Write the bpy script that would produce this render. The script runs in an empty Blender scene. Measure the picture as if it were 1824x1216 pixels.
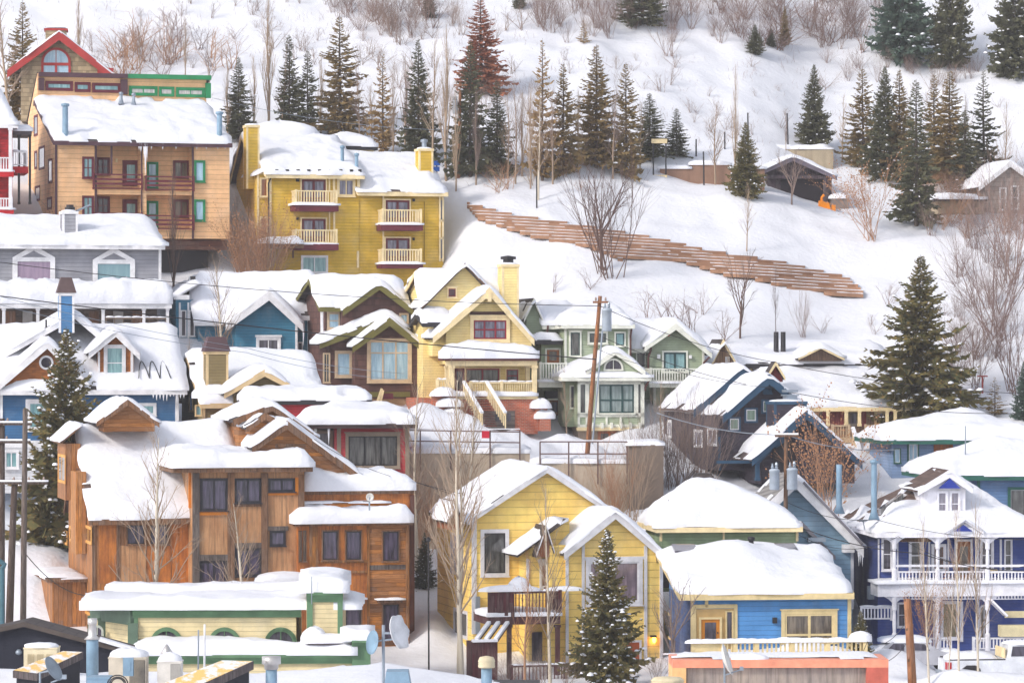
import bpy, bmesh, math, random
from mathutils import Vector, noise
sc = bpy.context.scene
COL = sc.collection
R = math.radians
F, CX, CY = 6460.0, 912.0, 608.0          # focal length and centre of the photograph, in its pixels

# ---------------------------------------------------------------- camera, sky, sun, exposure
cam = bpy.data.cameras.new('camera'); cam.sensor_width = 36; cam.lens = F / 1824 * 36
cam.clip_start = 1; cam.clip_end = 3000
camo = bpy.data.objects.new('camera', cam); COL.objects.link(camo)
camo.location = (0, 0, 0); camo.rotation_euler = (R(90), 0, 0); sc.camera = camo
SUN = Vector((-0.68, -0.52, 0.58)).normalized()      # towards the sun
world = bpy.data.worlds.new('World'); sc.world = world; world.use_nodes = True
wn = world.node_tree
sky = wn.nodes.new('ShaderNodeTexSky'); sky.sky_type = 'NISHITA'; sky.sun_disc = False
sky.sun_elevation = math.asin(SUN.z); sky.sun_rotation = math.atan2(SUN.x, SUN.y) % (2 * math.pi)
sky.air_density = 1.0; sky.dust_density = 6.0; sky.ozone_density = 1.0; sky.altitude = 2100
hsv = wn.nodes.new('ShaderNodeHueSaturation'); hsv.inputs['Saturation'].default_value = 0.38   # thin bright overcast
wn.links.new(sky.outputs[0], hsv.inputs['Color'])
wn.links.new(hsv.outputs[0], wn.nodes['Background'].inputs[0])
wn.nodes['Background'].inputs[1].default_value = 0.15
sl = bpy.data.lights.new('sun', 'SUN'); sl.energy = 1.35; sl.angle = R(9.0); sl.color = (1, .93, .83)
so = bpy.data.objects.new('sun', sl); COL.objects.link(so); so.rotation_euler = (-SUN).to_track_quat('-Z', 'Y').to_euler()
sc.view_settings.view_transform = 'Standard'; sc.view_settings.look = 'None'
sc.view_settings.exposure = 0.86; sc.view_settings.gamma = 1
sc.cycles.max_bounces = 6; sc.cycles.diffuse_bounces = 3; sc.cycles.glossy_bounces = 2
sc.cycles.transparent_max_bounces = 4; sc.cycles.volume_bounces = 0

# ---------------------------------------------------------------- materials
MATS = {}
def lin(c):
    return tuple((x / 12.92 if x <= .04045 else ((x + .055) / 1.055) ** 2.4) for x in (v / 255 for v in c))
class NT:
    def __init__(s, name):
        s.m = bpy.data.materials.new(name); s.m.use_nodes = True; s.t = s.m.node_tree
        s.b = s.t.nodes['Principled BSDF']; s.co = None
    def n(s, ty, **kw):
        x = s.t.nodes.new(ty)
        for k, v in kw.items(): setattr(x, k, v)
        return x
    def set(s, sock, v):
        if isinstance(v, bpy.types.NodeSocket): s.t.links.new(v, sock)
        else: sock.default_value = v
    def obj(s):
        if s.co is None: s.co = s.n('ShaderNodeTexCoord').outputs['Object']
        return s.co
    def xyz(s):
        if not hasattr(s, '_x'):
            q = s.n('ShaderNodeSeparateXYZ'); s.set(q.inputs[0], s.obj()); s._x = q.outputs
        return s._x
    def math(s, op, a, b=0.0, c=0.0):
        q = s.n('ShaderNodeMath', operation=op)
        for i, v in enumerate((a, b, c)): s.set(q.inputs[i], v)
        return q.outputs[0]
    def noise(s, scale, detail=4, vec=None, rough=.6):
        q = s.n('ShaderNodeTexNoise'); s.set(q.inputs['Vector'], vec or s.obj())
        q.inputs['Scale'].default_value = scale; q.inputs['Detail'].default_value = detail; q.inputs['Roughness'].default_value = rough
        return q.outputs['Fac']
    def mix(s, f, a, b, mode='MIX'):
        q = s.n('ShaderNodeMix', data_type='RGBA', blend_type=mode)
        s.set(q.inputs[0], f)
        for i, v in ((6, a), (7, b)):
            s.set(q.inputs[i], v if isinstance(v, bpy.types.NodeSocket) else (*v[:3], 1))
        return q.outputs[2]
    def ramp(s, f, a, b):
        q = s.n('ShaderNodeMapRange'); s.set(q.inputs[0], f); q.inputs[1].default_value = a; q.inputs[2].default_value = b
        return q.outputs[0]
    def comb(s, x, y, z):
        q = s.n('ShaderNodeCombineXYZ')
        for i, v in enumerate((x, y, z)): s.set(q.inputs[i], v)
        return q.outputs[0]
    def white(s, vec):
        q = s.n('ShaderNodeTexWhiteNoise', noise_dimensions='3D'); s.set(q.inputs['Vector'], vec); return q.outputs['Value']
    def bump(s, h, dist=.02, st=1.0):
        q = s.n('ShaderNodeBump'); s.set(q.inputs['Height'], h); q.inputs['Distance'].default_value = dist; q.inputs['Strength'].default_value = st
        s.set(s.b.inputs['Normal'], q.outputs[0])
    def done(s, col, rough=.7, spec=.3, metal=0.0):
        if isinstance(col, bpy.types.NodeSocket): s.set(s.b.inputs['Base Color'], col)
        else: s.b.inputs['Base Color'].default_value = (*col, 1)
        s.set(s.b.inputs['Roughness'], rough); s.b.inputs['Specular IOR Level'].default_value = spec; s.b.inputs['Metallic'].default_value = metal
        return s.m

def M(key, rgb=None, kind='plain', rough=.7, pitch=.18, rgb2=None, spec=.3, metal=0.0):
    """procedural material, made once per key"""
    if key in MATS: return MATS[key]
    t = NT(key); c = lin(rgb) if rgb else (.5, .5, .5); g_ = .3 * c[0] + .6 * c[1] + .1 * c[2]; c = tuple(max(.004, g_ + 1.0 * (v - g_)) for v in c)
    dk = tuple(v * .78 for v in c); lt = tuple(min(1, v * 1.12) for v in c)
    if kind == 'plain':
        col = t.mix(t.ramp(t.noise(1.7), .3, .7), dk, lt); t.bump(t.noise(14), .006)
        MATS[key] = t.done(col, rough, spec, metal)
    elif kind == 'siding':
        f = t.math('FRACT', t.math('DIVIDE', t.xyz()[2], pitch)); row = t.math('FLOOR', t.math('DIVIDE', t.xyz()[2], pitch))
        pl = t.math('FLOOR', t.math('ADD', t.math('DIVIDE', t.math('ADD', t.xyz()[0], t.xyz()[1]), 3.4), t.math('MULTIPLY', row, .37)))
        v = t.white(t.comb(pl, row, 0.0))
        col = t.mix(t.ramp(t.noise(.9), .3, .7), dk, lt)
        col = t.mix(t.math('MULTIPLY', v, .22), col, tuple(x * .7 for x in c))
        st = t.noise(.8, 5, t.comb(t.math('MULTIPLY', t.math('ADD', t.xyz()[0], t.xyz()[1]), 3.5), 0.0, t.math('MULTIPLY', t.xyz()[2], .35)))
        col = t.mix(t.math('MULTIPLY', t.ramp(st, .5, .78), .32), col, tuple(x * .55 for x in c)); col = t.mix(t.math('MULTIPLY', t.ramp(t.noise(.6, 6), .5, .8), .22), col, (.62, .60, .58))
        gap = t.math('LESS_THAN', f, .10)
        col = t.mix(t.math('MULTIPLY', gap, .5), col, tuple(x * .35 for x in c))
        t.bump(t.math('SUBTRACT', 1.0, f), .035)
        MATS[key] = t.done(col, rough, spec)
    elif kind in ('planks', 'boards'):                       # horizontal / vertical weathered wood
        c2 = lin(rgb2); a = t.xyz()[2] if kind == 'planks' else t.math('ADD', t.xyz()[0], t.xyz()[1])
        b = t.math('ADD', t.xyz()[0], t.xyz()[1]) if kind == 'planks' else t.xyz()[2]
        q = t.math('DIVIDE', a, pitch); row = t.math('FLOOR', q); f = t.math('FRACT', q)
        pl = t.math('FLOOR', t.math('ADD', t.math('DIVIDE', b, 1.5), t.math('MULTIPLY', row, .37)))
        v = t.white(t.comb(row, pl, 3.0)); v2 = t.white(t.comb(row, pl, 8.0))
        col = t.mix(v, c, c2); col = t.mix(t.math('MULTIPLY', v2, .4), col, (.25, .22, .2))
        gx = t.noise(2.5, 6, t.comb(t.math('MULTIPLY', a, 9.0), t.math('MULTIPLY', b, .8), row))
        col = t.mix(t.ramp(gx, .38, .72), col, tuple(x * .32 for x in c))
        col = t.mix(t.math('MULTIPLY', t.math('LESS_THAN', f, .08), .7), col, (.02, .015, .01))
        t.bump(t.math('ADD', v, gx), .02)
        MATS[key] = t.done(col, rough, spec)
    elif kind == 'rust':
        c2 = lin(rgb2); n = t.noise(1.1, 8, t.comb(t.math('MULTIPLY', t.xyz()[0], 1.6), t.xyz()[1], t.math('MULTIPLY', t.xyz()[2], .7)), .68)
        col = t.mix(t.ramp(n, .38, .66), c, c2)
        st = t.noise(1.5, 4, t.comb(t.math('MULTIPLY', t.xyz()[0], 6.0), t.xyz()[1], t.math('MULTIPLY', t.xyz()[2], .35)))
        col = t.mix(t.math('MULTIPLY', t.ramp(st, .45, .75), .85), col, tuple(x * .25 for x in c))
        t.bump(n, .01); MATS[key] = t.done(col, .55, .4)
    elif kind == 'shingle':
        q = t.math('DIVIDE', t.xyz()[2], pitch); row = t.math('FLOOR', q); f = t.math('FRACT', q)
        h = t.math('ADD', t.math('DIVIDE', t.math('ADD', t.xyz()[0], t.xyz()[1]), .22), t.math('MULTIPLY', row, .43))
        v = t.white(t.comb(t.math('FLOOR', h), row, 1.0))
        col = t.mix(v, tuple(x * .65 for x in c), lt)
        col = t.mix(t.math('MULTIPLY', t.math('LESS_THAN', f, .12), .6), col, tuple(x * .3 for x in c))
        t.bump(t.math('ADD', t.math('MULTIPLY', v, .4), t.math('SUBTRACT', 1.0, f)), .03)
        MATS[key] = t.done(col, rough, spec)
    elif kind == 'brick':
        q = t.n('ShaderNodeTexBrick'); t.set(q.inputs['Vector'], t.comb(t.math('ADD', t.xyz()[0], t.xyz()[1]), t.xyz()[2], 0.0))
        q.inputs['Scale'].default_value = 1; q.inputs['Brick Width'].default_value = .24; q.inputs['Row Height'].default_value = .085; q.inputs['Mortar Size'].default_value = .009
        q.inputs['Color1'].default_value = (*c, 1); q.inputs['Color2'].default_value = (*(x * .6 for x in c), 1); q.inputs['Mortar'].default_value = (.42, .36, .32, 1)
        col = t.mix(t.math('MULTIPLY', t.ramp(t.noise(.8), .45, .8), .5), q.outputs[0], lt); t.bump(q.outputs['Fac'], .01, -.6)
        MATS[key] = t.done(col, .85, .2)
    elif kind == 'concrete':
        n = t.noise(.5, 9, None, .7); st = t.noise(.6, 5, t.comb(t.math('MULTIPLY', t.xyz()[0], 3.0), t.xyz()[1], t.math('MULTIPLY', t.xyz()[2], .4)))
        col = t.mix(t.ramp(n, .3, .7), dk, lt); col = t.mix(t.math('MULTIPLY', t.ramp(st, .5, .75), .5), col, tuple(x * .5 for x in c))
        t.bump(t.noise(9), .02); MATS[key] = t.done(col, .9, .2)
    elif kind == 'seam':                                     # ribbed metal
        w = t.math('ABSOLUTE', t.math('SUBTRACT', t.math('FRACT', t.math('DIVIDE', t.math('ADD', t.xyz()[0], t.math('MULTIPLY', t.xyz()[1], .15)), pitch)), .5))
        col = t.mix(t.ramp(w, .25, .4), c, tuple(x * .5 for x in c)); t.bump(w, .06); MATS[key] = t.done(col, .45, .5, metal)
    elif kind == 'glass':
        c2 = lin(rgb2) if rgb2 else tuple(x * .35 for x in c)
        fold = t.noise(1.3, 3, t.comb(t.math('MULTIPLY', t.math('ADD', t.xyz()[0], t.xyz()[1]), 5.0), 0.0, t.math('MULTIPLY', t.xyz()[2], .5)))
        big = t.noise(1.1, 3)
        col = t.mix(t.ramp(fold, .35, .65), c, c2); col = t.mix(t.math('MULTIPLY', t.ramp(big, .5, .7), .7), col, c2)
        t.b.inputs['Coat Weight'].default_value = .6; t.b.inputs['Coat Roughness'].default_value = .04
        MATS[key] = t.done(col, .12, .5)
    return MATS[key]

def snow_mat(name, bd, k=1.0):
    t = NT(name); n = t.noise(3.0, 5); n2 = t.noise(.45, 3)
    col = t.mix(n2, tuple(k * v for v in (.79, .795, .86)), tuple(k * v for v in (.84, .845, .89))); t.bump(t.math('ADD', n, t.math('MULTIPLY', n2, 1.5)), bd)
    return t.done(col, .55, .25)
SNOW = snow_mat('snow', .05)
SNOWG = snow_mat('snow ground', .06, .94)

WHITE = M('white paint', (232, 230, 232)); CREAM = M('cream paint', (238, 216, 170)); GLASSD = M('dark glass', (92, 86, 102), 'glass', rgb2=(40, 36, 46))
GLASSL = M('lavender glass', (140, 138, 158), 'glass', rgb2=(70, 66, 84)); GLASST = M('teal glass', (150, 190, 190), 'glass', rgb2=(96, 136, 144))
GLASSB = M('pale blue blind', (176, 206, 222), 'glass', rgb2=(136, 172, 196)); GLASSW = M('warm dim glass', (128, 116, 100), 'glass', rgb2=(58, 50, 44))
GLASSG = M('grey glass', (112, 112, 110), 'glass', rgb2=(44, 42, 42))
METAL = M('galvanised metal', (150, 160, 172), rough=.4, metal=.4); DARK = M('dark metal', (44, 42, 46), rough=.5)
BLUEMETAL = M('blue grey duct', (128, 156, 178), rough=.45); ASPHALT = M('asphalt shingles', (74, 66, 64), 'shingle', pitch=.14)
BROWNROOF = M('brown shingles', (104, 84, 76), 'shingle', pitch=.14); WOOD = M('brown wood', (132, 86, 52), 'boards', rgb2=(108, 70, 44), pitch=.16)
MAROON = M('maroon paint', (104, 42, 54)); CONC = M('concrete', (150, 134, 124), 'concrete'); GREENP = M('green paint', (96, 130, 98))
BRICK = M('red brick', (200, 104, 70), 'brick'); NAVYTRIM = M('blue trim', (50, 80, 106)); OLIVE = M('olive trim', (112, 106, 56))

# ---------------------------------------------------------------- mesh building
class MB:
    def __init__(s): s.v = []; s.f = []
    def add(s, vs, fs):
        n = len(s.v); s.v += [tuple(v) for v in vs]; s.f += [[i + n for i in f] for f in fs]; return s
    def hexa(s, p):                                         # 8 corners: bottom ring, top ring
        return s.add(p, [(0, 3, 2, 1), (4, 5, 6, 7), (0, 1, 5, 4), (1, 2, 6, 5), (2, 3, 7, 6), (3, 0, 4, 7)])
    def box(s, x0, x1, y0, y1, z0, z1):
        return s.hexa([(x0, y0, z0), (x1, y0, z0), (x1, y1, z0), (x0, y1, z0), (x0, y0, z1), (x1, y0, z1), (x1, y1, z1), (x0, y1, z1)])
    def boxm(s, mp, u0, u1, d0, d1, w0, w1):
        return s.hexa([mp(u, d, w) for w in (w0, w1) for (u, d) in ((u0, d0), (u1, d0), (u1, d1), (u0, d1))])
    def bar(s, p, q, w, h=None):
        p, q = Vector(p), Vector(q); d = (q - p).normalized(); a = d.cross(Vector((0, 0, 1)))
        if a.length < .01: a = Vector((1, 0, 0))
        a.normalize(); b = a.cross(d); a *= w / 2; b *= (h or w) / 2
        return s.hexa([p - a - b, p + a - b, p + a + b, p - a + b, q - a - b, q + a - b, q + a + b, q - a + b])
    def prism(s, poly, y0, y1):                             # (x,z) outline extruded along y
        n = len(poly)
        return s.add([(x, y0, z) for x, z in poly] + [(x, y1, z) for x, z in poly],
                     [list(range(n)), list(range(2 * n - 1, n - 1, -1))] + [(i, (i + 1) % n, n + (i + 1) % n, n + i) for i in range(n)])
    def prismx(s, poly, x0, x1):                            # (y,z) outline extruded along x
        n = len(poly)
        return s.add([(x0, y, z) for y, z in poly] + [(x1, y, z) for y, z in poly],
                     [list(range(n)), list(range(2 * n - 1, n - 1, -1))] + [(i, (i + 1) % n, n + (i + 1) % n, n + i) for i in range(n)])
    def prismz(s, poly, z0, z1):
        n = len(poly)
        return s.add([(x, y, z0) for x, y in poly] + [(x, y, z1) for x, y in poly],
                     [list(range(n)), list(range(2 * n - 1, n - 1, -1))] + [(i, (i + 1) % n, n + (i + 1) % n, n + i) for i in range(n)])
    def tube(s, pts, rad, n=6, cap=True):
        pts = [Vector(p) for p in pts]; rings = []; ref = None
        for i, p in enumerate(pts):
            d = (pts[min(i + 1, len(pts) - 1)] - pts[max(i - 1, 0)])
            d = d.normalized() if d.length > 1e-6 else Vector((0, 0, 1))
            a = d.cross(Vector((.13, .97, .2)) if abs(d.y) < .9 else Vector((1, 0, 0))).normalized(); b = d.cross(a)
            r = rad[i] if isinstance(rad, (list, tuple)) else rad
            rings.append([p + (a * math.cos(k * 2 * math.pi / n) + b * math.sin(k * 2 * math.pi / n)) * r for k in range(n)])
        vs = [v for r in rings for v in r]; fs = []
        for i in range(len(pts) - 1):
            for k in range(n):
                fs.append((i * n + k, i * n + (k + 1) % n, (i + 1) * n + (k + 1) % n, (i + 1) * n + k))
        if cap: fs += [list(range(n - 1, -1, -1)), [(len(pts) - 1) * n + k for k in range(n)]]
        return s.add(vs, fs)
    def lathe(s, prof, n=12, c=(0, 0, 0)):                  # (r,z) profile
        vs = []; fs = []
        for r, z in prof:
            vs += [(c[0] + r * math.cos(k * 2 * math.pi / n), c[1] + r * math.sin(k * 2 * math.pi / n), c[2] + z) for k in range(n)]
        for i in range(len(prof) - 1):
            for k in range(n): fs.append((i * n + k, i * n + (k + 1) % n, (i + 1) * n + (k + 1) % n, (i + 1) * n + k))
        fs += [list(range(n - 1, -1, -1)), [(len(prof) - 1) * n + k for k in range(n)]]
        return s.add(vs, fs)
    def mound(s, c, rx, ry, h, seed=0, n=14, m=5):          # rounded lump of snow
        vs = []; fs = []; cx, cy, cz = c
        for j in range(m + 1):
            a = j / m * math.pi / 2; rr = math.cos(a); zz = math.sin(a) ** .8
            for k in range(n):
                t = k * 2 * math.pi / n; w = 1 + .16 * noise.noise((math.cos(t) * 1.3 + seed * 7.1, math.sin(t) * 1.3, j * .3))
                ex = lambda q: math.copysign(abs(q) ** .75, q)
                vs.append((cx + rx * rr * ex(math.cos(t)) * w, cy + ry * rr * ex(math.sin(t)) * w, cz + h * zz * w))
        for j in range(m):
            for k in range(n): fs.append((j * n + k, j * n + (k + 1) % n, (j + 1) * n + (k + 1) % n, (j + 1) * n + k))
        fs.append([m * n + k for k in range(n)])
        return s.add(vs, fs)
    def mesh(s, name, mats, smooth=False, mi=None, recalc=True):
        me = bpy.data.meshes.new(name); me.from_pydata(s.v, [], s.f)
        for m in (mats if isinstance(mats, (list, tuple)) else [mats]): me.materials.append(m)
        if recalc:
            bm = bmesh.new(); bm.from_mesh(me); bmesh.ops.recalc_face_normals(bm, faces=bm.faces); bm.to_mesh(me); bm.free()
        if mi: me.polygons.foreach_set('material_index', mi)
        if smooth: me.polygons.foreach_set('use_smooth', [True] * len(me.polygons))
        me.update(); return me
    def build(s, name, mat, parent=None, smooth=False, recalc=True):
        return link(name, s.mesh(name, mat, smooth, recalc=recalc), parent)
def link(name, data, parent=None, loc=None):
    o = bpy.data.objects.new(name, data); COL.objects.link(o)
    if parent: o.parent = parent
    if loc is not None: o.location = loc
    return o
def tag(o, label=None, cat=None, group=None, kind=None):
    for k, v in (('label', label), ('category', cat), ('group', group), ('kind', kind)):
        if v: o[k] = v
    return o
def thing(name, label, cat, loc=(0, 0, 0), rz=0, group=None):
    o = link(name, None, None, loc); o.rotation_euler = (0, 0, rz); o.empty_display_size = .5
    return tag(o, label, cat, group)

# ---------------------------------------------------------------- ground
COLS = {
 -900: [(150, -15), (172, -13), (186, -10), (196, -8), (210, -1.5), (226, 8), (238, 11), (245, 14)],
 0: [(140, -15.5), (165, -15), (174, -13.8), (180, -12.2), (187, -10.0), (197, -9.4), (209, -2.8), (217, -1), (226, 7.5), (238, 11), (245, 14)],
 150: [(140, -15.5), (168, -15), (180, -12.4), (187, -10.4), (197, -8.8), (208, -3.2), (216, 0), (225, 5.8), (233, 8.4), (240, 11), (245, 13.6)],
 300: [(140, -15.6), (172, -15), (186, -11), (196, -8), (206, -3.5), (214, .2), (222, 2.8), (229, 4.2), (236, 8.6), (240, 11), (245, 13.2)],
 600: [(140, -15.8), (170, -15.3), (180, -13), (190, -9), (200, -7), (207, -5.3), (216, -1.5), (223, 1.8), (231, 3.2), (236.5, 8), (240, 10.3), (245, 12.6)],
 740: [(140, -15.8), (168, -15.6), (178, -14), (190.2, -10.8), (190.9, -6.3), (193, -5.5), (203, -5), (216, -1), (223, 2.2), (232, 3.4), (236.5, 8.2), (240, 10.6), (245, 12.8)],
 860: [(140, -15.8), (168, -15.6), (178, -14), (190.2, -10.8), (190.9, -6.3), (193, -5.5), (203, -5), (216, -1), (226, 3.9), (234, 8.2), (240, 10.6), (245, 12.8)],
 1050: [(140, -15.8), (168, -15.6), (178, -14), (190.2, -11), (190.9, -7.2), (193, -6.7), (203, -6.0), (209, -4.2), (216, .6), (222, 3), (232, 7.2), (242, 11.2), (245, 12.4)],
 1130: [(140, -15.8), (170, -15.4), (180, -12.4), (190, -8.6), (200, -6.0), (210, -3), (216, .6), (223, 3.2), (233, 7.2), (243, 11), (246, 11.9)],
 1300: [(140, -15.8), (170, -15.3), (180, -12), (190, -8.4), (200, -6.5), (210, -3), (216, .5), (228, 4.5), (240, 9.6), (245, 10.6), (250, 12.6)],
 1500: [(140, -15.8), (177, -15.5), (179, -15.2), (187, -11.8), (195, -8), (208, -5.5), (218, -.3), (230, 4.1), (239, 8.0), (247, 8.9), (253, 11.5)],
 1824: [(140, -15.5), (157, -15.6), (161, -15.5), (177, -15.5), (179, -15.1), (187, -12), (195, -8.5), (207, -4.5), (214, -2.3), (225, 3.2), (236, 7.2), (245, 8.7), (251, 10.5)],
 2700: [(150, -15), (172, -14), (195, -8), (214, -2), (236, 7), (245, 9), (251, 10.5)],
}
CK = sorted(COLS)
BUMPS = []                                                  # ploughed snow banks: x, y, radius x, radius y, height
def colz(pts, Y):
    if Y <= pts[0][0]: return pts[0][1]
    for (a, za), (b, zb) in zip(pts, pts[1:]):
        if Y <= b: return za + (zb - za) * (Y - a) / (b - a)
    a, za = pts[-1]; d = Y - a
    return za + .47 * min(d, 110) + .1 * max(0, d - 110)
def T(X, Y, fine=False):
    u = CX + X * F / max(Y, 90)
    u = max(CK[0], min(CK[-1], u))
    for a, b in zip(CK, CK[1:]):
        if u <= b: break
    t = (u - a) / (b - a); t = t * t * (3 - 2 * t)
    z = colz(COLS[a], Y) * (1 - t) + colz(COLS[b], Y) * t
    if Y > 212:
        k = min(1, (Y - 212) / 20)
        z += k * (.55 * noise.noise((X * .09, Y * .12, 3.3)) + .9 * min(1, max(0, (Y - 245) / 15)) * noise.noise((X * .045 + Y * .02, Y * .05, 9.1)))
        if fine: z += k * (.26 * noise.noise((X * .4, Y * .4, 1.1)) + .10 * noise.noise((X * 1.1, Y * 1.1, 5.1)))
    elif fine: z += .10 * noise.noise((X * .5, Y * .5, 2.2))
    for (bx, by, rx, ry, h) in BUMPS:
        q = ((X - bx) / rx) ** 2 + ((Y - by) / ry) ** 2
        if q < 6: z += h * math.exp(-q) * (1 + .25 * noise.noise((X * .6, Y * .6, 7)))
    return z
def hit(px, py, Y0=150, Y1=330):
    """where the sight line through a pixel meets the ground"""
    k = (px - CX) / F; e = (CY - py) / F; Y = Y0
    while Y < Y1:
        if T(k * Y, Y) >= e * Y:
            a, b = Y - .5, Y
            for _ in range(8):
                m = (a + b) / 2
                if T(k * m, m) >= e * m: b = m
                else: a = m
            return Vector((k * b, b, T(k * b, b)))
        Y += .5
    return Vector((k * Y1, Y1, T(k * Y1, Y1)))
def at(px, py, Y): return Vector(((px - CX) / F * Y, Y, (CY - py) / F * Y))
BUMPS += [(-24.5, 181, 3.2, 4, 1.6), (2.9, 199, 1.5, 1.1, 1.1), (4.4, 198, .9, .8, .7), (1.4, 197, 1.0, .8, .5), (-2.6, 199.5, 1.6, 1.0, 1.0), (-5.4, 199.3, 1.9, 1.2, 1.7), (-1, 196.5, .8, .7, .5), (.3, 199.8, .7, .6, .6), (-4, 176, .9, 2.5, .9),
          (17.5, 167.5, 1.8, 2, 1.6), (20.5, 159.3, 4.6, 1.1, 1.15), (15.6, 160, 1.6, 1.4, .6), (5.2, 196.5, .7, .6, .5), (3.6, 201, 1.3, 1, .8)]
def axis(lo, hi, f0, f1, fine, coarse):
    a = []; x = lo
    while x < hi:
        a.append(x); x += fine if f0 <= x < f1 else coarse
    return a + [hi]
XS = axis(-420, 420, -42, 42, .5, 14); YS = axis(-160, 620, 150, 292, .5, 13)
g = MB(); nx = len(XS)
g.v = [(x, y, T(x, y, -60 < x < 60 and 140 < y < 330)) for y in YS for x in XS]
g.f = [(j * nx + i, j * nx + i + 1, (j + 1) * nx + i + 1, (j + 1) * nx + i) for j in range(len(YS) - 1) for i in range(nx - 1)]
ground = g.build('ground', SNOWG, None, True); tag(ground, kind='structure')
ground['label'] = 'snow covered hillside and valley floor'

# ---------------------------------------------------------------- houses
def snow_hf(x0, x1, y0, y1, zf, t, seed, parent, res=.3, edge=.6, lip=.38, op=(0, 0, 0, 0), mask=None, ov=.08, name='snow'):
    nx = max(6, int((x1 - x0) / res)); ny = max(6, int((y1 - y0) / res)); mb = MB(); th_ = []
    sd = seed * 3.17
    for j in range(ny + 1):
        for i in range(nx + 1):
            u, v = i / nx, j / ny; x = x0 + (x1 - x0) * u; y = y0 + (y1 - y0) * v
            d = min(9 if op[0] else x - x0, 9 if op[1] else x1 - x, 9 if op[2] else y - y0, 9 if op[3] else y1 - y)
            q = 1 - min(max(d, 0) / edge, 1); pr = lip + (1 - lip) * math.sqrt(max(0, 1 - q * q))
            n1 = noise.noise((x * .33 + sd, y * .33, sd)); n2 = noise.noise((x * 1.2 + sd, y * 1.2, sd + 5))
            n3 = noise.noise((x * .75 + sd, y * .75, sd + 31)); th = t * pr * max(.25, 1 + .42 * n1 + .20 * n2 + .10 * noise.noise((x * 2.6, y * 2.6, sd)))
            if d < .55 and n3 > .22 and lip < .45: th *= max(.12, 1 - 4 * (n3 - .22))
            if mask: th *= max(0, min(1, mask(u, v) + .35 * n2))
            r = .35; zz = (zf(max(x0, x - r), y) + zf(min(x1, x + r), y) + zf(x, max(y0, y - r)) + zf(x, min(y1, y + r))) / 4
            z = max(min(zz, zf(x, y)) + th, zf(x, y) + min(th, .05))
            w = ov * (1 + 2.4 * noise.noise((x * .9 + sd, y * .9, sd + 9)))
            X_ = x - w * (i == 0 and not op[0]) + w * (i == nx and not op[1]); Y_ = y - w * (j == 0 and not op[2]) + w * (j == ny and not op[3])
            mb.v.append((X_, Y_, z)); th_.append(th)
    W = nx + 1
    for j in range(ny):
        for i in range(nx):
            q = (j * W + i, j * W + i + 1, (j + 1) * W + i + 1, (j + 1) * W + i)
            if max(th_[k] for k in q) > .06: mb.f.append(q)
    loop = [i for i in range(nx + 1)] + [j * W + nx for j in range(1, ny + 1)] + [ny * W + i for i in range(nx - 1, -1, -1)] + [j * W for j in range(ny - 1, 0, -1)]
    n0 = len(mb.v)
    for k in loop:
        X_, Y_, z = mb.v[k]; mb.v.append((X_, Y_, z - max(th_[k], .02) - .04))
    m = len(loop)
    for a in range(m):
        b = (a + 1) % m
        if th_[loop[a]] > .03 or th_[loop[b]] > .03: mb.f.append((loop[b], loop[a], n0 + a, n0 + b))
    return mb.build(name, SNOW, parent, True, recalc=False)

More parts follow.
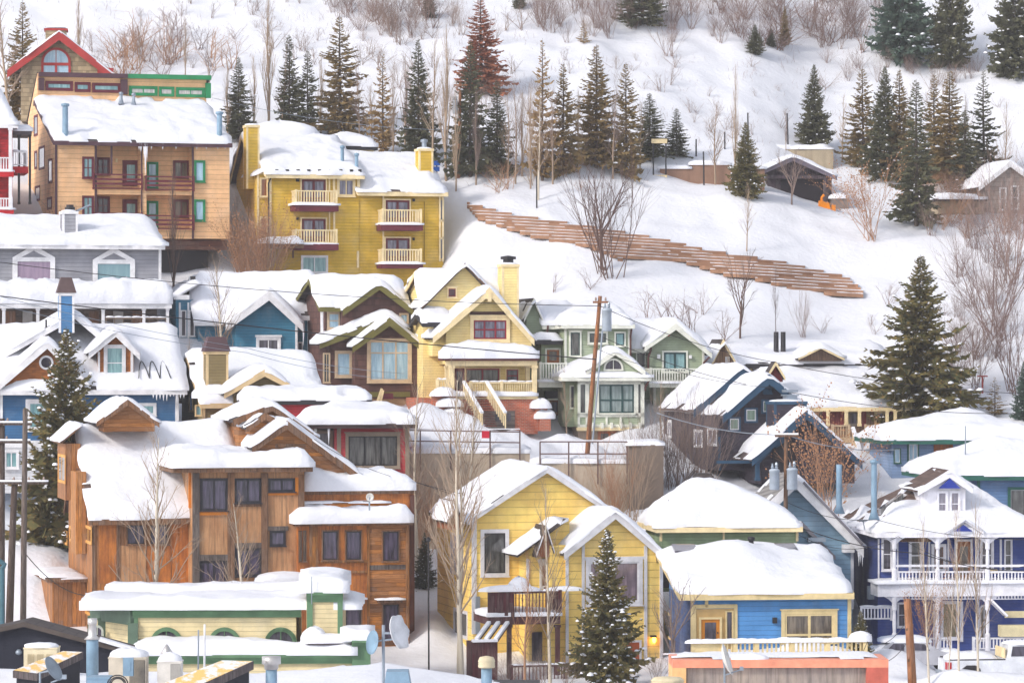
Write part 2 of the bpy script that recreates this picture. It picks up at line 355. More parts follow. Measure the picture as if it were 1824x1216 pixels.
HS = {}
class H:
    def __init__(s, name, label, cat, px, Y, rot=0.0, view=(0, 0, 1), group=None):
        s.vx, s.vy, s.vs = view
        gx = (px - CX) / F * Y; s.o = Vector((gx, Y, T(gx, Y))); s.c, s.s = math.cos(rot), math.sin(rot)
        s.e = thing(name, label, cat, s.o, rot, group); s.seed = len(HS) + 1; HS[label] = s
    def view(s, *v): s.vx, s.vy, s.vs = v; return s
    def px(s, zx, zy): return s.vx + zx / s.vs, s.vy + zy / s.vs
    def p(s, zx, zy, y=0.0):
        px, py = s.px(zx, zy); k = (px - CX) / F
        x = (k * (s.o.y + y * s.c) - s.o.x + y * s.s) / (s.c - k * s.s)
        return x, (CY - py) / F * (s.o.y + x * s.s + y * s.c) - s.o.z
    def pl(s, zx, zy, x):
        px, py = s.px(zx, zy); k = (px - CX) / F
        y = (s.o.x + x * s.c - k * (s.o.y + x * s.s)) / (s.s + k * s.c)
        return y, (CY - py) / F * (s.o.y + x * s.s + y * s.c) - s.o.z
    def sx(s): s.seed += 1.37; return s.seed
    def box(s, name, mat, a, b, y0, y1, parent=None, base=None):
        x0, z1 = s.p(*a, y0); x1, z0 = s.p(*b, y0)
        if base is not None: z0 = base
        return MB().box(x0, x1, y0, y1, z0, z1).build(name, mat, parent or s.e)
    def boxes(s, name, mat, rects, y0, y1, parent=None):
        for (a0, b0, a1, b1) in rects:
            x0, z1 = s.p(a0, b0, y0); x1, z0 = s.p(a1, b1, y0); o = MB().box(x0, x1, y0, y1, z0, z1).build(name, mat, parent or s.e)
        return o
    def gable(s, L, A, Rr, wl, wr, yb, y0, D, wm, rm=None, tm=None, t=.38, of=.45, tb=.26, rmask=None, back=.3, soffit=None, snow=True, wall='wall', edge=.6, lip=.38, om=None):
        yf = y0 - of; xl, zl = s.p(*L, yf); xa, za = s.p(*A, yf); xr, zr = s.p(*Rr, yf)
        ml = (za - zl) / (xa - xl); mr = (za - zr) / (xr - xa)
        zf = lambda x, y=0: za - ml * (xa - x) if x < xa else za - mr * (x - xa)
        w0 = s.p(wl, yb, y0)[0]; w1, zb = s.p(wr, yb, y0); y1 = y0 + D
        w0 = max(w0, xl + .02); w1 = min(w1, xr - .02)
        if wall:
            MB().prism([(w0, zb), (w1, zb), (w1, zf(w1) - .15), (xa, za - .15), (w0, zf(w0) - .15)] if w0 < xa < w1 else
                   [(w0, zb), (w1, zb), (w1, zf(w1) - .15), (w0, zf(w0) - .15)], y0, y1).build(wall, wm, s.e)
        ro = MB().prism([(xl, zl), (xa, za), (xr, zr), (xr, zr - .14), (xa, za - .16), (xl, zl - .14)], yf, y1 + back).build('roof', rm or ASPHALT, s.e)
        if tm:
            MB().prism([(xl - .02, zl + .015), (xa, za + .015), (xr + .02, zr + .015), (xr + .02, zr - tb), (xa, za - tb * 1.25), (xl - .02, zl - tb)], yf - .06, yf - .002).build('bargeboard', tm, s.e)
        if snow:
            snow_hf(xl, xr, yf, y1 + back, zf, t, s.sx(), ro, mask=rmask, edge=edge, lip=lip, op=om or (0, 0, 0, 0))
        return zf, ro
    def side(s, x0, x1, ye, yr, dr, D, wl, wr, yb, y0, wm, rm=None, tm=None, t=.42, of=.5, mask=None, zback=None, wall='wall', snow=True, op=(0, 0, 0, 0), lip=.38, edge=.6, add=None):
        yf = y0 - of; xm = (x0 + x1) / 2; xe0, _ = s.p(x0, ye, yf); xe1, ze = s.p(x1, ye, yf); ze = s.p(xm, ye, yf)[1]
        zr = s.p(xm, yr, dr)[1] - .85 * t * bool(snow); w0 = s.p(wl, ye, y0)[0]; w1, _ = s.p(wr, ye, y0); zb = s.p(xm, yb, y0)[1]
        m = (zr - ze) / (dr - yf); y1 = y0 + D; ybk = y1 + of; zbk = ze if zback is None else zback
        if ybk <= dr + .3: ybk = dr + .3; zbk = zr - .1
        m2 = (zr - zbk) / (ybk - dr)
        zf = lambda x, y: ze + (y - yf) * m if y < dr else zr - (y - dr) * m2
        if wall: MB().prismx([(y0, zb), (y0, zf(0, y0) - .15), (dr, zr - .15), (max(y1, dr + .1), zf(0, max(y1, dr + .1)) - .15), (max(y1, dr + .1), zb)], w0, w1).build(wall, wm, s.e)
        ro = MB().prismx([(yf, ze), (dr, zr), (ybk, zbk), (ybk, zbk - .14), (dr, zr - .16), (yf, ze - .14)], xe0, xe1).build('roof', rm or ASPHALT, s.e)
        if tm:
            mb = MB().box(xe0 - .03, xe1 + .03, yf - .06, yf - .002, ze - .26, ze + .01)
            for xa, xb in ((xe0 - .06, xe0 - .003), (xe1 + .003, xe1 + .06)):
                mb.prismx([(yf, ze + .01), (dr, zr + .01), (ybk, zbk + .01), (ybk, zbk - .25), (dr, zr - .28), (yf, ze - .25)], xa, xb)
            mb.build('fascia', tm, s.e)
        if snow: snow_hf(xe0, xe1, yf, ybk, zf if add is None else (lambda x, y: zf(x, y) + add((x - xe0) / (xe1 - xe0), (y - yf) / (ybk - yf))), t, s.sx(), ro, mask=mask, op=op, lip=lip, edge=edge)
        s.zf = zf
        return zf, ro
    def hip(s, x0, x1, ye, a0, a1, ya, D, wl, wr, yb, y0, wm, rm=None, tm=None, t=.45, of=.5, mask=None, dr=None, wall='wall', lip=.4, edge=.6):
        yf = y0 - of; xm = (x0 + x1) / 2; xe0 = s.p(x0, ye, yf)[0]; xe1 = s.p(x1, ye, yf)[0]; ze = s.p(xm, ye, yf)[1]
        y1 = y0 + D; ybk = y1 + of; dr = dr or (yf + ybk) / 2
        ra = s.p(a0, ya, dr)[0]; rb, zr = s.p(a1, ya, dr); zr -= .85 * t; ra = max(ra, xe0 + .2); rb = min(rb, xe1 - .2)
        w0 = s.p(wl, ye, y0)[0]; w1 = s.p(wr, ye, y0)[0]; zb = s.p(xm, yb, y0)[1]; h = zr - ze
        zf = lambda x, y: ze + h * max(0, min(1, (y - yf) / (dr - yf), (ybk - y) / (ybk - dr), (x - xe0) / (ra - xe0), (xe1 - x) / (xe1 - rb)))
        if wall: MB().box(w0, w1, y0, y1, zb, ze - .05).build(wall, wm, s.e)
        mb = MB(); b = [(xe0, yf, ze), (xe1, yf, ze), (xe1, ybk, ze), (xe0, ybk, ze), (ra, dr, zr), (rb, dr, zr)]
        mb.add(b + [(x, y, z - .14) for x, y, z in b[:4]], [(0, 1, 5, 4), (1, 2, 5), (2, 3, 4, 5), (3, 0, 4), (0, 6, 7, 1), (1, 7, 8, 2), (2, 8, 9, 3), (3, 9, 6, 0), (6, 9, 8, 7)])
        ro = mb.build('roof', rm or ASPHALT, s.e)
        if tm: MB().box(xe0 - .03, xe1 + .03, yf - .05, yf - .002, ze - .24, ze + .005).box(xe0 - .05, xe0 - .002, yf, ybk, ze - .24, ze + .005).box(xe1 + .002, xe1 + .05, yf, ybk, ze - .24, ze + .005).build('fascia', tm, s.e)
        snow_hf(xe0, xe1, yf, ybk, zf, t, s.sx(), ro, mask=mask, lip=lip, edge=edge)
        return zf, ro
    def slab(s, x0, x1, yt, yb, y0, y1, mat, t=.4, tm=None, parent=None, name='roof', slope=0.0, lip=.4, mask=None):
        xa, zt = s.p(x0, yt, y0); xb, zb = s.p(x1, yb, y0); zt = s.p((x0 + x1) / 2, yt, y0)[1]; zb = s.p((x0 + x1) / 2, yb, y0)[1]
        ro = MB().prismx([(y0, zb), (y0, zt), (y1, zt + slope * (y1 - y0)), (y1, zb + slope * (y1 - y0))], xa, xb).build(name, mat, parent or s.e)
        if t: snow_hf(xa, xb, y0, y1, lambda x, y: zt + slope * (y - y0), t, s.sx(), ro if not parent else ro, lip=lip, mask=mask)
        return ro
    def mp(s, y=None, x=None):
        if x is None: return lambda u, d, w: (u, y - d, w)
        return lambda u, d, w: (x - d, u, w)
    def win(s, a, b, y=0.0, tm=None, pane=None, nx=1, ny=1, tw=.1, sash=None, sw=.05, x=None, name='window', sill=True, hood=0, label=None, rows=None):
        if x is None: u0, w1 = s.p(*a, y); u1, w0 = s.p(*b, y)
        else: u1, w1 = s.pl(*a, x); u0, w0 = s.pl(*b, x)
        mp = s.mp(y, x) if x is None else (lambda u, d, w: (x - d * .4, u, w)); tm = tm or WHITE; fr = MB(); h = w1 - w0; tw = min(tw, .13 * (u1 - u0)); sw = min(sw, .075 * (u1 - u0))
        fr.boxm(mp, u0, u0 + tw, -.03, .08, w0, w1).boxm(mp, u1 - tw, u1, -.03, .08, w0, w1)
        fr.boxm(mp, u0 + tw, u1 - tw, -.03, .082, w1 - tw, w1).boxm(mp, u0 + tw, u1 - tw, -.03, .082, w0, w0 + tw)
        if hood: fr.boxm(mp, u0 - .06, u1 + .06, -.02, .14, w1 + .003, w1 + hood)
        sa = fr if sash is None else MB(); a0, a1, b0, b1 = u0 + tw, u1 - tw, w0 + tw, w1 - tw
        sa.boxm(mp, a0, a0 + sw, -.03, .05, b0, b1).boxm(mp, a1 - sw, a1, -.03, .05, b0, b1).boxm(mp, a0 + sw, a1 - sw, -.03, .051, b0, b0 + sw).boxm(mp, a0 + sw, a1 - sw, -.03, .051, b1 - sw, b1)
        for i in range(1, nx): q = a0 + (a1 - a0) * i / nx; sa.boxm(mp, q - sw * .6, q + sw * .6, -.03, .048, b0 + sw, b1 - sw)
        for r in (rows if rows else [j / ny for j in range(1, ny)]): q = b0 + (b1 - b0) * r; sa.boxm(mp, a0 + sw, a1 - sw, -.03, .046, q - sw * .5, q + sw * .5)
        f = fr.build(name, tm, s.e)
        if sash is not None: sa.build('sash', sash, f)
        MB().boxm(mp, a0 + .01, a1 - .01, -.03, .012, b0 + .01, b1 - .01).build('pane', pane or GLASSD, f)
        if sill:
            k = MB().boxm(mp, u0 - .03, u1 + .03, .081, .17, w0 - .02, w0 + .03).build('sill', tm, f)
        if label: f['label'] = label
        return f
    def arch(s, c, r, base, y, tm, pane, tw=.1, name='window', drop=0.0):
        x, z = s.p(*c, y); x1 = s.p(c[0] + r, c[1], y)[0]; r = x1 - x; zb = s.p(c[0], base, y)[1]; n = 14
        out = [(x + r * math.cos(k * math.pi / n), z + r * math.sin(k * math.pi / n)) for k in range(n + 1)]
        inn = [(x + (r - tw) * math.cos(k * math.pi / n), z + (r - tw) * math.sin(k * math.pi / n)) for k in range(n + 1)]
        if zb < z - .02: out = [(x + r, zb)] + out + [(x - r, zb)]; inn = [(x + r - tw, zb)] + inn + [(x - r + tw, zb)]
        mb = MB()
        for k in range(len(out) - 1):
            mb.prism([out[k], out[k + 1], inn[k + 1], inn[k]], y - .08, y + .03)
        mb.box(x - r, x + r, y - .09, y + .03, zb - tw, zb)
        mb.box(x - .02, x + .02, y - .05, y, zb, z + r - tw)
        f = mb.build(name, tm, s.e); MB().prism(inn, y - .015, y + .03).build('pane', pane, f); return f
    def round(s, c, r, y, tm, pane):
        x, z = s.p(*c, y); r = s.p(c[0] + r, c[1], y)[0] - x; n = 20; mb = MB()
        o = [(x + r * math.cos(k * 2 * math.pi / n), z + r * math.sin(k * 2 * math.pi / n)) for k in range(n)]
        i_ = [(x + r * .72 * math.cos(k * 2 * math.pi / n), z + r * .72 * math.sin(k * 2 * math.pi / n)) for k in range(n)]
        for k in range(n): mb.prism([o[k], o[(k + 1) % n], i_[(k + 1) % n], i_[k]], y - .08, y + .02)
        f = mb.build('window', tm, s.e); MB().prism(i_, y - .02, y + .02).build('pane', pane, f)
    def rail(s, a, b, y, mat, gap=.14, post=.1, name='railing', parent=None, bw=.045, horiz=0, snow=True, y1=None, posts=()):
        """railing along x between two pixels, optionally returning to depth y1 on both ends"""
        x0, zt = s.p(*a, y); x1, zb = s.p(*b, y); mb = MB()
        runs = [((x0, y), (x1, y))]
        if y1 is not None: runs += [((x0, y), (x0, y1)), ((x1, y), (x1, y1))]
        for (ax, ay), (bx, by) in runs:
            mb.bar((ax, ay, zt - .04), (bx, by, zt - .04), .11, .08); mb.bar((ax, ay, zb + .1), (bx, by, zb + .1), .07, .07)
            L = math.hypot(bx - ax, by - ay)
            if horiz:
                for k in range(horiz): q = zb + .1 + (zt - zb - .16) * (k + 1) / (horiz + 1); mb.bar((ax, ay, q), (bx, by, q), .04, .13)
            else:
                n = max(2, int(L / gap))
                for k in range(1, n): q = k / n; mb.box(ax + (bx - ax) * q - bw / 2, ax + (bx - ax) * q + bw / 2, ay + (by - ay) * q - bw / 2, ay + (by - ay) * q + bw / 2, zb + .1, zt - .06)
        for xx in [x0, x1] + [s.p(q, a[1], y)[0] for q in posts]: mb.box(xx - post / 2, xx + post / 2, y - post / 2, y + post / 2, zb, zt + .05)
        r = mb.build(name, mat, parent or s.e)
        if snow:
            m2 = MB(); n = max(2, int((x1 - x0) / .5)); 
            for k in range(n): m2.mound((x0 + (x1 - x0) * (k + .5) / n, y, zt + .01), (x1 - x0) / n * .62, .085, .09 + .05 * noise.noise((k * 1.7, s.seed, 2)), k, 8, 3)
            m2.build('snow', SNOW, r, True)
        return r
    def balcony(s, a, b, yf, yw, mat, floor, zfl, gap=.16):
        """a,b: pixel corners of railing; zfl: pixel of the floor band bottom"""
        x0, zt = s.p(*a, yf); x1, zb = s.p(*b, yf); z2 = s.p(b[0], zfl, yf)[1]
        bl = MB().box(x0 - .12, x1 + .12, yf - .12, yw, z2, zb).build('balcony', floor, s.e)
        s.rail(a, b, yf, mat, gap, .13, parent=bl, y1=yw, snow=False, bw=.07)
        snow_hf(x0 - .12, x1 + .12, yf - .1, yw, lambda x, y: zb, .16, s.sx(), bl, edge=.2, lip=.5)
        return bl
    def chimney(s, a, b, y0, d, mat, tm=None, cap=None, pipe=None, base=None):
        x0, z1 = s.p(*a, y0); x1, z0 = s.p(*b, y0)
        c = MB().box(x0, x1, y0, y0 + d, z0, z1).build('chimney', mat, s.e)
        if tm:
            w = .12; m = MB()
            for xx in (x0 - .01, x1 - w + .01):
                for yy in (y0 - .012, y0 + d - w + .01): m.box(xx, xx + w, yy, yy + w, z0, z1 - .003)
            m.box(x0 - .05, x1 + .05, y0 - .05, y0 + d + .05, z1, z1 + .16); m.build('trim', tm, c)
        if cap:
            q = .12; m = MB(); h = cap[1]
            m.hexa([(x0 - q, y0 - q, z1 + .16), (x1 + q, y0 - q, z1 + .16), (x1 + q, y0 + d + q, z1 + .16), (x0 - q, y0 + d + q, z1 + .16), (x0 + q, y0 + q, z1 + h), (x1 - q, y0 + q, z1 + h), (x1 - q, y0 + d - q, z1 + h), (x0 + q, y0 + d - q, z1 + h)])
            m.build('cap', cap[0], c)
        if pipe: MB().lathe([(pipe[0], 0), (pipe[0], pipe[1]), (pipe[0] * 1.5, pipe[1]), (pipe[0] * 1.5, pipe[1] + .15), (.02, pipe[1] + .22)], 10, ((x0 + x1) / 2, y0 + d / 2, z1 + .1)).build('flue', pipe[2], c)
        MB().mound(((x0 + x1) / 2, y0 + d / 2, z1 + .16), (x1 - x0) / 2, d / 2, .12, s.seed).build('snow', SNOW, c, True) if not cap else None
        return c
    def pipe(s, a, b, y, mat, r=None, cap=True, name='stovepipe', parent=None, skirt=True):
        """vertical pipe: a = top centre pixel, b = (half-width pixel edge, bottom pixel)"""
        x, zt = s.p(*a, y); zb = s.p(a[0], b[1], y)[1]; r = r or abs(s.p(a[0] + b[0], a[1], y)[0] - x)
        pr = ([(r * 2.1, -.05), (r * 1.05, .35)] if skirt else [(r, 0)]) + [(r, zt - zb - .22)]
        if cap: pr += [(r * 1.0, zt - zb - .2), (r * 1.45, zt - zb - .2), (r * 1.45, zt - zb - .05), (.02, zt - zb)]
        else: pr += [(r, zt - zb)]
        return MB().lathe(pr, 12, (x, y, zb)).build(name, mat, parent or s.e, True)
    def post(s, zx, zt, zb, w, y, mat, name='post', turned=False, parent=None):
        x, z1 = s.p(zx, zt, y); z0 = s.p(zx, zb, y)[1]; w = w / 2
        if turned:
            h = z1 - z0
            return MB().lathe([(w * 1.3, 0), (w * 1.3, .3 * h), (w * .8, .33 * h), (w, .5 * h), (w * .75, .72 * h), (w * 1.2, .75 * h), (w * 1.2, .86 * h), (w * 2, h)], 10, (x, y, z0)).build(name, mat, parent or s.e)
        return MB().box(x - w, x + w, y - w, y + w, z0, z1).box(x - w * 1.4, x + w * 1.4, y - w * 1.4, y + w * 1.4, z1 - .12, z1 - .002).box(x - w * 1.3, x + w * 1.3, y - w * 1.3, y + w * 1.3, z0, z0 + .15).build(name, mat, parent or s.e)
    def strip(s, rects, y, mat, d=.05, name='trim', x=None):
        for (a0, b0, a1, b1) in rects:
            if x is None: u0, w1 = s.p(a0, b0, y); u1, w0 = s.p(a1, b1, y)
            else: u1, w1 = s.pl(a0, b0, x); u0, w0 = s.pl(a1, b1, x)
            o = MB().boxm(s.mp(y, x), u0, u1, -.02, d, w0, w1).build(name, mat, s.e)
        return o
    def door(s, a, b, y, mat, tm, pane=None, name='door'):
        x0, z1 = s.p(*a, y); x1, z0 = s.p(*b, y); w = x1 - x0; h = z1 - z0
        d = MB().box(x0 - .1, x0, y - .09, y + .02, z0, z1).box(x1, x1 + .1, y - .09, y + .02, z0, z1).box(x0 - .1, x1 + .1, y - .092, y + .02, z1, z1 + .1).build('door_frame', tm, s.e)
        l = MB().box(x0, x1, y - .04, y + .02, z0, z1).build(name, mat, d)
        if pane: MB().box(x0 + w * .2, x1 - w * .2, y - .055, y, z0 + h * .2, z1 - h * .12).build('pane', pane, d)
        MB().box(x1 - w * .14, x1 - w * .08, y - .09, y - .03, z0 + h * .44, z0 + h * .5).build('handle', DARK, d)
        return d
# view = (left, top, magnification) of the enlargement in which a house was measured
V1 = (0, 0, 2.967); V2 = (400, 180, 3.576); V4 = (1340, 0, 2.965); V5 = (0, 350, 2.967); V6 = (440, 450, 3.475); V7 = (900, 480, 2.967); V8 = (1340, 400, 2.965)
VA = (0, 680, 2.2675); VB = (300, 700, 3.039); VC = (0, 990, 3.508); VD = (440, 990, 3.508); VE = (740, 800, 2.924); VF = (1100, 830, 3.15); VG = (1440, 780, 2.789); VH = (1140, 630, 4.343); VK = (720, 640, 4.56)
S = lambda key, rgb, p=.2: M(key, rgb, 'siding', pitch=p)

# ---- upper street, left
def red_house():
    h = H('red_house', 'red house with white porch posts at the left edge of the upper street', 'house', -40, 224, .2, V1)
    red = M('red shingle wall', (176, 34, 42), 'shingle', pitch=.16)
    h.hip(-330, 92, 655, -190, -70, 330, 7, -310, 66, 1200, 0, red, tm=WHITE, t=.5)
    h.strip([(-120, 1000, 40, 1012)], 0, M('red trim', (190, 30, 40)), .06)
    for zz in (-30, 55): h.post(zz, 678, 1110, .2, -1.2, WHITE)
    for y0, y1, k in ((830, 905, 935), (1045, 1105, 1130)):
        h.balcony((-110, y0), (62, y1), -1.2, 0, WHITE, M('red trim', (190, 30, 40)), k)
    h.win((-60, 715), (-5, 830), 0, WHITE, GLASSD, 2, 1)
    h.slab(66, 168, 690, 712, .5, 4.5, M('porch roof', (90, 80, 84)), .35)
    for zz in (100, 158): h.post(zz, 712, 1080, .14, .7, DARK)
    h.rail((68, 800), (140, 880), .6, WHITE, y1=3.5, gap=.15)
    h.box('side_deck', M('red trim', (190, 30, 40)), (66, 880), (150, 915), .5, 4.4)
red_house()

def stone_house():
    h = H('stone_gabled_house', 'tan stone house with red gable trim and arched window behind the peach apartments', 'house', 60, 245, .1, V1)
    rt = M('red gable trim', (172, 58, 56)); st = M('tan stone wall', (172, 152, 122), 'shingle', pitch=.3)
    h.gable((40, 372), (312, 164), (608, 400), 110, 520, 640, 0, 8, st, tm=rt, t=.16, of=.7, tb=.5)
    h.arch((296, 330), 78, 390, 0, rt, GLASSB, .16)
    h.strip([(222, 332, 372, 348), (290, 345, 302, 390)], 0, rt, .1)
    h.strip([(515, 360, 600, 392)], -.3, rt, .1)
    c = h.chimney((240, 158), (350, 330), 3.2, 1.6, st); h.box('trim', rt, (232, 150), (358, 162), 3.1, 4.9, c)
stone_house()

def peach_apartments():
    h = H('peach_apartment_house', 'peach apartment house with maroon balconies and green window frames', 'apartment house', 99, 226, .28, V1)
    w = S('peach siding', (242, 192, 142), .3); mr = M('maroon paint'); gt = M('bright green trim', (40, 134, 86)); pp = M('purple brown trim', (84, 58, 66))
    dr = 7.5; yR = h.p(655, 548, dr)[1]; zE = h.p(755, 755, 0)[1]; zC = h.p(655, 392, dr)[1]; zBk = h.pl(150, 640, 0)[1]; zb = h.p(755, 1262, 0)[1]
    x0 = 0; x1 = h.p(1213, 900, 0)[0]
    MB().prismx([(1.6, zb), (1.6, zE + .1), (dr, yR - .15), (dr, zC - .05), (11.6, zBk), (11.6, zb)], x0, x1).build('wall', w, h.e)
    for a, b in (((295, 745), (500, 1262)), ((1022, 745), (1213, 1262)), ((750, 752), (774, 1262)), ((500, 1002), (750, 1030)), ((774, 1010), (1022, 1032)), ((500, 1215), (750, 1262)), ((774, 1212), (1022, 1262))):
        h.box('wall', w, a, b, 0, 1.602)
    h.box('foundation', M('brown foundation', (120, 62, 36), 'planks', rgb2=(90, 54, 40), pitch=.3), (300, 1262), (1200, 1320), .4, 11)
    h.box('crawlspace_shade', DARK, (330, 1320), (1100, 1440), 1.5, 10)  # solid dark block, painted as the shade beneath the house
    h.side(286, 1224, 752, 512, dr, 5.0, 295, 1213, 1262, 0, w, tm=pp, wall=None, t=.42, op=(0, 0, 0, 1), mask=lambda u, v: 1 if v < .86 or not (.34 < u < .47 or .68 < u < .74) else .0)
    xa, xm, xb = h.p(203, 450, dr)[0], h.p(672, 450, dr)[0], h.p(1112, 480, dr)[0]
    for (a, b, tm, pane, px) in ((xa, xm, pp, GLASST, ((240, 385, 452), (395, 478, 458), (487, 637, 462))), (xm + .003, xb, gt, M('white blind', (210, 206, 200), 'glass', rgb2=(170, 166, 164)), ((682, 832, 478), (840, 920, 482), (930, 1082, 486)))):
        MB().box(a, b, dr - .35, dr + .5, zC - .28, zC).build('fascia', tm, h.e)
        for u0, u1, c in px:
            h.win((u0, c - 24), (u1, c + 30), dr - .02, mr if tm is pp else gt, pane, 2 if u1 - u0 > 100 and tm is gt else 1, 1, .14, sill=False)
    h.strip([(636, 420, 672, 500)], dr, pp, .2); h.strip([(1084, 440, 1112, 520)], dr, gt, .2); h.strip([(203, 412, 232, 478)], dr, pp, .2)
    MB().prismx([(dr, zC), (11.9, zBk + .1), (11.9, zBk), (dr, zC - .04)], xa - .1, xb).build('roof', ASPHALT, h.e)
    h.strip([(290, 752, 303, 1262)], 0, pp, .04)
    for a, b, y in (((500, 760), (512, 1262), 0), ((584, 765), (594, 920), 0), ((1014, 770), (1024, 1262), 0), ((745, 760), (752, 1262), 0)): h.strip([(*a, *b)], y, pp, .05, 'post')
    for dy in (0, 206):
        k = lambda q: q + dy
        h.win((434, k(828)), (496, k(946)), 0, mr, GLASST, 2, 2, .1)
        h.win((508, k(832)), (580, k(928)), 1.6, mr, GLASSD, 2, 2, .1)
        h.door((655, k(856)), (728, k(985)), 1.6, mr, mr, GLASST)
        h.win((775, k(856)), (836, k(1000)), 1.6, gt, GLASSB, 1, 2, .1)
        h.win((914, k(848)), (1000, k(945)), 1.6, mr, GLASSW, 2, 1, .1)
        h.win((1026, k(848)), (1084, k(966)), 0, gt, GLASSB, 1, 1, .12)
        h.rail((494, k(918)), (750, k(1005)), -.25, mr, horiz=2, snow=False, y1=.1); h.rail((772, k(930)), (1024, k(1012)), -.25, mr, horiz=2, snow=False, y1=.1)
    for a, b in (((180, 612), (200, 715)), ((206, 778), (236, 892)), ((256, 842), (276, 965)), ((183, 800), (196, 892)), ((250, 1045), (274, 1105)), ((186, 985), (212, 1060))): h.win(a, b, 0, mr, GLASSD, 1, 1, .1, x=0, sill=False)
    h.pipe((345, 545), (15, 740), -.1, BLUEMETAL); h.pipe((1160, 588), (14, 750), -.1, BLUEMETAL); h.pipe((640, 485), (8, 548), 5.6, METAL); h.pipe((706, 490), (8, 558), 5.5, METAL)
    h.boxes('wall_lamp', CREAM, [(610, 838, 622, 858)], 1.45, 1.6)
    m = MB()
    for i, q in enumerate((762, 768, 776, 735, 745, 800, 860, 930, 1040, 1090, 1150, 1190)):
        x, z = h.p(q, 760, -.5); L = (.9, 2.0, 1.1, .4, .5)[i] if i < 5 else .35; m.tube([(x, -.5, z), (x, -.5, z - L * .6), (x, -.5, z - L)], [.07, .04, .005], 5)
    m.build('icicles', SNOW, h.e)
peach_apartments()

def mustard_apartments():
    h = H('mustard_apartment_house', 'mustard yellow apartment house with cream railed balconies below the conifers', 'apartment house', 479.7, 229, .27, V2)
    w = S('mustard siding', (218, 178, 64), .2); tr = CREAM; md = M('maroon paint')
    bare = lambda u, v: 0 if (.60 < u < .97 and v > .60) and noise.noise((u * 9, v * 7, 2)) > -.25 else 1
    h.side(268, 888, 468, 188, 7.6, 11, 290, 856, 1250, 0, w, tm=tr, t=.42, mask=bare, rm=BROWNROOF)
    h.side(852, 1420, 580, 318, 6.0, 9.5, 857, 1393, 1250, .06, w, tm=tr, t=.5, rm=BROWNROOF)
    # hump behind the ridge and the small penthouse
    x, z = h.p(350, 205, 8.0); MB().mound((x, 8.2, z - .5), 2.6, 1.6, 1.25, 4, 20).build('snow', SNOW, h.e, True)
    h.hip(700, 972, 288, 740, 800, 215, 4, 757, 950, 330, 8.4, CREAM, tm=DARK, t=.6)
    bl = M('brown blind', (126, 72, 40), 'glass', rgb2=(150, 96, 60))
    xb0, _ = h.p(212, 600, .4); MB().box(xb0, -.002, .4, 3.4, h.p(212, 872, .4)[1], h.p(212, 462, .4)[1]).build('bay', w, h.e)
    zb_ = h.p(212, 462, .4)[1]; snow_hf(xb0 - .2, 0, .2, 3.6, lambda x, y: zb_ + (x - xb0) * .5, .3, 5.5, h.e, edge=.35)
    for a, b in (((224, 488), (278, 614)), ((224, 736), (278, 862))): h.win(a, b, .4, tr, bl, 1, 1, .08)
    h.strip([(206, 462, 219, 872), (214, 455, 290, 468)], .4, tr, .04)
    for a, b in (((482, 490), (652, 655)), ((482, 740), (652, 905)), ((1016, 622), (1186, 785)), ((1016, 864), (1186, 1030))):
        h.win(a, b, 0, tr, GLASSL, 2, 1, .09, md, .16, sill=False, rows=[.18])
    h.win((716, 490), (832, 612), 0, tr, GLASSL, 2, 1, .12)
    h.win((486, 982), (658, 1100), 0, WHITE, GLASST, 2, 1, .1)
    for a, b, f in (((455, 568), (712, 662), 703), ((455, 818), (712, 912), 950), ((1008, 690), (1250, 786), 826), ((1008, 942), (1250, 1036), 1066)):
        h.balcony(a, b, -1.25, .0, tr, md, f, .17)
    h.strip([(284, 470, 298, 1060), (844, 480, 862, 600), (662, 488, 672, 570), (690, 488, 704, 570), (664, 705, 672, 820), (692, 705, 704, 820), (1006, 600, 1016, 950), (1366, 610, 1376, 1022), (1384, 612, 1396, 1022), (842, 955, 856, 1062), (1366, 755, 1396, 768), (1366, 870, 1396, 880)], -.03, tr, .05)
    h.strip([(1376, 632, 1386, 756), (1376, 880, 1386, 1002)], -.05, GLASSD, .03, 'pane')
    h.strip([(1270, 640, 1274, 1020)], -.02, M('dark mustard', (140, 110, 34)), .03, 'downspout')
    m = MB(); x, z = h.p(300, 472, -.1); z2 = h.p(290, 860, -.1)[1]; m.tube([(x, -.25, z), (x - .2, -.1, z - .5), (x - .2, -.1, z2)], .05, 6).build('downspout', DARK, h.e)
    a = h.slab(228, 505, 905, 935, -2.4, -.05, WOOD, .42, name='awning'); h.strip([(430, 925, 440, 1000)], -.6, WOOD, .1, 'bracket')
    h.boxes('wall_lamp', DARK, [(458, 492, 476, 514), (458, 738, 472, 756), (1200, 622, 1214, 640), (1200, 870, 1212, 888)], -.14, 0)
    h.chimney((140, 168), (222, 560), 1.6, 1.0, w, tr); 
    h.chimney((1238, 318), (1328, 560), 1.9, 1.0, w, tr, pipe=(.16, .5, METAL))
    h.pipe((750, 282), (11, 430), .5, BLUEMETAL); h.pipe((841, 330), (11, 450), .0, BLUEMETAL)
    for q, zz in ((402, 262), (516, 274), (650, 278)):
        x, z = h.p(q, zz, 5.4); MB().box(x - .5, x + .5, 5.0, 5.9, z - .6, z + .02).build('skylight', GLASSL, h.e)
    h.box('lower_deck', M('red brown deck', (140, 62, 46), 'boards', rgb2=(110, 50, 40)), (330, 1090), (478, 1160), -1.5, -.1)
    m = MB()
    for i in range(9):
        x, z = h.p(330 + i * 68 if i < 8 else 860, 452, -.35); m.box(x - .1, x + .1, -.5, -.35, z - .05, z + .16)
    m.build('snow_guard', DARK, h.e)
mustard_apartments()

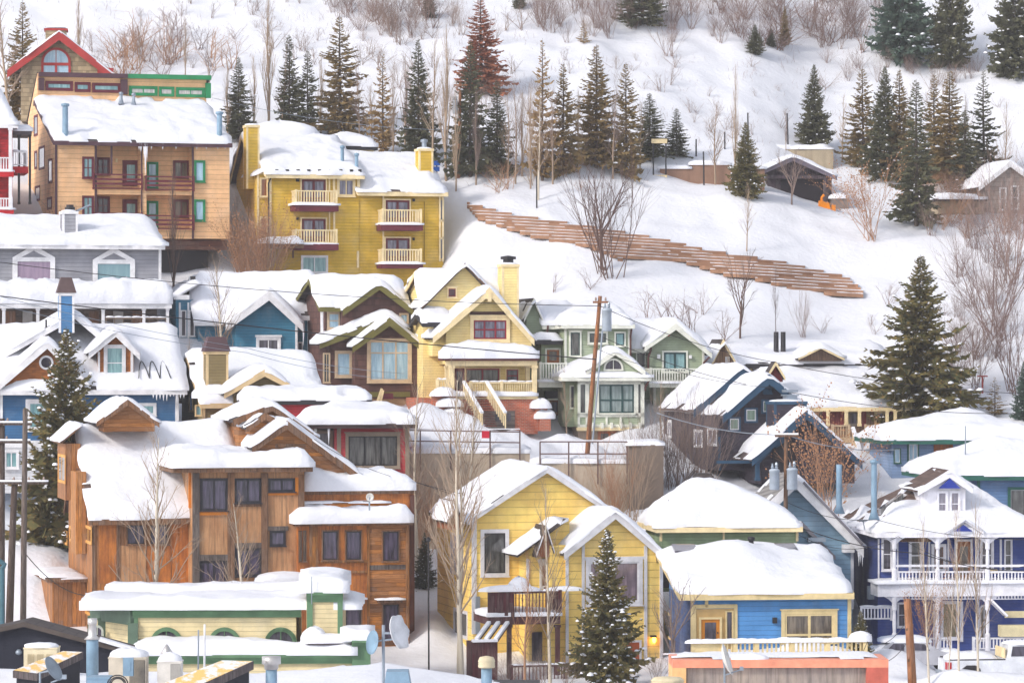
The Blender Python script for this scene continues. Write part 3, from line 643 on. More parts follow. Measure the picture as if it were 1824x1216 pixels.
# ---- middle street
def gray_house():
    h = H('gray_sided_house', 'long gray sided house with two pentagonal white framed windows', 'house', 286.5, 214, .27, V5)
    w = S('gray siding', (150, 150, 158), .22)
    h.side(-180, 868, 254, 92, 5, 9, -170, 850, 760, 0, w, tm=WHITE, t=.4)
    h.strip([(838, 262, 852, 450)], 0, WHITE, .05)
    for (x0, x1, yt, ym, yb, pane) in ((66, 290, 256, 322, 440, M('mauve pane', (158, 136, 158), 'glass', rgb2=(140, 120, 144))), (490, 712, 268, 334, 452, M('teal curtain', (128, 160, 168), 'glass', rgb2=(112, 146, 156)))):
        p = lambda q, z: h.p(q, z, 0); xm = (x0 + x1) / 2
        out = [p(x0, yb), p(x1, yb), p(x1, ym), p(xm, yt), p(x0, ym)]; tw = .28
        inn = [(out[0][0] + tw, out[0][1]), (out[1][0] - tw, out[1][1]), (out[2][0] - tw, out[2][1] - .1), (out[3][0], out[3][1] - .34), (out[4][0] + tw, out[4][1] - .1)]
        mb = MB()
        for k in range(5): mb.prism([out[k], out[(k + 1) % 5], inn[(k + 1) % 5], inn[k]], -.1, .03)
        mb.box(inn[0][0], inn[1][0], -.098, .02, inn[2][1] - .15, inn[2][1] + .1)
        f = mb.build('window', WHITE, h.e)
        MB().prism([inn[0], inn[1], (inn[2][0], inn[2][1] - .15), (inn[4][0], inn[4][1] - .15)], -.03, .02).build('pane', pane, f)
        MB().prism([inn[4], inn[3], inn[2]], -.02, .02).build('gable_panel', w, f)
    c = h.chimney((332, 92), (410, 240), .9, 1.2, w, WHITE); x, z = h.p(370, 84, 1.5)
    MB().lathe([(.2, -.2), (.2, .1), (.3, .12), (.3, .3), (.22, .32), (.22, .45)], 10, (x, 1.5, z)).build('cap', DARK, c)
    MB().tube([(x + .2, 1.5, z), (x + 1.2, 1.5, z + .45)], .06, 5).build('flue', METAL, c)
    h.slab(-180, 908, 562, 590, -4.4, -.02, WHITE, 1.25, name='porch_roof', lip=.55)
    for q in (885, 760, 545, 200, 20): h.post(q, 590, 720, .16, -4.2, WHITE)
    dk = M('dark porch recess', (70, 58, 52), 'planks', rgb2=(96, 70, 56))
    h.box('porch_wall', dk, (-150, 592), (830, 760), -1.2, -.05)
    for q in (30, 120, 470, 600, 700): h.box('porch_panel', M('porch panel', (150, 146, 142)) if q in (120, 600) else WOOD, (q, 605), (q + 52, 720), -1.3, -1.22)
    h.rail((560, 640), (880, 700), -4.2, M('cable rail', (120, 100, 84)), gap=.5)
gray_house()

def teal_house():
    h = H('teal_house', 'teal gabled house with white bargeboards and icicles on the middle street', 'house', 446, 212, .2, V6)
    w = S('teal siding', (58, 122, 150), .18)
    h.view(*V5); h.side(1030, 1700, 660, 385, 4.6, 8, 1045, 1660, 900, 2.6, w, tm=WHITE, t=.5)
    h.strip([(930, 520, 1000, 545)], 1.0, WHITE, .1)
    MB().box(h.p(930, 600, 3)[0], h.p(1045, 600, 3)[0], 3, 9, h.p(930, 780, 3)[1], h.p(930, 545, 3)[1]).build('wall', w, h.e)
    zt = h.p(930, 545, 3)[1]; xa, xb = h.p(915, 600, 3)[0], h.p(1050, 600, 3)[0]
    ro = MB().hexa([(xa, 2.5, zt), (xb, 2.5, zt + .9), (xb, 9.3, zt + .9), (xa, 9.3, zt), (xa, 2.5, zt + .14), (xb, 2.5, zt + 1.04), (xb, 9.3, zt + 1.04), (xa, 9.3, zt + .14)]).build('roof', WHITE, h.e)
    snow_hf(xa, xb, 2.5, 9.3, lambda x, y: zt + .14 + .9 * (x - xa) / (xb - xa), .4, 3.2, ro)
    for q in (945, 990): h.strip([(q, 560, q + 10, 770)], 3, WHITE, .05)
    for q in (955, 1000): h.win((q, 600), (q + 30, 740), 3, WHITE, GLASSD, 1, 1, .05)
    h.view(*V6); h.gable((-130, 440), (136, 236), (345, 442), -70, 300, 700, 0, 4, w, tm=WHITE, t=.42, tb=.45, of=.6)
    h.side(255, 418, 392, 250, 3.2, 4.5, 262, 384, 700, 1.0, w, tm=WHITE, t=.4)
    h.strip([(298, 440, 312, 680)], 0, WHITE, .05); h.strip([(374, 410, 388, 680)], 1.0, WHITE, .05)
    h.win((56, 522), (208, 640), 0, WHITE, GLASSD, 2, 1, .14, hood=.12); h.win((312, 552), (345, 640), 1.0, WHITE, GLASSD, 1, 1, .1)
    m = MB(); x, z = h.p(347, 440, -.3); m.tube([(x, -.3, z), (x + .03, -.3, z - .6), (x, -.3, z - 1.3)], [.09, .05, .005], 5).build('icicles', SNOW, h.e)
teal_house()

def brown_house():
    h = H('brown_olive_trimmed_house', 'dark brown house with olive bargeboards and a large tan framed window', 'house', 588, 207, .25, V6)
    w = M('dark brown wall', (98, 68, 62), 'shingle', pitch=.35); tn = M('tan window trim', (206, 182, 152)); ol = OLIVE
    h.side(450, 1010, 338, 128, 4.2, 8, 486, 1000, 900, 1.6, w, tm=ol, t=.4)
    h.gable((595, 352), (820, 182), (1032, 356), 560, 1002, 900, .9, 4, w, tm=ol, t=.4, tb=.36)
    h.win((494, 364), (582, 478), 1.6, tn, GLASSB, 1, 2, .12); h.win((942, 374), (1000, 440), .9, tn, GLASSB, 1, 1, .1)
    h.gable((452, 560), (872, 392), (1000, 470), 515, 990, 900, .5, 2.2, w, tm=ol, t=.45, tb=.32)
    h.gable((655, 578), (882, 402), (1108, 590), 668, 1090, 900, -.4, 2.2, w, tm=ol, t=.38, tb=.38)
    h.win((543, 606), (652, 774), .5, tn, GLASSB, 1, 1, .14)
    h.win((742, 530), (1018, 806), -.4, tn, GLASSB, 3, 1, .16, tn, .07, rows=[.70])
    h.win((470, 620), (514, 806), .5, tn, GLASSG, 2, 2, .1)
    h.box('base_band', ol, (668, 862), (1010, 892), -.44, .5); h.box('foundation', M('tan stucco', (186, 156, 118), 'concrete'), (680, 892), (1100, 1060), -.3, 2)
    h.strip([(455, 340, 470, 560)], 1.5, WHITE, .1, 'downspout')
    h.win((918, 940), (1000, 1010), -.3, tn, GLASSD, 2, 1, .08)
    h.box('porch_hood', M('maroon paint'), (840, 870), (905, 905), -1.2, -.44)
    m = MB()
    for a, b in (((800, 945), (835, 840)), ((820, 950), (842, 850))):
        x, z = h.p(*a, -1.3); x2, z2 = h.p(*b, -1.3); m.bar((x, -1.3, z), (x2, -1.3, z2), .12)
    m.build('bracket', CREAM, h.e)
brown_house()

def cream_yellow_house():
    h = H('cream_yellow_porch_house', 'cream yellow house with a columned front porch above a red brick garage', 'house', 800, 204, .2, V6)
    w = S('cream yellow siding', (254, 222, 152), .15); mr = M('red sash', (134, 36, 52)); tr = CREAM; sh = M('dark brown shingle band', (92, 66, 60), 'shingle', pitch=.12)
    h.side(1075, 1640, 335, 85, 4.4, 7.5, 1090, 1625, 900, 3.0, w, tm=tr, t=.4, rm=BROWNROOF)
    h.gable((1085, 335), (1350, 66), (1560, 290), 1090, 1560, 900, 2.2, 3.4, w, tm=M('dark rake', (110, 84, 70)), t=.3, tb=.1)
    h.win((1238, 214), (1298, 280), 2.2, tr, M('red dark glass', (84, 40, 52), 'glass', rgb2=(50, 30, 40)), 1, 1, .1, mr, hood=.06)
    h.chimney((1580, 88), (1682, 400), 2.2, 1.3, w, tr, pipe=(.3, .35, DARK))
    h.side(1090, 1290, 432, 330, 2.4, 3.2, 1150, 1290, 640, .8, w, tm=DARK, t=.45)
    h.gable((1152, 522), (1500, 216), (1776, 538), 1232, 1762, 690, 0, 5.5, w, tm=tr, t=.36, tb=.36, of=.55)
    h.strip([(1380, 364, 1628, 394)], 0, sh, .05); m = MB(); x, z = h.p(1500, 270, -.55); m.box(x - .1, x + .1, -.66, -.5, z - .3, z + .25).bar((x - .5, -.58, z - .1), (x + .5, -.58, z - .1), .1).build('gable_bracket', tr, h.e)
    h.win((1380, 396), (1626, 556), 0, tr, GLASSL, 3, 2, .2, mr, .08, hood=.1)
    ro = h.slab(1225, 1806, 650, 668, -2.1, -.02, M('maroon eave', (96, 42, 48)), .85, name='porch_roof', lip=.5)
    h.box('porch_beam', tr, (1232, 669), (1796, 700), -1.9, -1.6)
    for q in (1265, 1778): h.post(q, 700, 900, .26, -1.8, tr)
    for q in (1238, 1735): h.post(q, 700, 900, .22, -.3, tr)
    h.box('porch_wall', w, (1236, 690), (1752, 905), .02, .3)
    h.win((1345, 710), (1568, 808), .02, tr, GLASSG, 2, 1, .06, mr, .08); h.win((1598, 715), (1684, 808), .02, tr, GLASSD, 1, 2, .06, mr, .07)
    h.door((1284, 715), (1345, 880), .02, M('maroon paint'), tr, GLASSD)
    h.rail((1385, 800), (1785, 880), -1.8, tr, .13, .16, posts=(1575,)); h.rail((1178, 785), (1240, 850), -1.8, tr, .13, .16)
    fl = h.box('porch_floor', CREAM, (1180, 880), (1800, 905), -2.1, .3)
    x0 = h.p(1180, 880, -2.1)[0]; x1, zf_ = h.p(1800, 882, -2.1); snow_hf(x0, x1, -2.15, -1.5, lambda x, y: zf_, .22, 2.2, fl, edge=.2, lip=.6)
    b = h.box('brick_base', BRICK, (1100, 905), (1800, 1120), -2.0, 5)
    h.view(*VK)
    for i, (a, bt, q) in enumerate(((1075, 1165, 398), (1110, 1190, 482))):
        k = h.box('brick_pier', BRICK, (a - 8, q), (bt, 580), -2.4 - .25 * i, -1.9); x, z = h.p((a + bt) / 2, q, -2.6); MB().mound((x, -2.2, z), .62, .5, .55, i + 3).build('snow', SNOW, k, True)
    for i, (a, bt, q) in enumerate(((230, 425, 298), (285, 470, 384), (335, 470, 466))):
        k = h.box('brick_pier', BRICK, (a, q), (bt, 620), -2.3 - .3 * i, -1.95); x, z = h.p((a + bt) / 2, q, -2.5 - .3 * i); MB().mound((x, -2.3 - .3 * i, z), h.p(bt, q, -2.3)[0] - x + .05, .6, .5, i + 8).build('snow', SNOW, k, True)
    g = h.box('garage_door', M('grey garage door', (132, 118, 110), 'planks', rgb2=(120, 108, 102), pitch=.5), (630, 418), (900, 580), -2.06, -1.9)
    x0, z1 = h.p(735, 436, -2.07); x1, z0 = h.p(872, 500, -2.07); m = MB()
    for i in range(3): q = x0 + (x1 - x0) * i / 3; m.box(q + .05, q + (x1 - x0) / 3 - .05, -2.075, -2.05, z0, z1)
    m.build('pane', GLASSD, g)
    st = MB(); x0, z1 = h.p(480, 290, -2.0); x1, z0 = h.p(590, 545, -5.2)
    n = 13
    for i in range(n):
        y = -2.1 - 3.1 * i / n; z = z1 + (z0 - z1) * (i + .5) / n; st.box(x0 + (x1 - x0) * i / n * .15, x0 + 1.25 + (x1 - x0) * i / n * .15, y - .26, y, z - .05, z)
    sr = st.build('stairs', M('red brown deck', (140, 62, 46)), h.e)
    for dx in (0, 1.3):
        r = MB(); p = Vector((x0 + dx, -2.1, z1 + .65)); q = Vector((x0 + dx + .45, -5.2, z0 + .65)); r.bar(p, q, .08, .12)
        for i in range(12): k = p.lerp(q, i / 11); r.box(k.x - .03, k.x + .03, k.y - .03, k.y + .03, k.z - .75, k.z)
        rr = r.build('stair_rail', CREAM, sr)
        MB().bar(p + Vector((0, 0, .12)), q + Vector((0, 0, .12)), .16, .12).build('snow', SNOW, sr)
cream_yellow_house()

def green_house():
    h = H('sage_green_victorian', 'sage green house with white trim and a windowed corner bay behind the leaning pole', 'house', 985, 206, .15, V7)
    w = S('sage siding', (164, 176, 148), .14); tr = M('ivory trim', (226, 226, 214)); gs = M('dark green sash', (48, 76, 76))
    h.side(200, 420, 292, 160, 5, 8, 212, 400, 800, 2.8, w, tm=tr, t=.45)
    h.gable((100, 262), (152, 150), (215, 300), 112, 212, 800, 2.8, 8, w, tm=tr, t=.3, tb=.2)
    h.side(148, 300, 372, 330, 2.4, 1.8, 190, 300, 640, 1.6, w, tm=DARK, t=.45)
    h.hip(300, 682, 290, 420, 560, 175, 7, 314, 660, 800, .6, w, tm=tr, t=.55)
    h.strip([(312, 300, 324, 500), (648, 300, 662, 470)], .6, tr, .04)
    h.win((336, 324), (402, 462), .6, tr, GLASSG, 1, 1, .12, gs, hood=.05); h.win((434, 326), (542, 396), .6, tr, GLASSG, 1, 1, .12, gs); h.win((576, 328), (636, 408), .6, tr, GLASST, 1, 1, .1, gs)
    h.door((219, 424), (284, 495), 1.6, M('orange brown door', (170, 104, 62)), tr, GLASSW)
    h.balcony((186, 492), (320, 590), -.3, 1.6, tr, tr, 622, .15)
    h.box('porch_recess_panel', DARK, (212, 640), (316, 770), 1.4, 1.55); h.door((232, 690), (286, 768), 1.38, M('brown door', (124, 80, 44)), tr, GLASSD)  # flat dark panel, the porch's shade put into its colour
    # right wing
    h.side(660, 960, 415, 250, 5.2, 7, 670, 950, 800, 2.0, w, tm=tr, t=.55)
    h.gable((738, 405), (902, 284), (1090, 442), 764, 1050, 540, 1.2, 6, w, tm=tr, t=.5, tb=.3, of=.6)
    h.win((828, 428), (964, 545), 1.2, tr, GLASST, 2, 1, .1, gs, .1)
    h.strip([(1040, 400, 1052, 540)], 1.2, tr, .05); h.win((690, 436), (742, 520), 2.0, tr, GLASSG, 1, 1, .12, gs)
    h.boxes('wall_lamp', WHITE, [(804, 448, 820, 470), (972, 452, 986, 470)], 1.05, 1.2); h.boxes('alarm_bell', M('red bell', (170, 60, 50)), [(856, 338, 868, 352)], 1.1, 1.2)
    h.balcony((770, 522), (1052, 598), -.5, 1.2, tr, tr, 622, .15)
    h.box('wall', w, (782, 622), (1030, 800), .9, 4); h.strip([(782, 625, 796, 800)], .9, tr, .04); h.win((872, 640), (945, 760), .9, tr, GLASSD, 2, 1, .08); h.boxes('wall_lamp', WHITE, [(850, 658, 864, 680)], .75, .9)
    # corner bay
    h.hip(300, 766, 566, 500, 620, 430, 5, 380, 732, 830, -2.6, w, tm=tr, t=.34, dr=1.2)
    h.gable((430, 532), (582, 418), (738, 536), 470, 700, 560, -2.9, 2.6, w, tm=tr, t=.32, tb=.28, of=.25)
    h.arch((571, 522), 52, 526, -2.9, tr, GLASSD, .1)
    st = [(382, 566, 394, 830), (424, 566, 442, 830), (478, 600, 492, 770), (682, 600, 700, 770), (716, 566, 734, 830), (382, 592, 734, 604), (382, 758, 734, 778), (382, 818, 734, 832), (382, 560, 734, 568), (500, 566, 508, 600), (606, 566, 614, 600), (530, 775, 540, 820), (604, 775, 614, 820)]
    h.strip(st, -2.6, tr, .07)
    h.win((490, 602), (684, 762), -2.6, tr, M('pale bay glass', (152, 166, 164), 'glass', rgb2=(104, 120, 120)), 3, 1, .05, gs, .09, rows=[.45]); h.win((394, 604), (424, 758), -2.6, tr, GLASSG, 1, 1, .03, gs); h.win((700, 604), (716, 758), -2.6, tr, GLASSG, 1, 1, .02, gs, sill=False)
    h.box('wall', w, (318, 590), (383, 830), -1.4, 1.2); h.win((340, 610), (378, 735), -1.4, tr, GLASSD, 1, 1, .06)
    h.box('foundation', M('stone base', (150, 134, 120), 'concrete'), (385, 832), (734, 960), -2.4, 3)
    gd = M('orange brown garage door', (168, 92, 52), 'boards', rgb2=(140, 78, 46))
    h.box('garage_trim', CREAM, (380, 834), (740, 850), -2.75, -2.4)
    g = h.box('garage_door', gd, (490, 852), (656, 935), -2.5, -2.38); h.boxes('pane', GLASSG, [(560, 866, 592, 894), (604, 866, 640, 894), (505, 866, 545, 894)], -2.52, -2.49, g)
    m = MB()
    for q in (460, 510, 560, 610, 660, 710): x, z = h.p(q, 834, -2.7); m.box(x - .06, x + .06, -2.95, -2.6, z - .05, z + .28)
    m.build('bracket', tr, h.e)
    for (a, b, y) in (((225, 295), (222, 370), 2.2), ((668, 298), (664, 470), .45), ((770, 412), (758, 540), .9), ((1088, 440), (1052, 500), .9), ((760, 570), (742, 640), -2.9)):
        x, z = h.p(*a, y); x2, z2 = h.p(*b, y); MB().tube([(x, y, z), (x, y, z - .15), (x2, y + .1, z - .55), (x2, y + .1, z2)], .055, 6).build('downspout', M('copper downspout', (92, 56, 52)), h.e)
green_house()

def tan_red_house():
    h = H('tan_house_with_red_panels', 'tan timber house with red door panels, beige stairs and twin black flues', 'house', 1268, 211, .15, V7)
    w = M('tan timber', (170, 130, 96), 'boards', rgb2=(150, 116, 92), pitch=.3); tr = CREAM; rd = M('red panel', (156, 44, 52), 'boards', rgb2=(130, 36, 46), pitch=.25)
    h.gable((1072, 532), (1152, 368), (1250, 540), 1092, 1245, 620, .0, 2.5, w, tm=tr, t=.25, tb=.22)
    h.strip([(1162, 460, 1186, 520)], .0, WHITE, .04)
    h.view(*V8)
    h.side(-130, 760, 735, 606, 5.5, 8, -110, 740, 900, 1.0, w, tm=DARK, t=.45)
    h.gable((245, 702), (362, 640), (484, 704), 250, 478, 720, .2, 5, M('brown infill', (140, 106, 84), 'boards', rgb2=(120, 92, 76)), tm=tr, t=.35, tb=.14)
    h.pipe((126, 566), (13, 700), 2.0, DARK, cap=False); h.pipe((163, 566), (13, 700), 2.0, DARK, cap=False)
    h.win((-12, 748), (50, 800), 1.0, tr, GLASSD, 2, 1, .08)
    h.side(118, 820, 962, 720, 1.5, 5, 330, 790, 1216, -4.2, w, tm=tr, t=.42)
    h.gable((78, 800), (124, 722), (172, 806), 86, 168, 830, -3.6, .4, rd, tm=tr, t=.2, tb=.18, snow=False)
    for a, b in ((370, 440), (440, 492), (572, 600), (716, 748), (760, 800)): h.box('red_panel', rd, (a, 978), (b, 1064), -4.3, -4.2)
    h.strip([(332, 966, 830, 980)], -5.2, tr, .06)
    for q in (400, 496, 566, 712, 755, 800): h.post(q, 978, 1064, .16, -5.2, tr)
    h.door((506, 988), (556, 1064), -4.25, M('grey door', (120, 112, 104)), tr, GLASSD); h.win((645, 985), (700, 1060), -4.2, tr, GLASSD, 1, 1, .08); h.win((372, 980), (402, 1030), -4.2, tr, GLASSW, 1, 1, .05)
    bg = M('beige rail', (196, 172, 142)); bl = h.box('porch_floor', bg, (420, 1130), (830, 1150), -5.6, -4.2)
    h.rail((425, 1058), (510, 1135), -5.5, bg, .14, .14, snow=False); h.rail((600, 1058), (790, 1135), -5.5, bg, .14, .14, snow=False)
    h.box('wall', w, (420, 1150), (830, 1330), -4.8, 0)
    sr = MB(); x0, z1 = h.p(512, 1075, -5.6); x1, z0 = h.p(690, 1260, -8.5); n = 12
    sd = MB()
    for i in range(n):
        t = (i + .5) / n; sd.box(x0 + .25 + (x1 - x0 - 1.3) * t, x0 + 1.7 + (x1 - x0 - 1.3) * t, -5.6 - 2.9 * t - .25, -5.6 - 2.9 * t, z1 - 1.0 + (z0 - z1) * t, z1 - .92 + (z0 - z1) * t)
    so_ = sd.build('stairs', bg, h.e)
    for dx in (.2, 1.75):
        a = Vector((x0 + dx, -5.6, z1)); b = Vector((x0 + dx + x1 - x0 - 1.3, -8.5, z0)); d = Vector((0, 0, -1.1))
        MB().add([a + Vector((-.05, 0, 0)), b + Vector((-.05, 0, 0)), b + d + Vector((-.05, 0, 0)), a + d + Vector((-.05, 0, 0)), a + Vector((.05, 0, 0)), b + Vector((.05, 0, 0)), b + d + Vector((.05, 0, 0)), a + d + Vector((.05, 0, 0))], [(0, 1, 2, 3), (7, 6, 5, 4), (0, 4, 5, 1), (1, 5, 6, 2), (2, 6, 7, 3), (3, 7, 4, 0)]).build('stair_wall', bg, so_)
        MB().bar(a + Vector((0, 0, .06)), b + Vector((0, 0, .06)), .22, .1).build('snow', SNOW, so_)
tan_red_house()

# ---- lower street
def blue_dormer_house():
    h = H('blue_house_with_dormer', 'blue house with a round gable window and a tall dormer at the left edge', 'house', 60, 195, .2, V5)
    w = S('denim siding', (58, 106, 150), .15); sg = M('brown shingle infill', (166, 98, 44), 'shingle', pitch=.14); tr = WHITE
    h.side(-120, 985, 1022, 668, 5.0, 9, -100, 942, 1560, 0, w, tm=tr, t=.4, rm=ASPHALT)
    h.gable((-330, 1020), (395, 610), (560, 760), -300, 540, 1100, 2.4, 6, sg, tm=tr, t=.35, tb=.3, wall=None)
    h.gable((-14, 992), (250, 752), (470, 992), 26, 440, 1030, -.25, 4, sg, tm=tr, t=.4, tb=.42, of=.35)
    h.round((244, 877), 38, -.25, tr, GLASSD)
    h.gable((470, 826), (612, 700), (738, 832), 520, 706, 990, .5, 4.5, sg, tm=tr, t=.34, tb=.34, of=.4)
    h.win((548, 782), (664, 976), .5, tr, GLASST, 1, 2, .2); h.strip([(517, 820, 528, 985), (690, 820, 704, 990)], .5, tr, .05)
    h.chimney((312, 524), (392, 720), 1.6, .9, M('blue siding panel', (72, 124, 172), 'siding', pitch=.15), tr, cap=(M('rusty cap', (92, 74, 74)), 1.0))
    h.pipe((244, 650), (5, 760), 2.0, DARK, cap=False)
    h.strip([(-120, 1004, 985, 1034), (926, 1034, 944, 1300), (0, 1034, 14, 1300), (-100, 1290, 944, 1320)], 0, tr, .08)
    h.win((135, 1070), (370, 1240), 0, tr, GLASST, 2, 2, .2); h.win((735, 1090), (826, 1160), 0, tr, GLASST, 1, 1, .12)
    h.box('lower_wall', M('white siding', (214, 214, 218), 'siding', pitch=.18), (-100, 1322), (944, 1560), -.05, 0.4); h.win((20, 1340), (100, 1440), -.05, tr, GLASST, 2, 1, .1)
    m = MB()
    for q in (760, 815, 872):
        pts = []
        for t in range(9):
            y = -.2 + 1.5 * abs(math.sin(math.pi * t / 8)); xx = h.p(q - 28 + 7 * t, 985, 0)[0]; pts.append((xx, y, h.zf(xx, y) + .46))
        m.tube(pts, .026, 5)
    m.build('heat_cable', DARK, h.e)
    m = MB(); r = random.Random(3)
    for i in range(10): x, z = h.p(810 + i * 18, 1026, -.5); L = r.uniform(.1, .5); m.tube([(x, -.52, z - .2), (x, -.52, z - .2 - L)], [.05, .005], 4)
    m.build('icicles', SNOW, h.e)
blue_dormer_house()

def olive_house():
    h = H('olive_tan_house', 'olive tan house with a capped boxy chimney beside the blue dormer house', 'house', 362, 195, .24, V5)
    w = S('olive siding', (136, 118, 80), .16); tr = M('tan trim', (212, 184, 140))
    h.side(1062, 1730, 1092, 800, 4.6, 8, 1078, 1650, 1400, 0, w, tm=tr, t=.42)
    h.chimney((1092, 834), (1206, 1040), .3, 1.1, w, tr, cap=(M('plum cap', (88, 66, 70)), .95))
    h.view(*V6); h.gable((-140, 868), (110, 722), (262, 812), -80, 240, 980, -.8, 3.5, w, tm=tr, t=.4, tb=.3, of=.5)
    h.view(*V5); h.strip([(1065, 1090, 1300, 1112), (1070, 1112, 1084, 1300)], 0, tr, .06); h.win((1030, 1100), (1068, 1160), 0, tr, GLASST, 1, 1, .06)
    h.win((1330, 1010), (1424, 1060), -.8, tr, GLASSD, 1, 1, .1)
    x, z = h.p(1135, 1075, -.2); MB().mound((x, .2, z + .1), 1.2, .5, .7, 3).build('snow', SNOW, h.e, True)
    for a, b in (((925, 900), (950, 1010)), ((1000, 1040), (1020, 1140))): h.win(a, b, 0, tr, GLASSD, 1, 1, .08, x=0, sill=False)
olive_house()

def red_low_house():
    h = H('red_low_house', 'low red house with a thick snow roof and wide taupe framed window', 'house', 560, 188, .12, V6)
    w = S('crimson siding', (206, 58, 70), .16); tp = M('taupe trim', (156, 140, 124))
    h.hip(-40, 770, 912, 180, 560, 845, 5, 0, 760, 1100, 4.5, w, tm=DARK, t=.55)
    h.hip(340, 1052, 1058, 540, 860, 930, 7, 545, 1005, 1500, 0, w, tm=M('brown eave', (70, 52, 52)), t=.62, of=.8)
    h.view(*VB); h.box('wall', M('taupe wall', (120, 108, 98)), (790, 196), (920, 480), .8, 5); h.win((806, 205), (890, 320), .8, tp, GLASSD, 1, 1, .08)
    h.strip([(912, 190, 934, 400), (1282, 190, 1304, 470)], -.02, tp, .06)
    h.win((958, 216), (1254, 408), 0, tp, GLASSG, 3, 1, .16, DARK, .07, hood=.06)
    h.box('downspout', WHITE, (790, 172), (804, 210), -.6, -.5)
    m = MB(); x, z = h.p(868, 176, -.7); m.tube([(x, -.7, z), (x, -.7, z - 1)], [.08, .005], 5).build('icicles', SNOW, h.e)
red_low_house()

def navy_house():
    h = H('dark_shingled_house', 'dark brown shingled house with three stepped blue trimmed gables', 'house', 1281, 194.5, .28, VH)
    w = M('dark shingle wall', (62, 56, 68), 'shingle', pitch=.16); b = NAVYTRIM; gr = M('grey brown shingles', (112, 98, 98), 'shingle', pitch=.15)
    h.gable((418, 432), (795, 96), (1080, 360), 610, 1060, 900, 3.4, 5.5, w, tm=b, t=.34, tb=.42, of=.4, rm=gr, rmask=lambda u, v: 1 if u > .05 else .0)
    xs, zs = h.p(600, 560, 3.4)
    h.gable((640, 478), (1000, 160), (1236, 372), 612, 1200, 900, 0, 6.2, w, tm=b, t=.3, tb=.42, of=.4, rm=gr, rmask=lambda u, v: 0 if (.10 < u < .3 and .42 < v < .9) or u < .02 else 1)
    h.box('wall', w, (612, 470), (700, 900), .002, 9.4)
    h.gable((868, 812), (1290, 436), (1716, 838), 940, 1660, 1000, -2.6, 3.6, w, tm=b, t=.34, tb=.38, of=.5, rm=gr, rmask=lambda u, v: 0 if u < .06 and v > .25 else 1)
    for a, c in (((936, 352), (1036, 462)), ((806, 416), (908, 532)), ((680, 488), (776, 600))):
        f = h.win(a, c, 0, b, M('pale green pane', (150, 168, 150), 'glass', rgb2=(120, 140, 124)), 1, 1, .16, WHITE, .07, sill=False)
    h.win((948, 218), (1016, 310), 0, b, NAVYTRIM, 1, 1, .14); h.win((1262, 490), (1310, 580), -2.6, b, NAVYTRIM, 1, 1, .12)
    c = h.chimney((1042, 392), (1288, 560), -1.9, 1.3, w, b); x, z = h.p(1165, 376, -1.3); MB().box(x - .3, x + .3, -1.5, -.9, z, z + .35).box(x - .38, x + .38, -1.58, -.82, z + .351, z + .42).box(x - .34, x + .34, -1.54, -.86, z + .55, z + .68).box(x - .05, x + .05, -1.25, -1.15, z + .42, z + .55).build('flue', METAL, c)
    h.strip([(1236, 384, 1290, 520)], -2.0, b, .04) if False else None
    for a, c2 in (((214, 508), (246, 652)), ((418, 582), (486, 725)), ((524, 568), (598, 715))): h.win(a, c2, 0, WHITE, GLASSL, 2, 1, .1, x=0, sill=False)
    h.strip([(606, 640, 622, 900)], 0, b, .06)
    h.box('porch_recess_panel', DARK, (1040, 680), (1200, 960), -2.75, -2.6); m = MB()  # dark slab on the wall paints the shade of the porch
    for p, q in (((900, 850), (1010, 740)), ((1040, 720), (1130, 660))):
        x, z = h.p(*p, -2.8); x2, z2 = h.p(*q, -2.8); m.bar((x, -2.8, z), (x2, -2.8, z2), .16)
    m.build('bracket', b, h.e); h.post(908, 800, 980, .2, -2.8, b); h.box('eave_beam', b, (600, 826), (880, 846), -2.6, -2.4)
navy_house()

def pale_blue_houses():
    h = H('powder_blue_house', 'powder blue house with green eaves and a low hipped snow roof', 'house', 1590, 198, .12, V8)
    w = S('powder blue siding', (136, 160, 196), .16); gt = M('dark green trim', (44, 96, 84))
    h.hip(690, 1480, 1135, 1040, 1180, 985, 5.5, 735, 1460, 1500, 0, w, tm=gt, t=.6, of=.8)
    h.win((746, 1180), (784, 1260), 0, gt, GLASSB, 1, 1, .08, WHITE); h.win((818, 1150), (880, 1250), 0, gt, GLASSB, 2, 1, .08, WHITE)
    h.box('wall', w, (735, 1130), (960, 1500), -.6, .4) if False else None
    h.box('porch_soffit', M('orange soffit', (190, 110, 50), 'boards', rgb2=(160, 90, 44)), (960, 1160), (1060, 1215), -.1, .05)
    h.pipe((1118, 1046), (11, 1085), 2.0, METAL, skirt=False); h.pipe((1225, 1075), (5, 1110), 1.6, METAL, skirt=False)
    k = H('steel_blue_house', 'steel blue house under a broad snow roof at the right edge', 'house', 1740, 189.5, .12, VG)
    w2 = S('steel blue siding', (96, 126, 166), .16)
    k.hip(640, 1500, 186, 900, 1300, 0, 7, 838, 1460, 560, 0, w2, tm=gt, t=.55)
    k.win((990, 243), (1090, 402), 0, gt, GLASSG, 1, 1, .14, M('grey sash', (160, 156, 158)))
    k.strip([(838, 178, 852, 500)], 0, gt, .05)
    k.pipe((780, -60), (3, 160), .9, METAL, cap=False, skirt=False, name='mast')
pale_blue_houses()
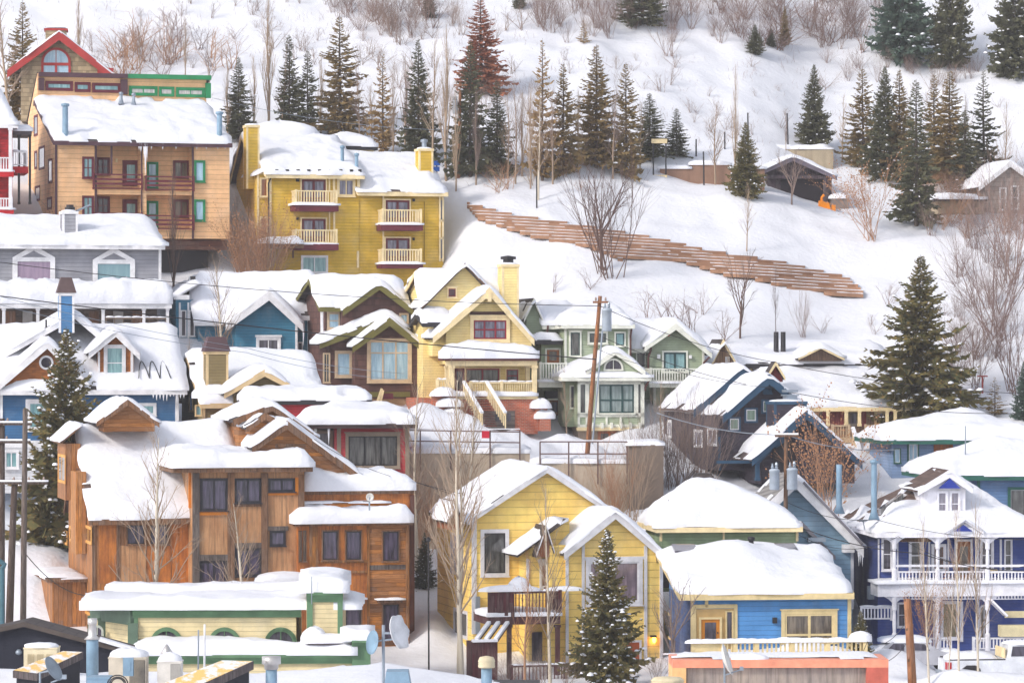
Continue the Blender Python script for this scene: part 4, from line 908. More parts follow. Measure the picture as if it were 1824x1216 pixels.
# ---- front row
def reclaimed_wood_house():
    h = H('reclaimed_wood_house', 'large house of rusty panels and reclaimed brown wood with dark windows', 'house', 163, 172, .24, VA)
    wd = M('reclaimed planks', (206, 134, 66), 'boards', rgb2=(140, 92, 56), pitch=.22); pk = M('mixed plank infill', (220, 140, 58), 'planks', rgb2=(126, 86, 60), pitch=.2)
    ru = M('rust panel', (204, 124, 52), 'rust', rgb2=(140, 78, 38)); pl = M('pale rust panel', (198, 150, 108), 'rust', rgb2=(170, 120, 80)); tr = M('brown timber trim', (150, 104, 68), 'boards', rgb2=(120, 84, 58), pitch=.3)
    gy = M('weathered grey post', (112, 98, 92), 'boards', rgb2=(92, 82, 80)); orange = M('orange sill', (206, 124, 40)); bk = M('black sash', (46, 44, 52), rough=.4)
    pane = M('violet dark glass', (96, 86, 112), 'glass', rgb2=(40, 36, 50))
    h.side(366, 1012, 552, 146, 6.2, 9.4, 372, 1000, 1020, 0, wd, tm=tr, t=.45, rm=BROWNROOF)
    # roof goes on behind the tower
    h.gable((392, 162), (516, 72), (642, 166), 420, 625, 200, 3.4, 4, pk, tm=tr, t=.28, tb=.22, of=.4)
    h.strip([(372, 556, 384, 940), (470, 556, 484, 812), (776, 556, 790, 812)], 0, tr, .06)
    for a, b, m_ in (((484, 660), (590, 812), pl), ((594, 662), (690, 812), ru), ((400, 560), (470, 812), ru), ((694, 560), (776, 812), ru)): h.strip([(*a, *b)], 0, m_, .03, 'panel')
    h.win((508, 572), (588, 658), 0, tr, pane, 2, 1, .07, bk); h.win((602, 572), (680, 658), 0, tr, pane, 2, 1, .07, bk)
    # left wall: oriel, planks, windows
    xo = -1.0; ya, _ = h.pl(268, 400, xo) if False else (4.0, 0)
    z0 = h.p(262, 478, 4)[1]; z1 = h.p(262, 250, 4)[1]
    MB().box(-.75, -.002, 4.2, 7.4, z0, z1).build('oriel', wd, h.e)
    ro = MB().hexa([(-1.0, 3.9, z1), (.05, 3.9, z1 + .85), (.05, 7.7, z1 + .85), (-1.0, 7.7, z1), (-1.0, 3.9, z1 + .12), (.05, 3.9, z1 + .97), (.05, 7.7, z1 + .97), (-1.0, 7.7, z1 + .12)]).build('oriel_roof', tr, h.e)
    snow_hf(-1.0, .0, 3.9, 7.7, lambda x, y: z1 + .12 + .85 * (x + 1.0), .3, 6.6, ro, edge=.3)
    gl = M('warm dark glass', (150, 110, 60), 'glass', rgb2=(60, 44, 30))
    for a, b, xx in (((236, 288), (264, 412), -.75), ((284, 290), (316, 362), -.01), ((250, 592), (272, 660), -.01), ((282, 580), (313, 656), -.01), ((343, 575), (370, 658), -.01), ((300, 870), (330, 930), -.01), ((338, 870), (366, 945), -.01)):
        h.win(a, b, 0, M('honey trim', (214, 158, 88)), gl, 2, 1, .09, x=xx, sill=False)
    MB().box(-.5, -.002, 2.0, 4.1, h.p(300, 690, 3)[1], h.p(300, 360, 3)[1]).build('oriel', M('honey boards', (214, 146, 74), 'boards', rgb2=(186, 118, 58)), h.e)
    # lower left entry block and shed roofs
    xq = h.p(243, 830, 2)[0]; z2 = h.p(260, 812, 1.0)[1]; z3 = h.p(260, 1010, 1.0)[1]
    MB().box(-1.6, -.003, 2.2, 7, z3, z2).build('entry_block', wd, h.e); e = MB().box(-1.9, .0, 1.7, 7.3, z2, z2 + .18).build('entry_roof', tr, h.e)
    snow_hf(-1.9, 0, 1.7, 7.3, lambda x, y: z2 + .18, .2, 4.4, e, edge=.3)
    h.view(*VB)
    # middle tower
    h.box('tower_wall', pl, (128, 430), (735, 1100), -1.2, 3.0)
    ro = h.slab(24, 782, 398, 428, -1.9, 4.2, tr, .75, name='tower_roof', lip=.3)
    h.strip([(130, 432, 166, 1100)], -1.2, gy, .12, 'post')
    for a, b in ((320, 356), (502, 538)): h.strip([(a, 432, b, 1100)], -1.2, tr, .12, 'post')
    h.strip([(108, 425, 136, 620)], -.7, orange, .2, 'post'); h.strip([(685, 455, 702, 550), (166, 636, 322, 658), (538, 534, 700, 550)], -1.2, orange, .09, 'sill')
    h.strip([(166, 874, 322, 904), (352, 810, 504, 836), (534, 720, 648, 742)], -1.2, gy, .1, 'lintel'); h.strip([(702, 440, 735, 1000), (350, 594, 504, 612)], -1.2, tr, .08)
    for a, b, n in (((170, 460), (322, 638), 2), ((354, 460), (504, 596), 2), ((538, 460), (688, 536), 2), ((166, 904), (322, 1060), 2), ((358, 836), (504, 992), 2), ((548, 742), (634, 828), 1)):
        h.win(a, b, -1.2, bk, pane, n, 1, .06, bk, .07)
    # plank gables behind the tower
    h.gable((455, 290), (642, 150), (1045, 452), 470, 1000, 640, .6, 6, pk, tm=tr, t=.32, tb=.32, of=.4)
    h.win((596, 290), (676, 380), .6, tr, pane, 1, 1, .1, bk, hood=.14); h.boxes('wall_lamp', DARK, [(738, 322, 758, 350)], .4, .6)
    h.gable((350, 145), (562, 58), (806, 236), 380, 780, 300, 3.4, 5, pk, tm=tr, t=.3, tb=.28, of=.4)
    h.gable((424, 182), (522, 108), (604, 150), 440, 590, 220, 1.9, 3, pk, tm=tr, t=.14, tb=.26, of=.3)
    # right wing
    h.box('wing_wall', ru, (700, 545), (1330, 1420), 0, 6)
    ro = h.slab(728, 1330, 524, 546, -.15, 6, tr, .95, name='wing_roof', lip=.5); h.strip([(1305, 550, 1330, 1420)], 0, M('dark rust edge', (110, 60, 40), 'rust', rgb2=(84, 50, 40)), .1)
    h.strip([(708, 596, 1190, 618)], -.2, orange, .3, 'lintel'); h.slab(708, 1190, 592, 598, -.6, -.05, tr, .1, name='ledge'); h.strip([(720, 618, 800, 650)], -.01, pane, .02, 'pane')
    h.box('bay_wall', ru, (702, 715), (1084, 1420), -1.6, -.003); h.box('bay_wall', pk, (1084, 715), (1300, 1420), -1.6, -.004)
    ro = h.slab(690, 1326, 700, 716, -2.0, .2, tr, .75, name='bay_roof', lip=.45)
    h.strip([(762, 716, 808, 1420), (1074, 716, 1088, 1420), (1284, 720, 1302, 1420), (918, 960, 928, 1130), (808, 905, 1075, 916), (808, 962, 1075, 972)], -1.6, M('honey timber', (180, 118, 56), 'boards', rgb2=(150, 98, 50)), .07)
    h.strip([(1088, 930, 1284, 952)], -1.6, gy, .03)
    for a, b in (((828, 740), (922, 906)), ((954, 740), (1048, 906)), ((1154, 742), (1252, 912)), ((952, 1136), (1048, 1340)), ((1154, 1136), (1252, 1340))): h.win(a, b, -1.6, tr, pane, 1, 1, .06, bk, .08)
    h.slab(940, 1065, 1112, 1132, -2.0, -1.55, tr, .1, name='ledge'); h.slab(1138, 1268, 1114, 1134, -2.0, -1.55, tr, .1, name='ledge')
    for a, b in (((704, 742), (722, 912)), ((728, 742), (746, 912))): h.win(a, b, -1.6, tr, gl, 1, 1, .05, bk)
    x, z = h.p(635, 1010, -1.6); MB().mound((x, -1.6, z - .1), 1.5, .6, .5, 9).build('snow', SNOW, h.e, True)
reclaimed_wood_house()

def cream_building():
    h = H('cream_green_flat_building', 'low cream building with green cornices, arched windows and flat snowy roof', 'building', 237, 158, .03, VC)
    w = S('cream lap siding', (222, 204, 160), .2); g = GREENP; gd = M('dark green recess', (88, 108, 92))
    def corn(a, b, yt, yb, y):
        x0, z1 = h.p(a, yt, y); x1 = h.p(b, yt, y)[0]; z0 = h.p(a, yb, y)[1]; q = (z1 - z0) / 3; m = MB()
        for i in range(3): m.box(x0, x1, y - .32 + .1 * i, y + .002 * i + .1, z1 - q * (i + 1), z1 - q * i)
        return m.build('cornice', g, h.e), x0, x1, z1
    x0 = h.p(832, 400, 0)[0]; x1 = h.p(1850, 400, 0)[0]; zt = h.p(832, 330, 0)[1]; zb = h.p(832, 620, 0)[1] - 3
    MB().box(x0, x1, 0, 9, zb, zt).build('wall', w, h.e)
    xc = h.p(565, 400, 3)[0]
    MB().prismz([(x0 - .002, .05), (x0 - .002, 9), (xc, 9), (xc, 4.2), (xc + .6, 2.6)], zb, zt - .02).build('wall', w, h.e)
    m = MB(); pts = [(x0, 0), (xc + .6, 2.6), (xc, 4.2)]
    for (ax, ay), (bx, by) in zip(pts, pts[1:]):
        for z_ in (zt - .12, zt - .36, zt - .58): m.bar((ax, ay - .1, z_), (bx, by - .1, z_), .3 - .1 * (zt - z_), .23)
    for (ax, ay) in pts: m.box(ax - .22, ax + .22, ay - .2, ay + .2, zb, zt - .6)
    m.build('cornice', gd, h.e)
    corn(830, 1880, 322, 382, 0); h.strip([(832, 382, 862, 545)], 0, g, .08)
    snow_hf(xc - .2, x0 + 9.9, -.4, 4.2, lambda x, y: zt + .02, .5, 7.7, h.e, lip=.75, edge=.4)
    h.arch((608, 470), 40, 520, 1.9, M('pale arch trim', (190, 196, 186)), GLASSD, .1)
    for q in (1040, 1402, 1755): h.arch((q, 545), 102, 545, 0, g, GLASSD, .17)
    h.arch((2360 - 608 - 0, 545), 4, 545, 0, g, GLASSD, .02) if False else None
    # back parapet
    z1 = h.p(665, 238, 7)[1]; xa = h.p(665, 238, 7)[0]; xb = h.p(2080, 238, 7)[0]
    MB().box(xa, xb, 7, 7.4, zt, z1).build('parapet', M('mauve parapet', (128, 112, 120)), h.e); snow_hf(xa, xb, 6.4, 8.0, lambda x, y: z1, .5, 8.8, h.e, lip=.7, edge=.4)
    h.view(*VD)
    h.arch((210, 545), 102, 545, 0, g, GLASSD, .18)
    # right pier
    xp0 = h.p(372, 400, -.5)[0]; xp1 = h.p(598, 400, -.5)[0]; zp = h.p(372, 222, -.5)[1]
    MB().box(xp0, xp1, -.5, 8, zb, zp).build('pier', w, h.e); corn(372, 600, 222, 280, -.5)
    h.strip([(374, 280, 410, 560), (566, 280, 598, 560), (410, 278, 566, 286)], -.5, g, .08)
    snow_hf(xp0 - .3, xp1 + .1, -.8, 7.5, lambda x, y: zp, .62, 1.7, h.e, lip=.75, edge=.4)
    # lower storey in front
    h.view(*VC); y = -1.7; xl = h.p(850, 640, y)[0]; zl = h.p(850, 612, y)[1]
    h.view(*VD); xr = h.p(664, 640, y)[0]; xe = h.p(770, 640, y)[0]; ze = h.p(700, 525, y - .3)[1]
    MB().box(xl, xr, y, -.004, zb, zl).build('wall', w, h.e); snow_hf(xl, xr, y - .3, .0, lambda x, y_: zl, .55, 3.9, h.e, lip=.75, edge=.4)
    h.view(*VC); corn(850, 2210, 614, 672, y); h.view(*VD)
    MB().box(xr - .05, xe, y - .3, 0, zb, ze).build('pier', g, h.e); corn(655, 775, 525, 560, y - .3)
    snow_hf(xr - .5, xe + .05, y - .4, -.3, lambda x, y_: ze, .6, 5.9, h.e, lip=.8, edge=.4)
    x, z = h.p(420, 520, -1); MB().mound((x, -1, z - .2), .6, .8, .75, 2).build('snow', SNOW, h.e, True)
    MB().box(h.p(380, 520, -1.6)[0], xr, -1.8, -.51, zl, h.p(380, 520, -1.6)[1]).build('ledge', M('mauve parapet'), h.e)
    snow_hf(h.p(380, 520, -1.6)[0], xr - .1, -1.9, -.52, lambda x, y_: z - .05, .3, 4.9, h.e, lip=.8, edge=.3)
    h.pipe((404, 128), (3, 300), -1.0, METAL, cap=False, skirt=False, name='antenna_mast')
cream_building()

def yellow_house():
    h = H('bright_yellow_house', 'bright yellow house with white gable trim and a maroon deck', 'house', 848, 171, .24, VE)
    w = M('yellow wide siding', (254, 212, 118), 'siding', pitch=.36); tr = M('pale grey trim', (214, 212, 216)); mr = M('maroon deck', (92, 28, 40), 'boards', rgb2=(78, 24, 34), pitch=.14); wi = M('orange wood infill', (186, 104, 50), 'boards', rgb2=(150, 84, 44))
    h.gable((268, 372), (685, 90), (1010, 312), 300, 960, 1200, 1.6, 7.8, w, tm=tr, t=.26, tb=.24, of=.4, rmask=lambda u, v: 1 if not (.12 < u < .26 and v < .3) else .55)
    h.gable((172, 372), (216, 268), (252, 372), 184, 246, 420, .9, 3, wi, tm=tr, t=.2, tb=.16, of=.3, wall='gable_infill')
    h.strip([(293, 372, 318, 960)], 1.6, tr, .05)
    h.win((338, 416), (486, 662), 1.6, tr, GLASSG, 1, 1, .2, DARK, .06); h.win((186, 432), (248, 662), 0, tr, M('red drape glass', (150, 70, 64), 'glass', rgb2=(110, 96, 90)), 3, 4, .05, x=0.0) if False else None
    xl = h.p(300, 600, 1.6)[0]
    h.win((184, 430), (250, 662), 0, tr, M('red drape glass', (120, 70, 64), 'glass', rgb2=(90, 76, 70)), 2, 3, .08, x=xl, sill=False); h.win((200, 820), (272, 992), 0, tr, GLASSG, 1, 1, .12, x=xl, sill=False)
    # front wing
    zf, ro = h.gable((776, 540), (1042, 318), (1298, 550), 790, 1284, 1260, -1.6, 3.6, w, tm=tr, t=.3, tb=.32, of=.4)
    # entrance roof sweeping down left of the wing
    xa, za = h.p(775, 376, -.6); za -= 1.0; xb, zb = h.p(525, 560, -.6)
    e = MB().hexa([(xb, -.9, zb), (xa, -.9, za + 1.0), (xa, 1.55, za + 1.0), (xb, 1.55, zb), (xb, -.9, zb + .14), (xa, -.9, za + 1.14), (xa, 1.55, za + 1.14), (xb, 1.55, zb + .14)]).build('entry_roof', ASPHALT, h.e)
    snow_hf(xb, xa, -.9, 1.55, lambda x, y: zb + .14 + (x - xb) / (xa - xb) * (za + 1.0 - zb), .26, 2.9, e)
    x5, z5 = h.p(592, 575, -.4); x6 = xa + .3; sl_ = (za + 1.0 - zb) / (xa - xb); MB().prism([(x5, z5), (x6, z5), (x6, zb + sl_ * (x6 - xb) - .03), (x5, zb + sl_ * (x5 - xb) - .03)], -.42, 1.5).build('wall', w, h.e)
    h.box('wall', w, (592, 570), (700, 1200), -.4, 1.6); h.strip([(578, 570, 592, 700)], -.42, tr, .05)
    h.gable((632, 548), (682, 396), (722, 530), 640, 714, 560, -1.15, 1.6, wi, tm=tr, tb=.1, of=.15, snow=False)
    h.win((646, 590), (715, 722), -.4, tr, M('red drape glass'), 2, 1, .08, hood=.2); h.box('wall', w, (700, 500), (796, 1200), -1.2, 1.5)
    h.strip([(782, 545, 797, 1230), (866, 490, 880, 1230), (1190, 500, 1206, 1230), (1272, 545, 1288, 1230), (880, 560, 1190, 572)], -1.6, tr, .06)
    h.win((886, 568), (1182, 812), -1.6, tr, M('mauve glass', (150, 130, 138), 'glass', rgb2=(96, 84, 92)), 2, 1, .2, tr, .06)
    h.door((1052, 1005), (1165, 1230), -1.6, M('brick red door', (168, 82, 44)), tr)
    l = h.boxes('porch_lamp', DARK, [(1230, 968, 1256, 978)], -1.85, -1.6); t = NT('lit lamp'); t.b.inputs['Emission Color'].default_value = (1, .42, .05, 1); t.b.inputs['Emission Strength'].default_value = 6; x, z = h.p(1243, 990, -1.75)
    MB().lathe([(.04, -.16), (.09, -.08), (.1, .06), (.05, .12)], 10, (x, -1.75, z)).build('lamp_glass', t.done((.9, .45, .1)), l, True)
    # maroon deck
    zd = h.p(500, 862, -3)[1]; x0 = h.p(378, 800, -3.4)[0]; x1 = h.p(755, 800, -3.4)[0]; zt = h.p(500, 742, -3.4)[1]
    dk = MB().box(x0, x1, -3.4, -.45, h.p(500, 912, -3.4)[1], zd).build('deck', mr, h.e)
    snow_hf(x0, x1, -3.4, -.5, lambda x, y: zd, .22, 9.2, dk, edge=.25, lip=.6)
    MB().box(x0, h.p(505, 800, -3.4)[0], -3.42, -3.3, zd, zt).build('deck_panel', mr, dk); h.rail((505, 740), (752, 865), -3.4, mr, .16, .16, parent=dk, snow=False, y1=-.6)
    m = MB(); m.mound(((x0 + x1) / 2 - .6, -3.2, zt + .02), 1.5, .35, .3, 1); x, z = h.p(545, 735, -3); m.mound((x, -2.9, zt - .1), .62, .5, .75, 5); m.mound((x + 2, -3.2, zt), 1.0, .25, .22, 7).build('snow', SNOW, dk, True)
    for q in (488, 740): h.post(q, 912, 1230, .2, -3.2, mr)
    sb = h.box('stair_enclosure', mr, (296, 1004), (428, 1300), -4.6, -3.4); x, z = h.p(310, 1000, -4.6)
    for i in range(3):
        a = h.p(318 + 50 * i, 1000, -4.6); b = h.p(384 + 48 * i, 912, -3.4); c = MB().bar((a[0], -4.6, a[1]), (b[0], -3.4, b[1]), .14, .14).build('rafter', mr, sb); MB().bar((a[0], -4.6, a[1] + .12), (b[0], -3.4, b[1] + .12), .18, .12).build('snow', SNOW, sb)
    MB().box(h.p(298, 1000, -4.7)[0], h.p(428, 1000, -4.7)[0], -4.75, -4.4, z - .02, z + .1).build('snow', SNOW, sb)
    h.rail((500, 1125), (780, 1230), -4.2, mr, .16, .14); h.strip([(606, 950, 660, 1100)], -.4, GLASSD, .03, 'pane'); h.strip([(312, 765, 334, 960)], 1.5, METAL, .12, 'conduit')
    k = h.boxes('electric_meter', METAL, [(136, 905, 170, 960)], -.2, .2) if False else None
    x, z = h.pl(150, 940, xl); MB().box(xl - .3, xl, x - .25, x + .25, z - .5, z + .1).build('meter_box', METAL, h.e); MB().mound((xl - .2, x, z + .1), .4, .5, .45, 3).build('snow', SNOW, h.e, True)
    MB().box(xl - .003, xl + 8, 1.603, 9.3, h.pl(200, 1200, xl)[1] - 2, h.pl(200, 1100, xl)[1]).build('foundation', CONC, h.e)
yellow_house()

def hip_green_house():
    h = H('green_hip_roof_house', 'pale green house almost hidden under a tall hipped snow roof', 'house', 1175, 172.6, .12, VF)
    w = S('moss siding', (140, 158, 124), .16)
    ri = lambda u, v: 0 if (abs(u - (.10 + v * .5)) < .012 and .06 < v < .42) else 1
    h.hip(222, 1035, 342, 430, 540, 58, 4.8, 246, 1008, 700, 0, w, tm=CREAM, t=.55, of=.5)
    h.strip([(236, 346, 250, 420), (1000, 350, 1014, 420)], 0, CREAM, .05); h.strip([(590, 350, 600, 410)], -.02, CREAM, .06, 'downspout')
    x, z = h.p(480, 40, 4); MB().prism([(x - .9, z - .75), (x + .9, z - .75), (x + .3, z + .02), (x - .3, z + .02)], 3.4, 4.3).build('ridge_cap', ASPHALT, h.e)
    m = MB()
    a = Vector((h.p(430, 70, 4)[0], 3.9, h.p(430, 70, 4)[1] + .42)); b = Vector((h.p(232, 335, -.5)[0], -.3, h.p(232, 335, -.5)[1] + .5)); m.bar(a.lerp(b, .02), a.lerp(b, .70), .16, .06).build('bare_hip', ASPHALT, h.e)
hip_green_house()

def azure_house():
    h = H('azure_blue_house', 'azure blue house with cream trim, big snow roof and a railed front deck', 'house', 1228, 165.5, .12, VF)
    w = M('azure siding', (84, 144, 204), 'siding', pitch=.22); nv = M('shade-painted azure siding', (62, 84, 128), 'siding', pitch=.2); tr = M('cream trim', (222, 200, 150))  # nv: azure side wall with its shade painted into the siding colour
    zf, ro = h.side(352, 1322, 716, 428, 6.0, 6, 412, 1308, 1200, 0, w, tm=tr, t=.5, of=.45, add=lambda u, v: 0.75 * math.exp(-((u - .42) / .2) ** 2 - ((v - .52) / .3) ** 2))
    x, z = h.p(745, 405, 4.5); 
    pass
    h.strip([(490, 728, 508, 790), (410, 728, 424, 1100), (1290, 728, 1310, 1100), (508, 730, 1290, 740), (424, 775, 670, 795), (652, 775, 672, 1000), (424, 795, 440, 1000)], 0, tr, .06)
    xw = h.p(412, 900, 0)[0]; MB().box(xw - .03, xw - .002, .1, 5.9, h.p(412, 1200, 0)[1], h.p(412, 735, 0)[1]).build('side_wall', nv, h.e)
    h.box('porch_recess_panel', M('tan porch wall', (196, 164, 110)), (440, 800), (652, 1100), -.02, .05); h.door((468, 858), (572, 1000), -.05, M('amber door', (196, 124, 36)), tr, GLASSD); h.win((605, 808), (650, 985), -.02, tr, GLASSD, 1, 1, .08)
    h.win((918, 808), (1232, 992), 0, tr, GLASSW, 2, 1, .16, tr, .1, hood=.06, rows=[.2])
    h.boxes('wall_lamp', DARK, [(872, 848, 896, 880)], -.16, 0)
    h.win((262, 808), (302, 975), 0, tr, GLASSD, 1, 2, .1, x=h.p(412, 900, 0)[0], sill=False)
    for q in (380, 940):
        x = h.p(q, 450, 4.8)[0]; MB().prismx([(4.4, zf(x, 4.4)), (5.5, zf(x, 5.5)), (5.5, zf(x, 5.5) + .55), (4.4, zf(x, 4.4) + .55)], x - .55, x + .55).build('skylight', GLASSD, h.e)
    h.pipe((692, 480), (5, 545), 3.2, DARK, cap=False, skirt=False); h.pipe((750, 392), (14, 440), 4.6, DARK, skirt=False)
    dp = MB(); zd = h.p(700, 1108, -3)[1]; x0 = h.p(415, 1000, -3.2)[0]; x1 = h.p(1390, 1000, -3.2)[0]
    d = MB().box(x0, x1, -3.2, -.07, zd - .3, zd).build('deck', tr, h.e); h.rail((590, 985), (1388, 1105), -3.2, tr, .2, .2, parent=d, snow=False, bw=.075, posts=(660, 780, 980, 1180)); h.box('deck_panel', tr, (415, 985), (580, 1105), -3.2, -3.1, d)
    zr = h.p(900, 985, -3.2)[1]; m = MB()
    for k in range(16): m.mound((x0 + (x1 - x0) * (k + .5) / 16, -3.2, zr - .02), .55, .17, .2 + .12 * noise.noise((k * 1.3, 4, 4)) + (.25 if k == 15 else 0), k, 10, 4)
    m.build('snow', SNOW, d, True)
    snow_hf(x0 + .2, x1 - .2, -3.0, -.2, lambda x, y: zd, .5, 6.1, d)
    st = MB(); x, z = h.p(1040, 1040, -1.6); st.mound((x, -1.6, zd + .35), 1.2, .6, .5, 4).build('snow', SNOW, d, True)
azure_house()

def light_blue_house():
    h = H('light_blue_gabled_house', 'light blue gabled house with a ribbed metal roof and small flag', 'house', 1385, 179.6, .1, VF)
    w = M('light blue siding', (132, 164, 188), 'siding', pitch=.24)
    h.gable((640, 420), (1000, 52), (1378, 455), 700, 1318, 1000, 0, 4.5, w, tm=WHITE, t=.3, tb=.5, of=.7, rm=M('ribbed metal', (150, 146, 144), 'seam', pitch=.3), rmask=lambda u, v: 0 if u < .5 else (1 if u > .52 else .4))
    h.strip([(1308, 460, 1324, 800)], 0, WHITE, .05)
    m = MB()
    a = h.p(1010, 50, -.9); b = h.p(1375, 445, -.9); m.bar((a[0] + .3, -.88, a[1] - .35), (b[0], -.88, b[1] + .05), .1, .12).build('gutter', M('grey gutter', (120, 116, 124)), h.e)
    h.gable((960, 420), (1036, 312), (1220, 505), 980, 1190, 620, -1.4, 1.4, w, tm=M('grey gutter', (120, 116, 124)), t=.08, tb=.2, of=.3, rmask=lambda u, v: 1 if u < .5 else .5)
    h.box('wall', w, (1018, 440), (1160, 600), -1.4, 0); h.strip([(1075, 520, 1150, 560)], -1.4, WHITE, .05); h.boxes('meter_box', METAL, [(1070, 400, 1168, 424)], -1.9, -1.45)
    x, z = h.p(1350, 440, -.7); h.box('corbel', WHITE, (1268, 440), (1330, 484), -.5, .02)
    h.pipe((1243, -10), (16, 260), 3.0, BLUEMETAL, cap=False)
    m = MB(); r = random.Random(8)
    for i in range(7): x, z = h.p(1350 + i * 4, 460, -.7); m.tube([(x, -.7, z), (x, -.7, z - r.uniform(.3, .9))], [.05, .004], 4)
    m.build('icicles', SNOW, h.e)
    # flag on a short staff, hung from the wall
    x, z = h.p(1190, 478, -1.7); p = h.e.matrix_basis @ Vector((x, -1.7, z)); p = h.o + Vector((x * h.c + 1.7 * h.s, x * h.s - 1.7 * h.c, z))
    f = thing('flag', 'small striped flag hanging on the light blue gabled house', 'flag', p)
    MB().tube([(0, .6, -.5), (0, 0, .1)], .02, 6).build('staff', METAL, f)
    rd = M('flag red', (186, 40, 60)); wh = M('flag white', (232, 228, 232)); bl = M('flag blue', (40, 44, 104)); vs = []; fs = []; mi = []
    for j in range(15):
        for i in range(10):
            sx = i / 9; sz = j / 14; vs.append((-.22 + .42 * sx - .14 * sz, .05 * math.sin(sx * 9 + sz * 3), -1.15 * sz - .12 * sx))
    for j in range(14):
        for i in range(9):
            fs.append((j * 10 + i, j * 10 + i + 1, (j + 1) * 10 + i + 1, (j + 1) * 10 + i)); mi.append(2 if (j < 6 and i < 5) else (0 if i % 2 == 0 else 1))
    b = MB(); b.v, b.f = vs, fs; link('cloth', b.mesh('cloth', [rd, wh, bl], True, mi, recalc=False), f)
light_blue_house()

def victorian():
    h = H('purple_porch_victorian', 'purple Victorian house with white two storey porches and a roof dormer', 'house', 1563, 178.2, .09, VG)
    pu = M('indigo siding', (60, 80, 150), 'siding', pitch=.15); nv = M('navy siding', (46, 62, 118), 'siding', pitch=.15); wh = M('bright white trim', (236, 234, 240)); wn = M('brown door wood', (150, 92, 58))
    mk = lambda u, v: 0 if (v > .10 and u < .57 * v + .01 and u > .03 and noise.noise((u * 22, v * 9, 1.7)) < .34 - (v < .3) * .45) or (v > .26 and .20 < u < .46 and noise.noise((u * 20, v * 9, 6)) < .3) or abs(u - .57 * v) < .016 and v > .12 or (u > .62 and abs(u - 1 + .9 * v) < .02 and v > .2) else 1
    zf, ro = h.hip(338, 1165, 468, 575, 720, 168, 8.5, 346, 1140, 1060, 0, pu, tm=wh, t=.3, of=1.9, rm=BROWNROOF, mask=mk, lip=.5)
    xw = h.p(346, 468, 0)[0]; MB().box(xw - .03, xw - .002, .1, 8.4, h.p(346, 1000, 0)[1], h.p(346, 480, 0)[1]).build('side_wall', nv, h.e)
    # dormer
    h.gable((545, 255), (700, 158), (812, 245), 575, 780, 400, -.2, 3.5, wh, tm=wh, t=.16, tb=.3, of=.35, rm=BROWNROOF, rmask=lambda u, v: 1 if (u * 7 % 1 < .45 or u > .5) else 0)
    p = [h.p(642, 248, -.3), h.p(750, 248, -.3), h.p(697, 198, -.3)]; MB().prism(p, -.62, -.5).build('gable_panel', M('cobalt paint', (40, 60, 150)), h.e)
    h.win((638, 262), (692, 390), -.2, wh, M('lilac glass', (150, 146, 158), 'glass', rgb2=(110, 104, 116)), 1, 2, .1); h.win((702, 262), (754, 390), -.2, wh, M('lilac glass'), 1, 2, .1)
    h.gable((684, 466), (775, 398), (868, 464), 700, 850, 470, -1.9, 1.5, wh, tm=wh, t=.16, tb=.14, of=.1); p = [h.p(722, 462, -2), h.p(815, 462, -2), h.p(770, 430, -2)]; MB().prism(p, -2.08, -1.98).build('gable_panel', M('cobalt paint'), h.e)
    h.pipe((326, 105), (14, 400), -.8, BLUEMETAL); xs = h.p(338, 468, -1.9)[0]; c_ = [(xs + 1.0, 2.0), (xs + 1.0, 2.8), (xs + 2.1, 2.8), (xs + 2.1, 2.0)]; MB().hexa([(x, y, zf(x, y) - .05) for x, y in c_] + [(x, y, zf(x, y) + .3) for x, y in c_]).build('skylight', GLASSG, h.e)
    d = MB(); x, z = h.p(272, 415, -1.2); d.lathe([(.02, 0), (.18, .03), (.3, .1)], 12, (x, -1.2, z)).tube([(x, -1.2, z), (x + .1, -1.1, z - .4)], .03, 5).build('dish', METAL, h.e)
    # porches
    h.strip([(345, 468, 1140, 490)], -1.7, wh, .1, 'beam'); fl = h.box('porch_floor', wh, (345, 720), (1140, 782), -1.9, 0); x0, z = h.p(345, 720, -1.9); x1 = h.p(1140, 720, -1.9)[0]; snow_hf(x0, x1, -1.95, -.2, lambda x, y: z, .14, 4.1, fl, edge=.2, lip=.6)
    for q in (427, 642, 890, 1130): h.post(q, 490, 722, .2, -1.7, wh, turned=True); h.post(q, 782, 1055, .2, -1.7, wh, turned=True)
    for q in (427, 642, 890, 1130):                         # gingerbread brackets
        for yy, sgn in ((492, 1), (492, -1), (784, 1), (784, -1)):
            x, z = h.p(q, yy, -1.7); MB().prism([(x, z), (x + sgn * .55, z), (x + sgn * .3, z - .14), (x + sgn * .12, z - .3), (x, z - .55)], -1.74, -1.66).build('bracket', wh, h.e)
    for a, b, sn in ((432, 638, 0), (646, 886, 0), (894, 1126, 0)):
        h.rail((a, 660), (b, 722), -1.7, wh, .16, .1, snow=False, bw=.06); h.strip([(a, 628, b, 638)], -1.7, wh, .06, 'beam')
        m = MB(); xa, z1 = h.p(a, 782, -1.7); xb, z0 = h.p(b, 797, -1.7); n = int((xb - xa) / .16); m.bar((xa, -1.7, z0), (xb, -1.7, z0), .05)
        for k in range(n): m.box(xa + k * .16, xa + k * .16 + .07, -1.73, -1.67, z0, z1)
        m.build('frieze', wh, h.e)
    h.rail((540, 990), (706, 1052), -1.7, wh, .16, .12, snow=False, bw=.065); h.rail((820, 990), (1135, 1052), -1.7, wh, .16, .12, snow=False, bw=.065)
    for a, b, pn, n in (((362, 492), (418, 660), GLASSD, 1), ((498, 505), (566, 660), GLASSG, 1), ((610, 525), (684, 662), M('red brown pane', (120, 78, 62), 'glass', rgb2=(70, 48, 42)), 2), ((850, 500), (920, 662), GLASSD, 2), ((972, 500), (1012, 662), GLASSG, 1)): h.win(a, b, 0, wh, pn, n, 2, .13)
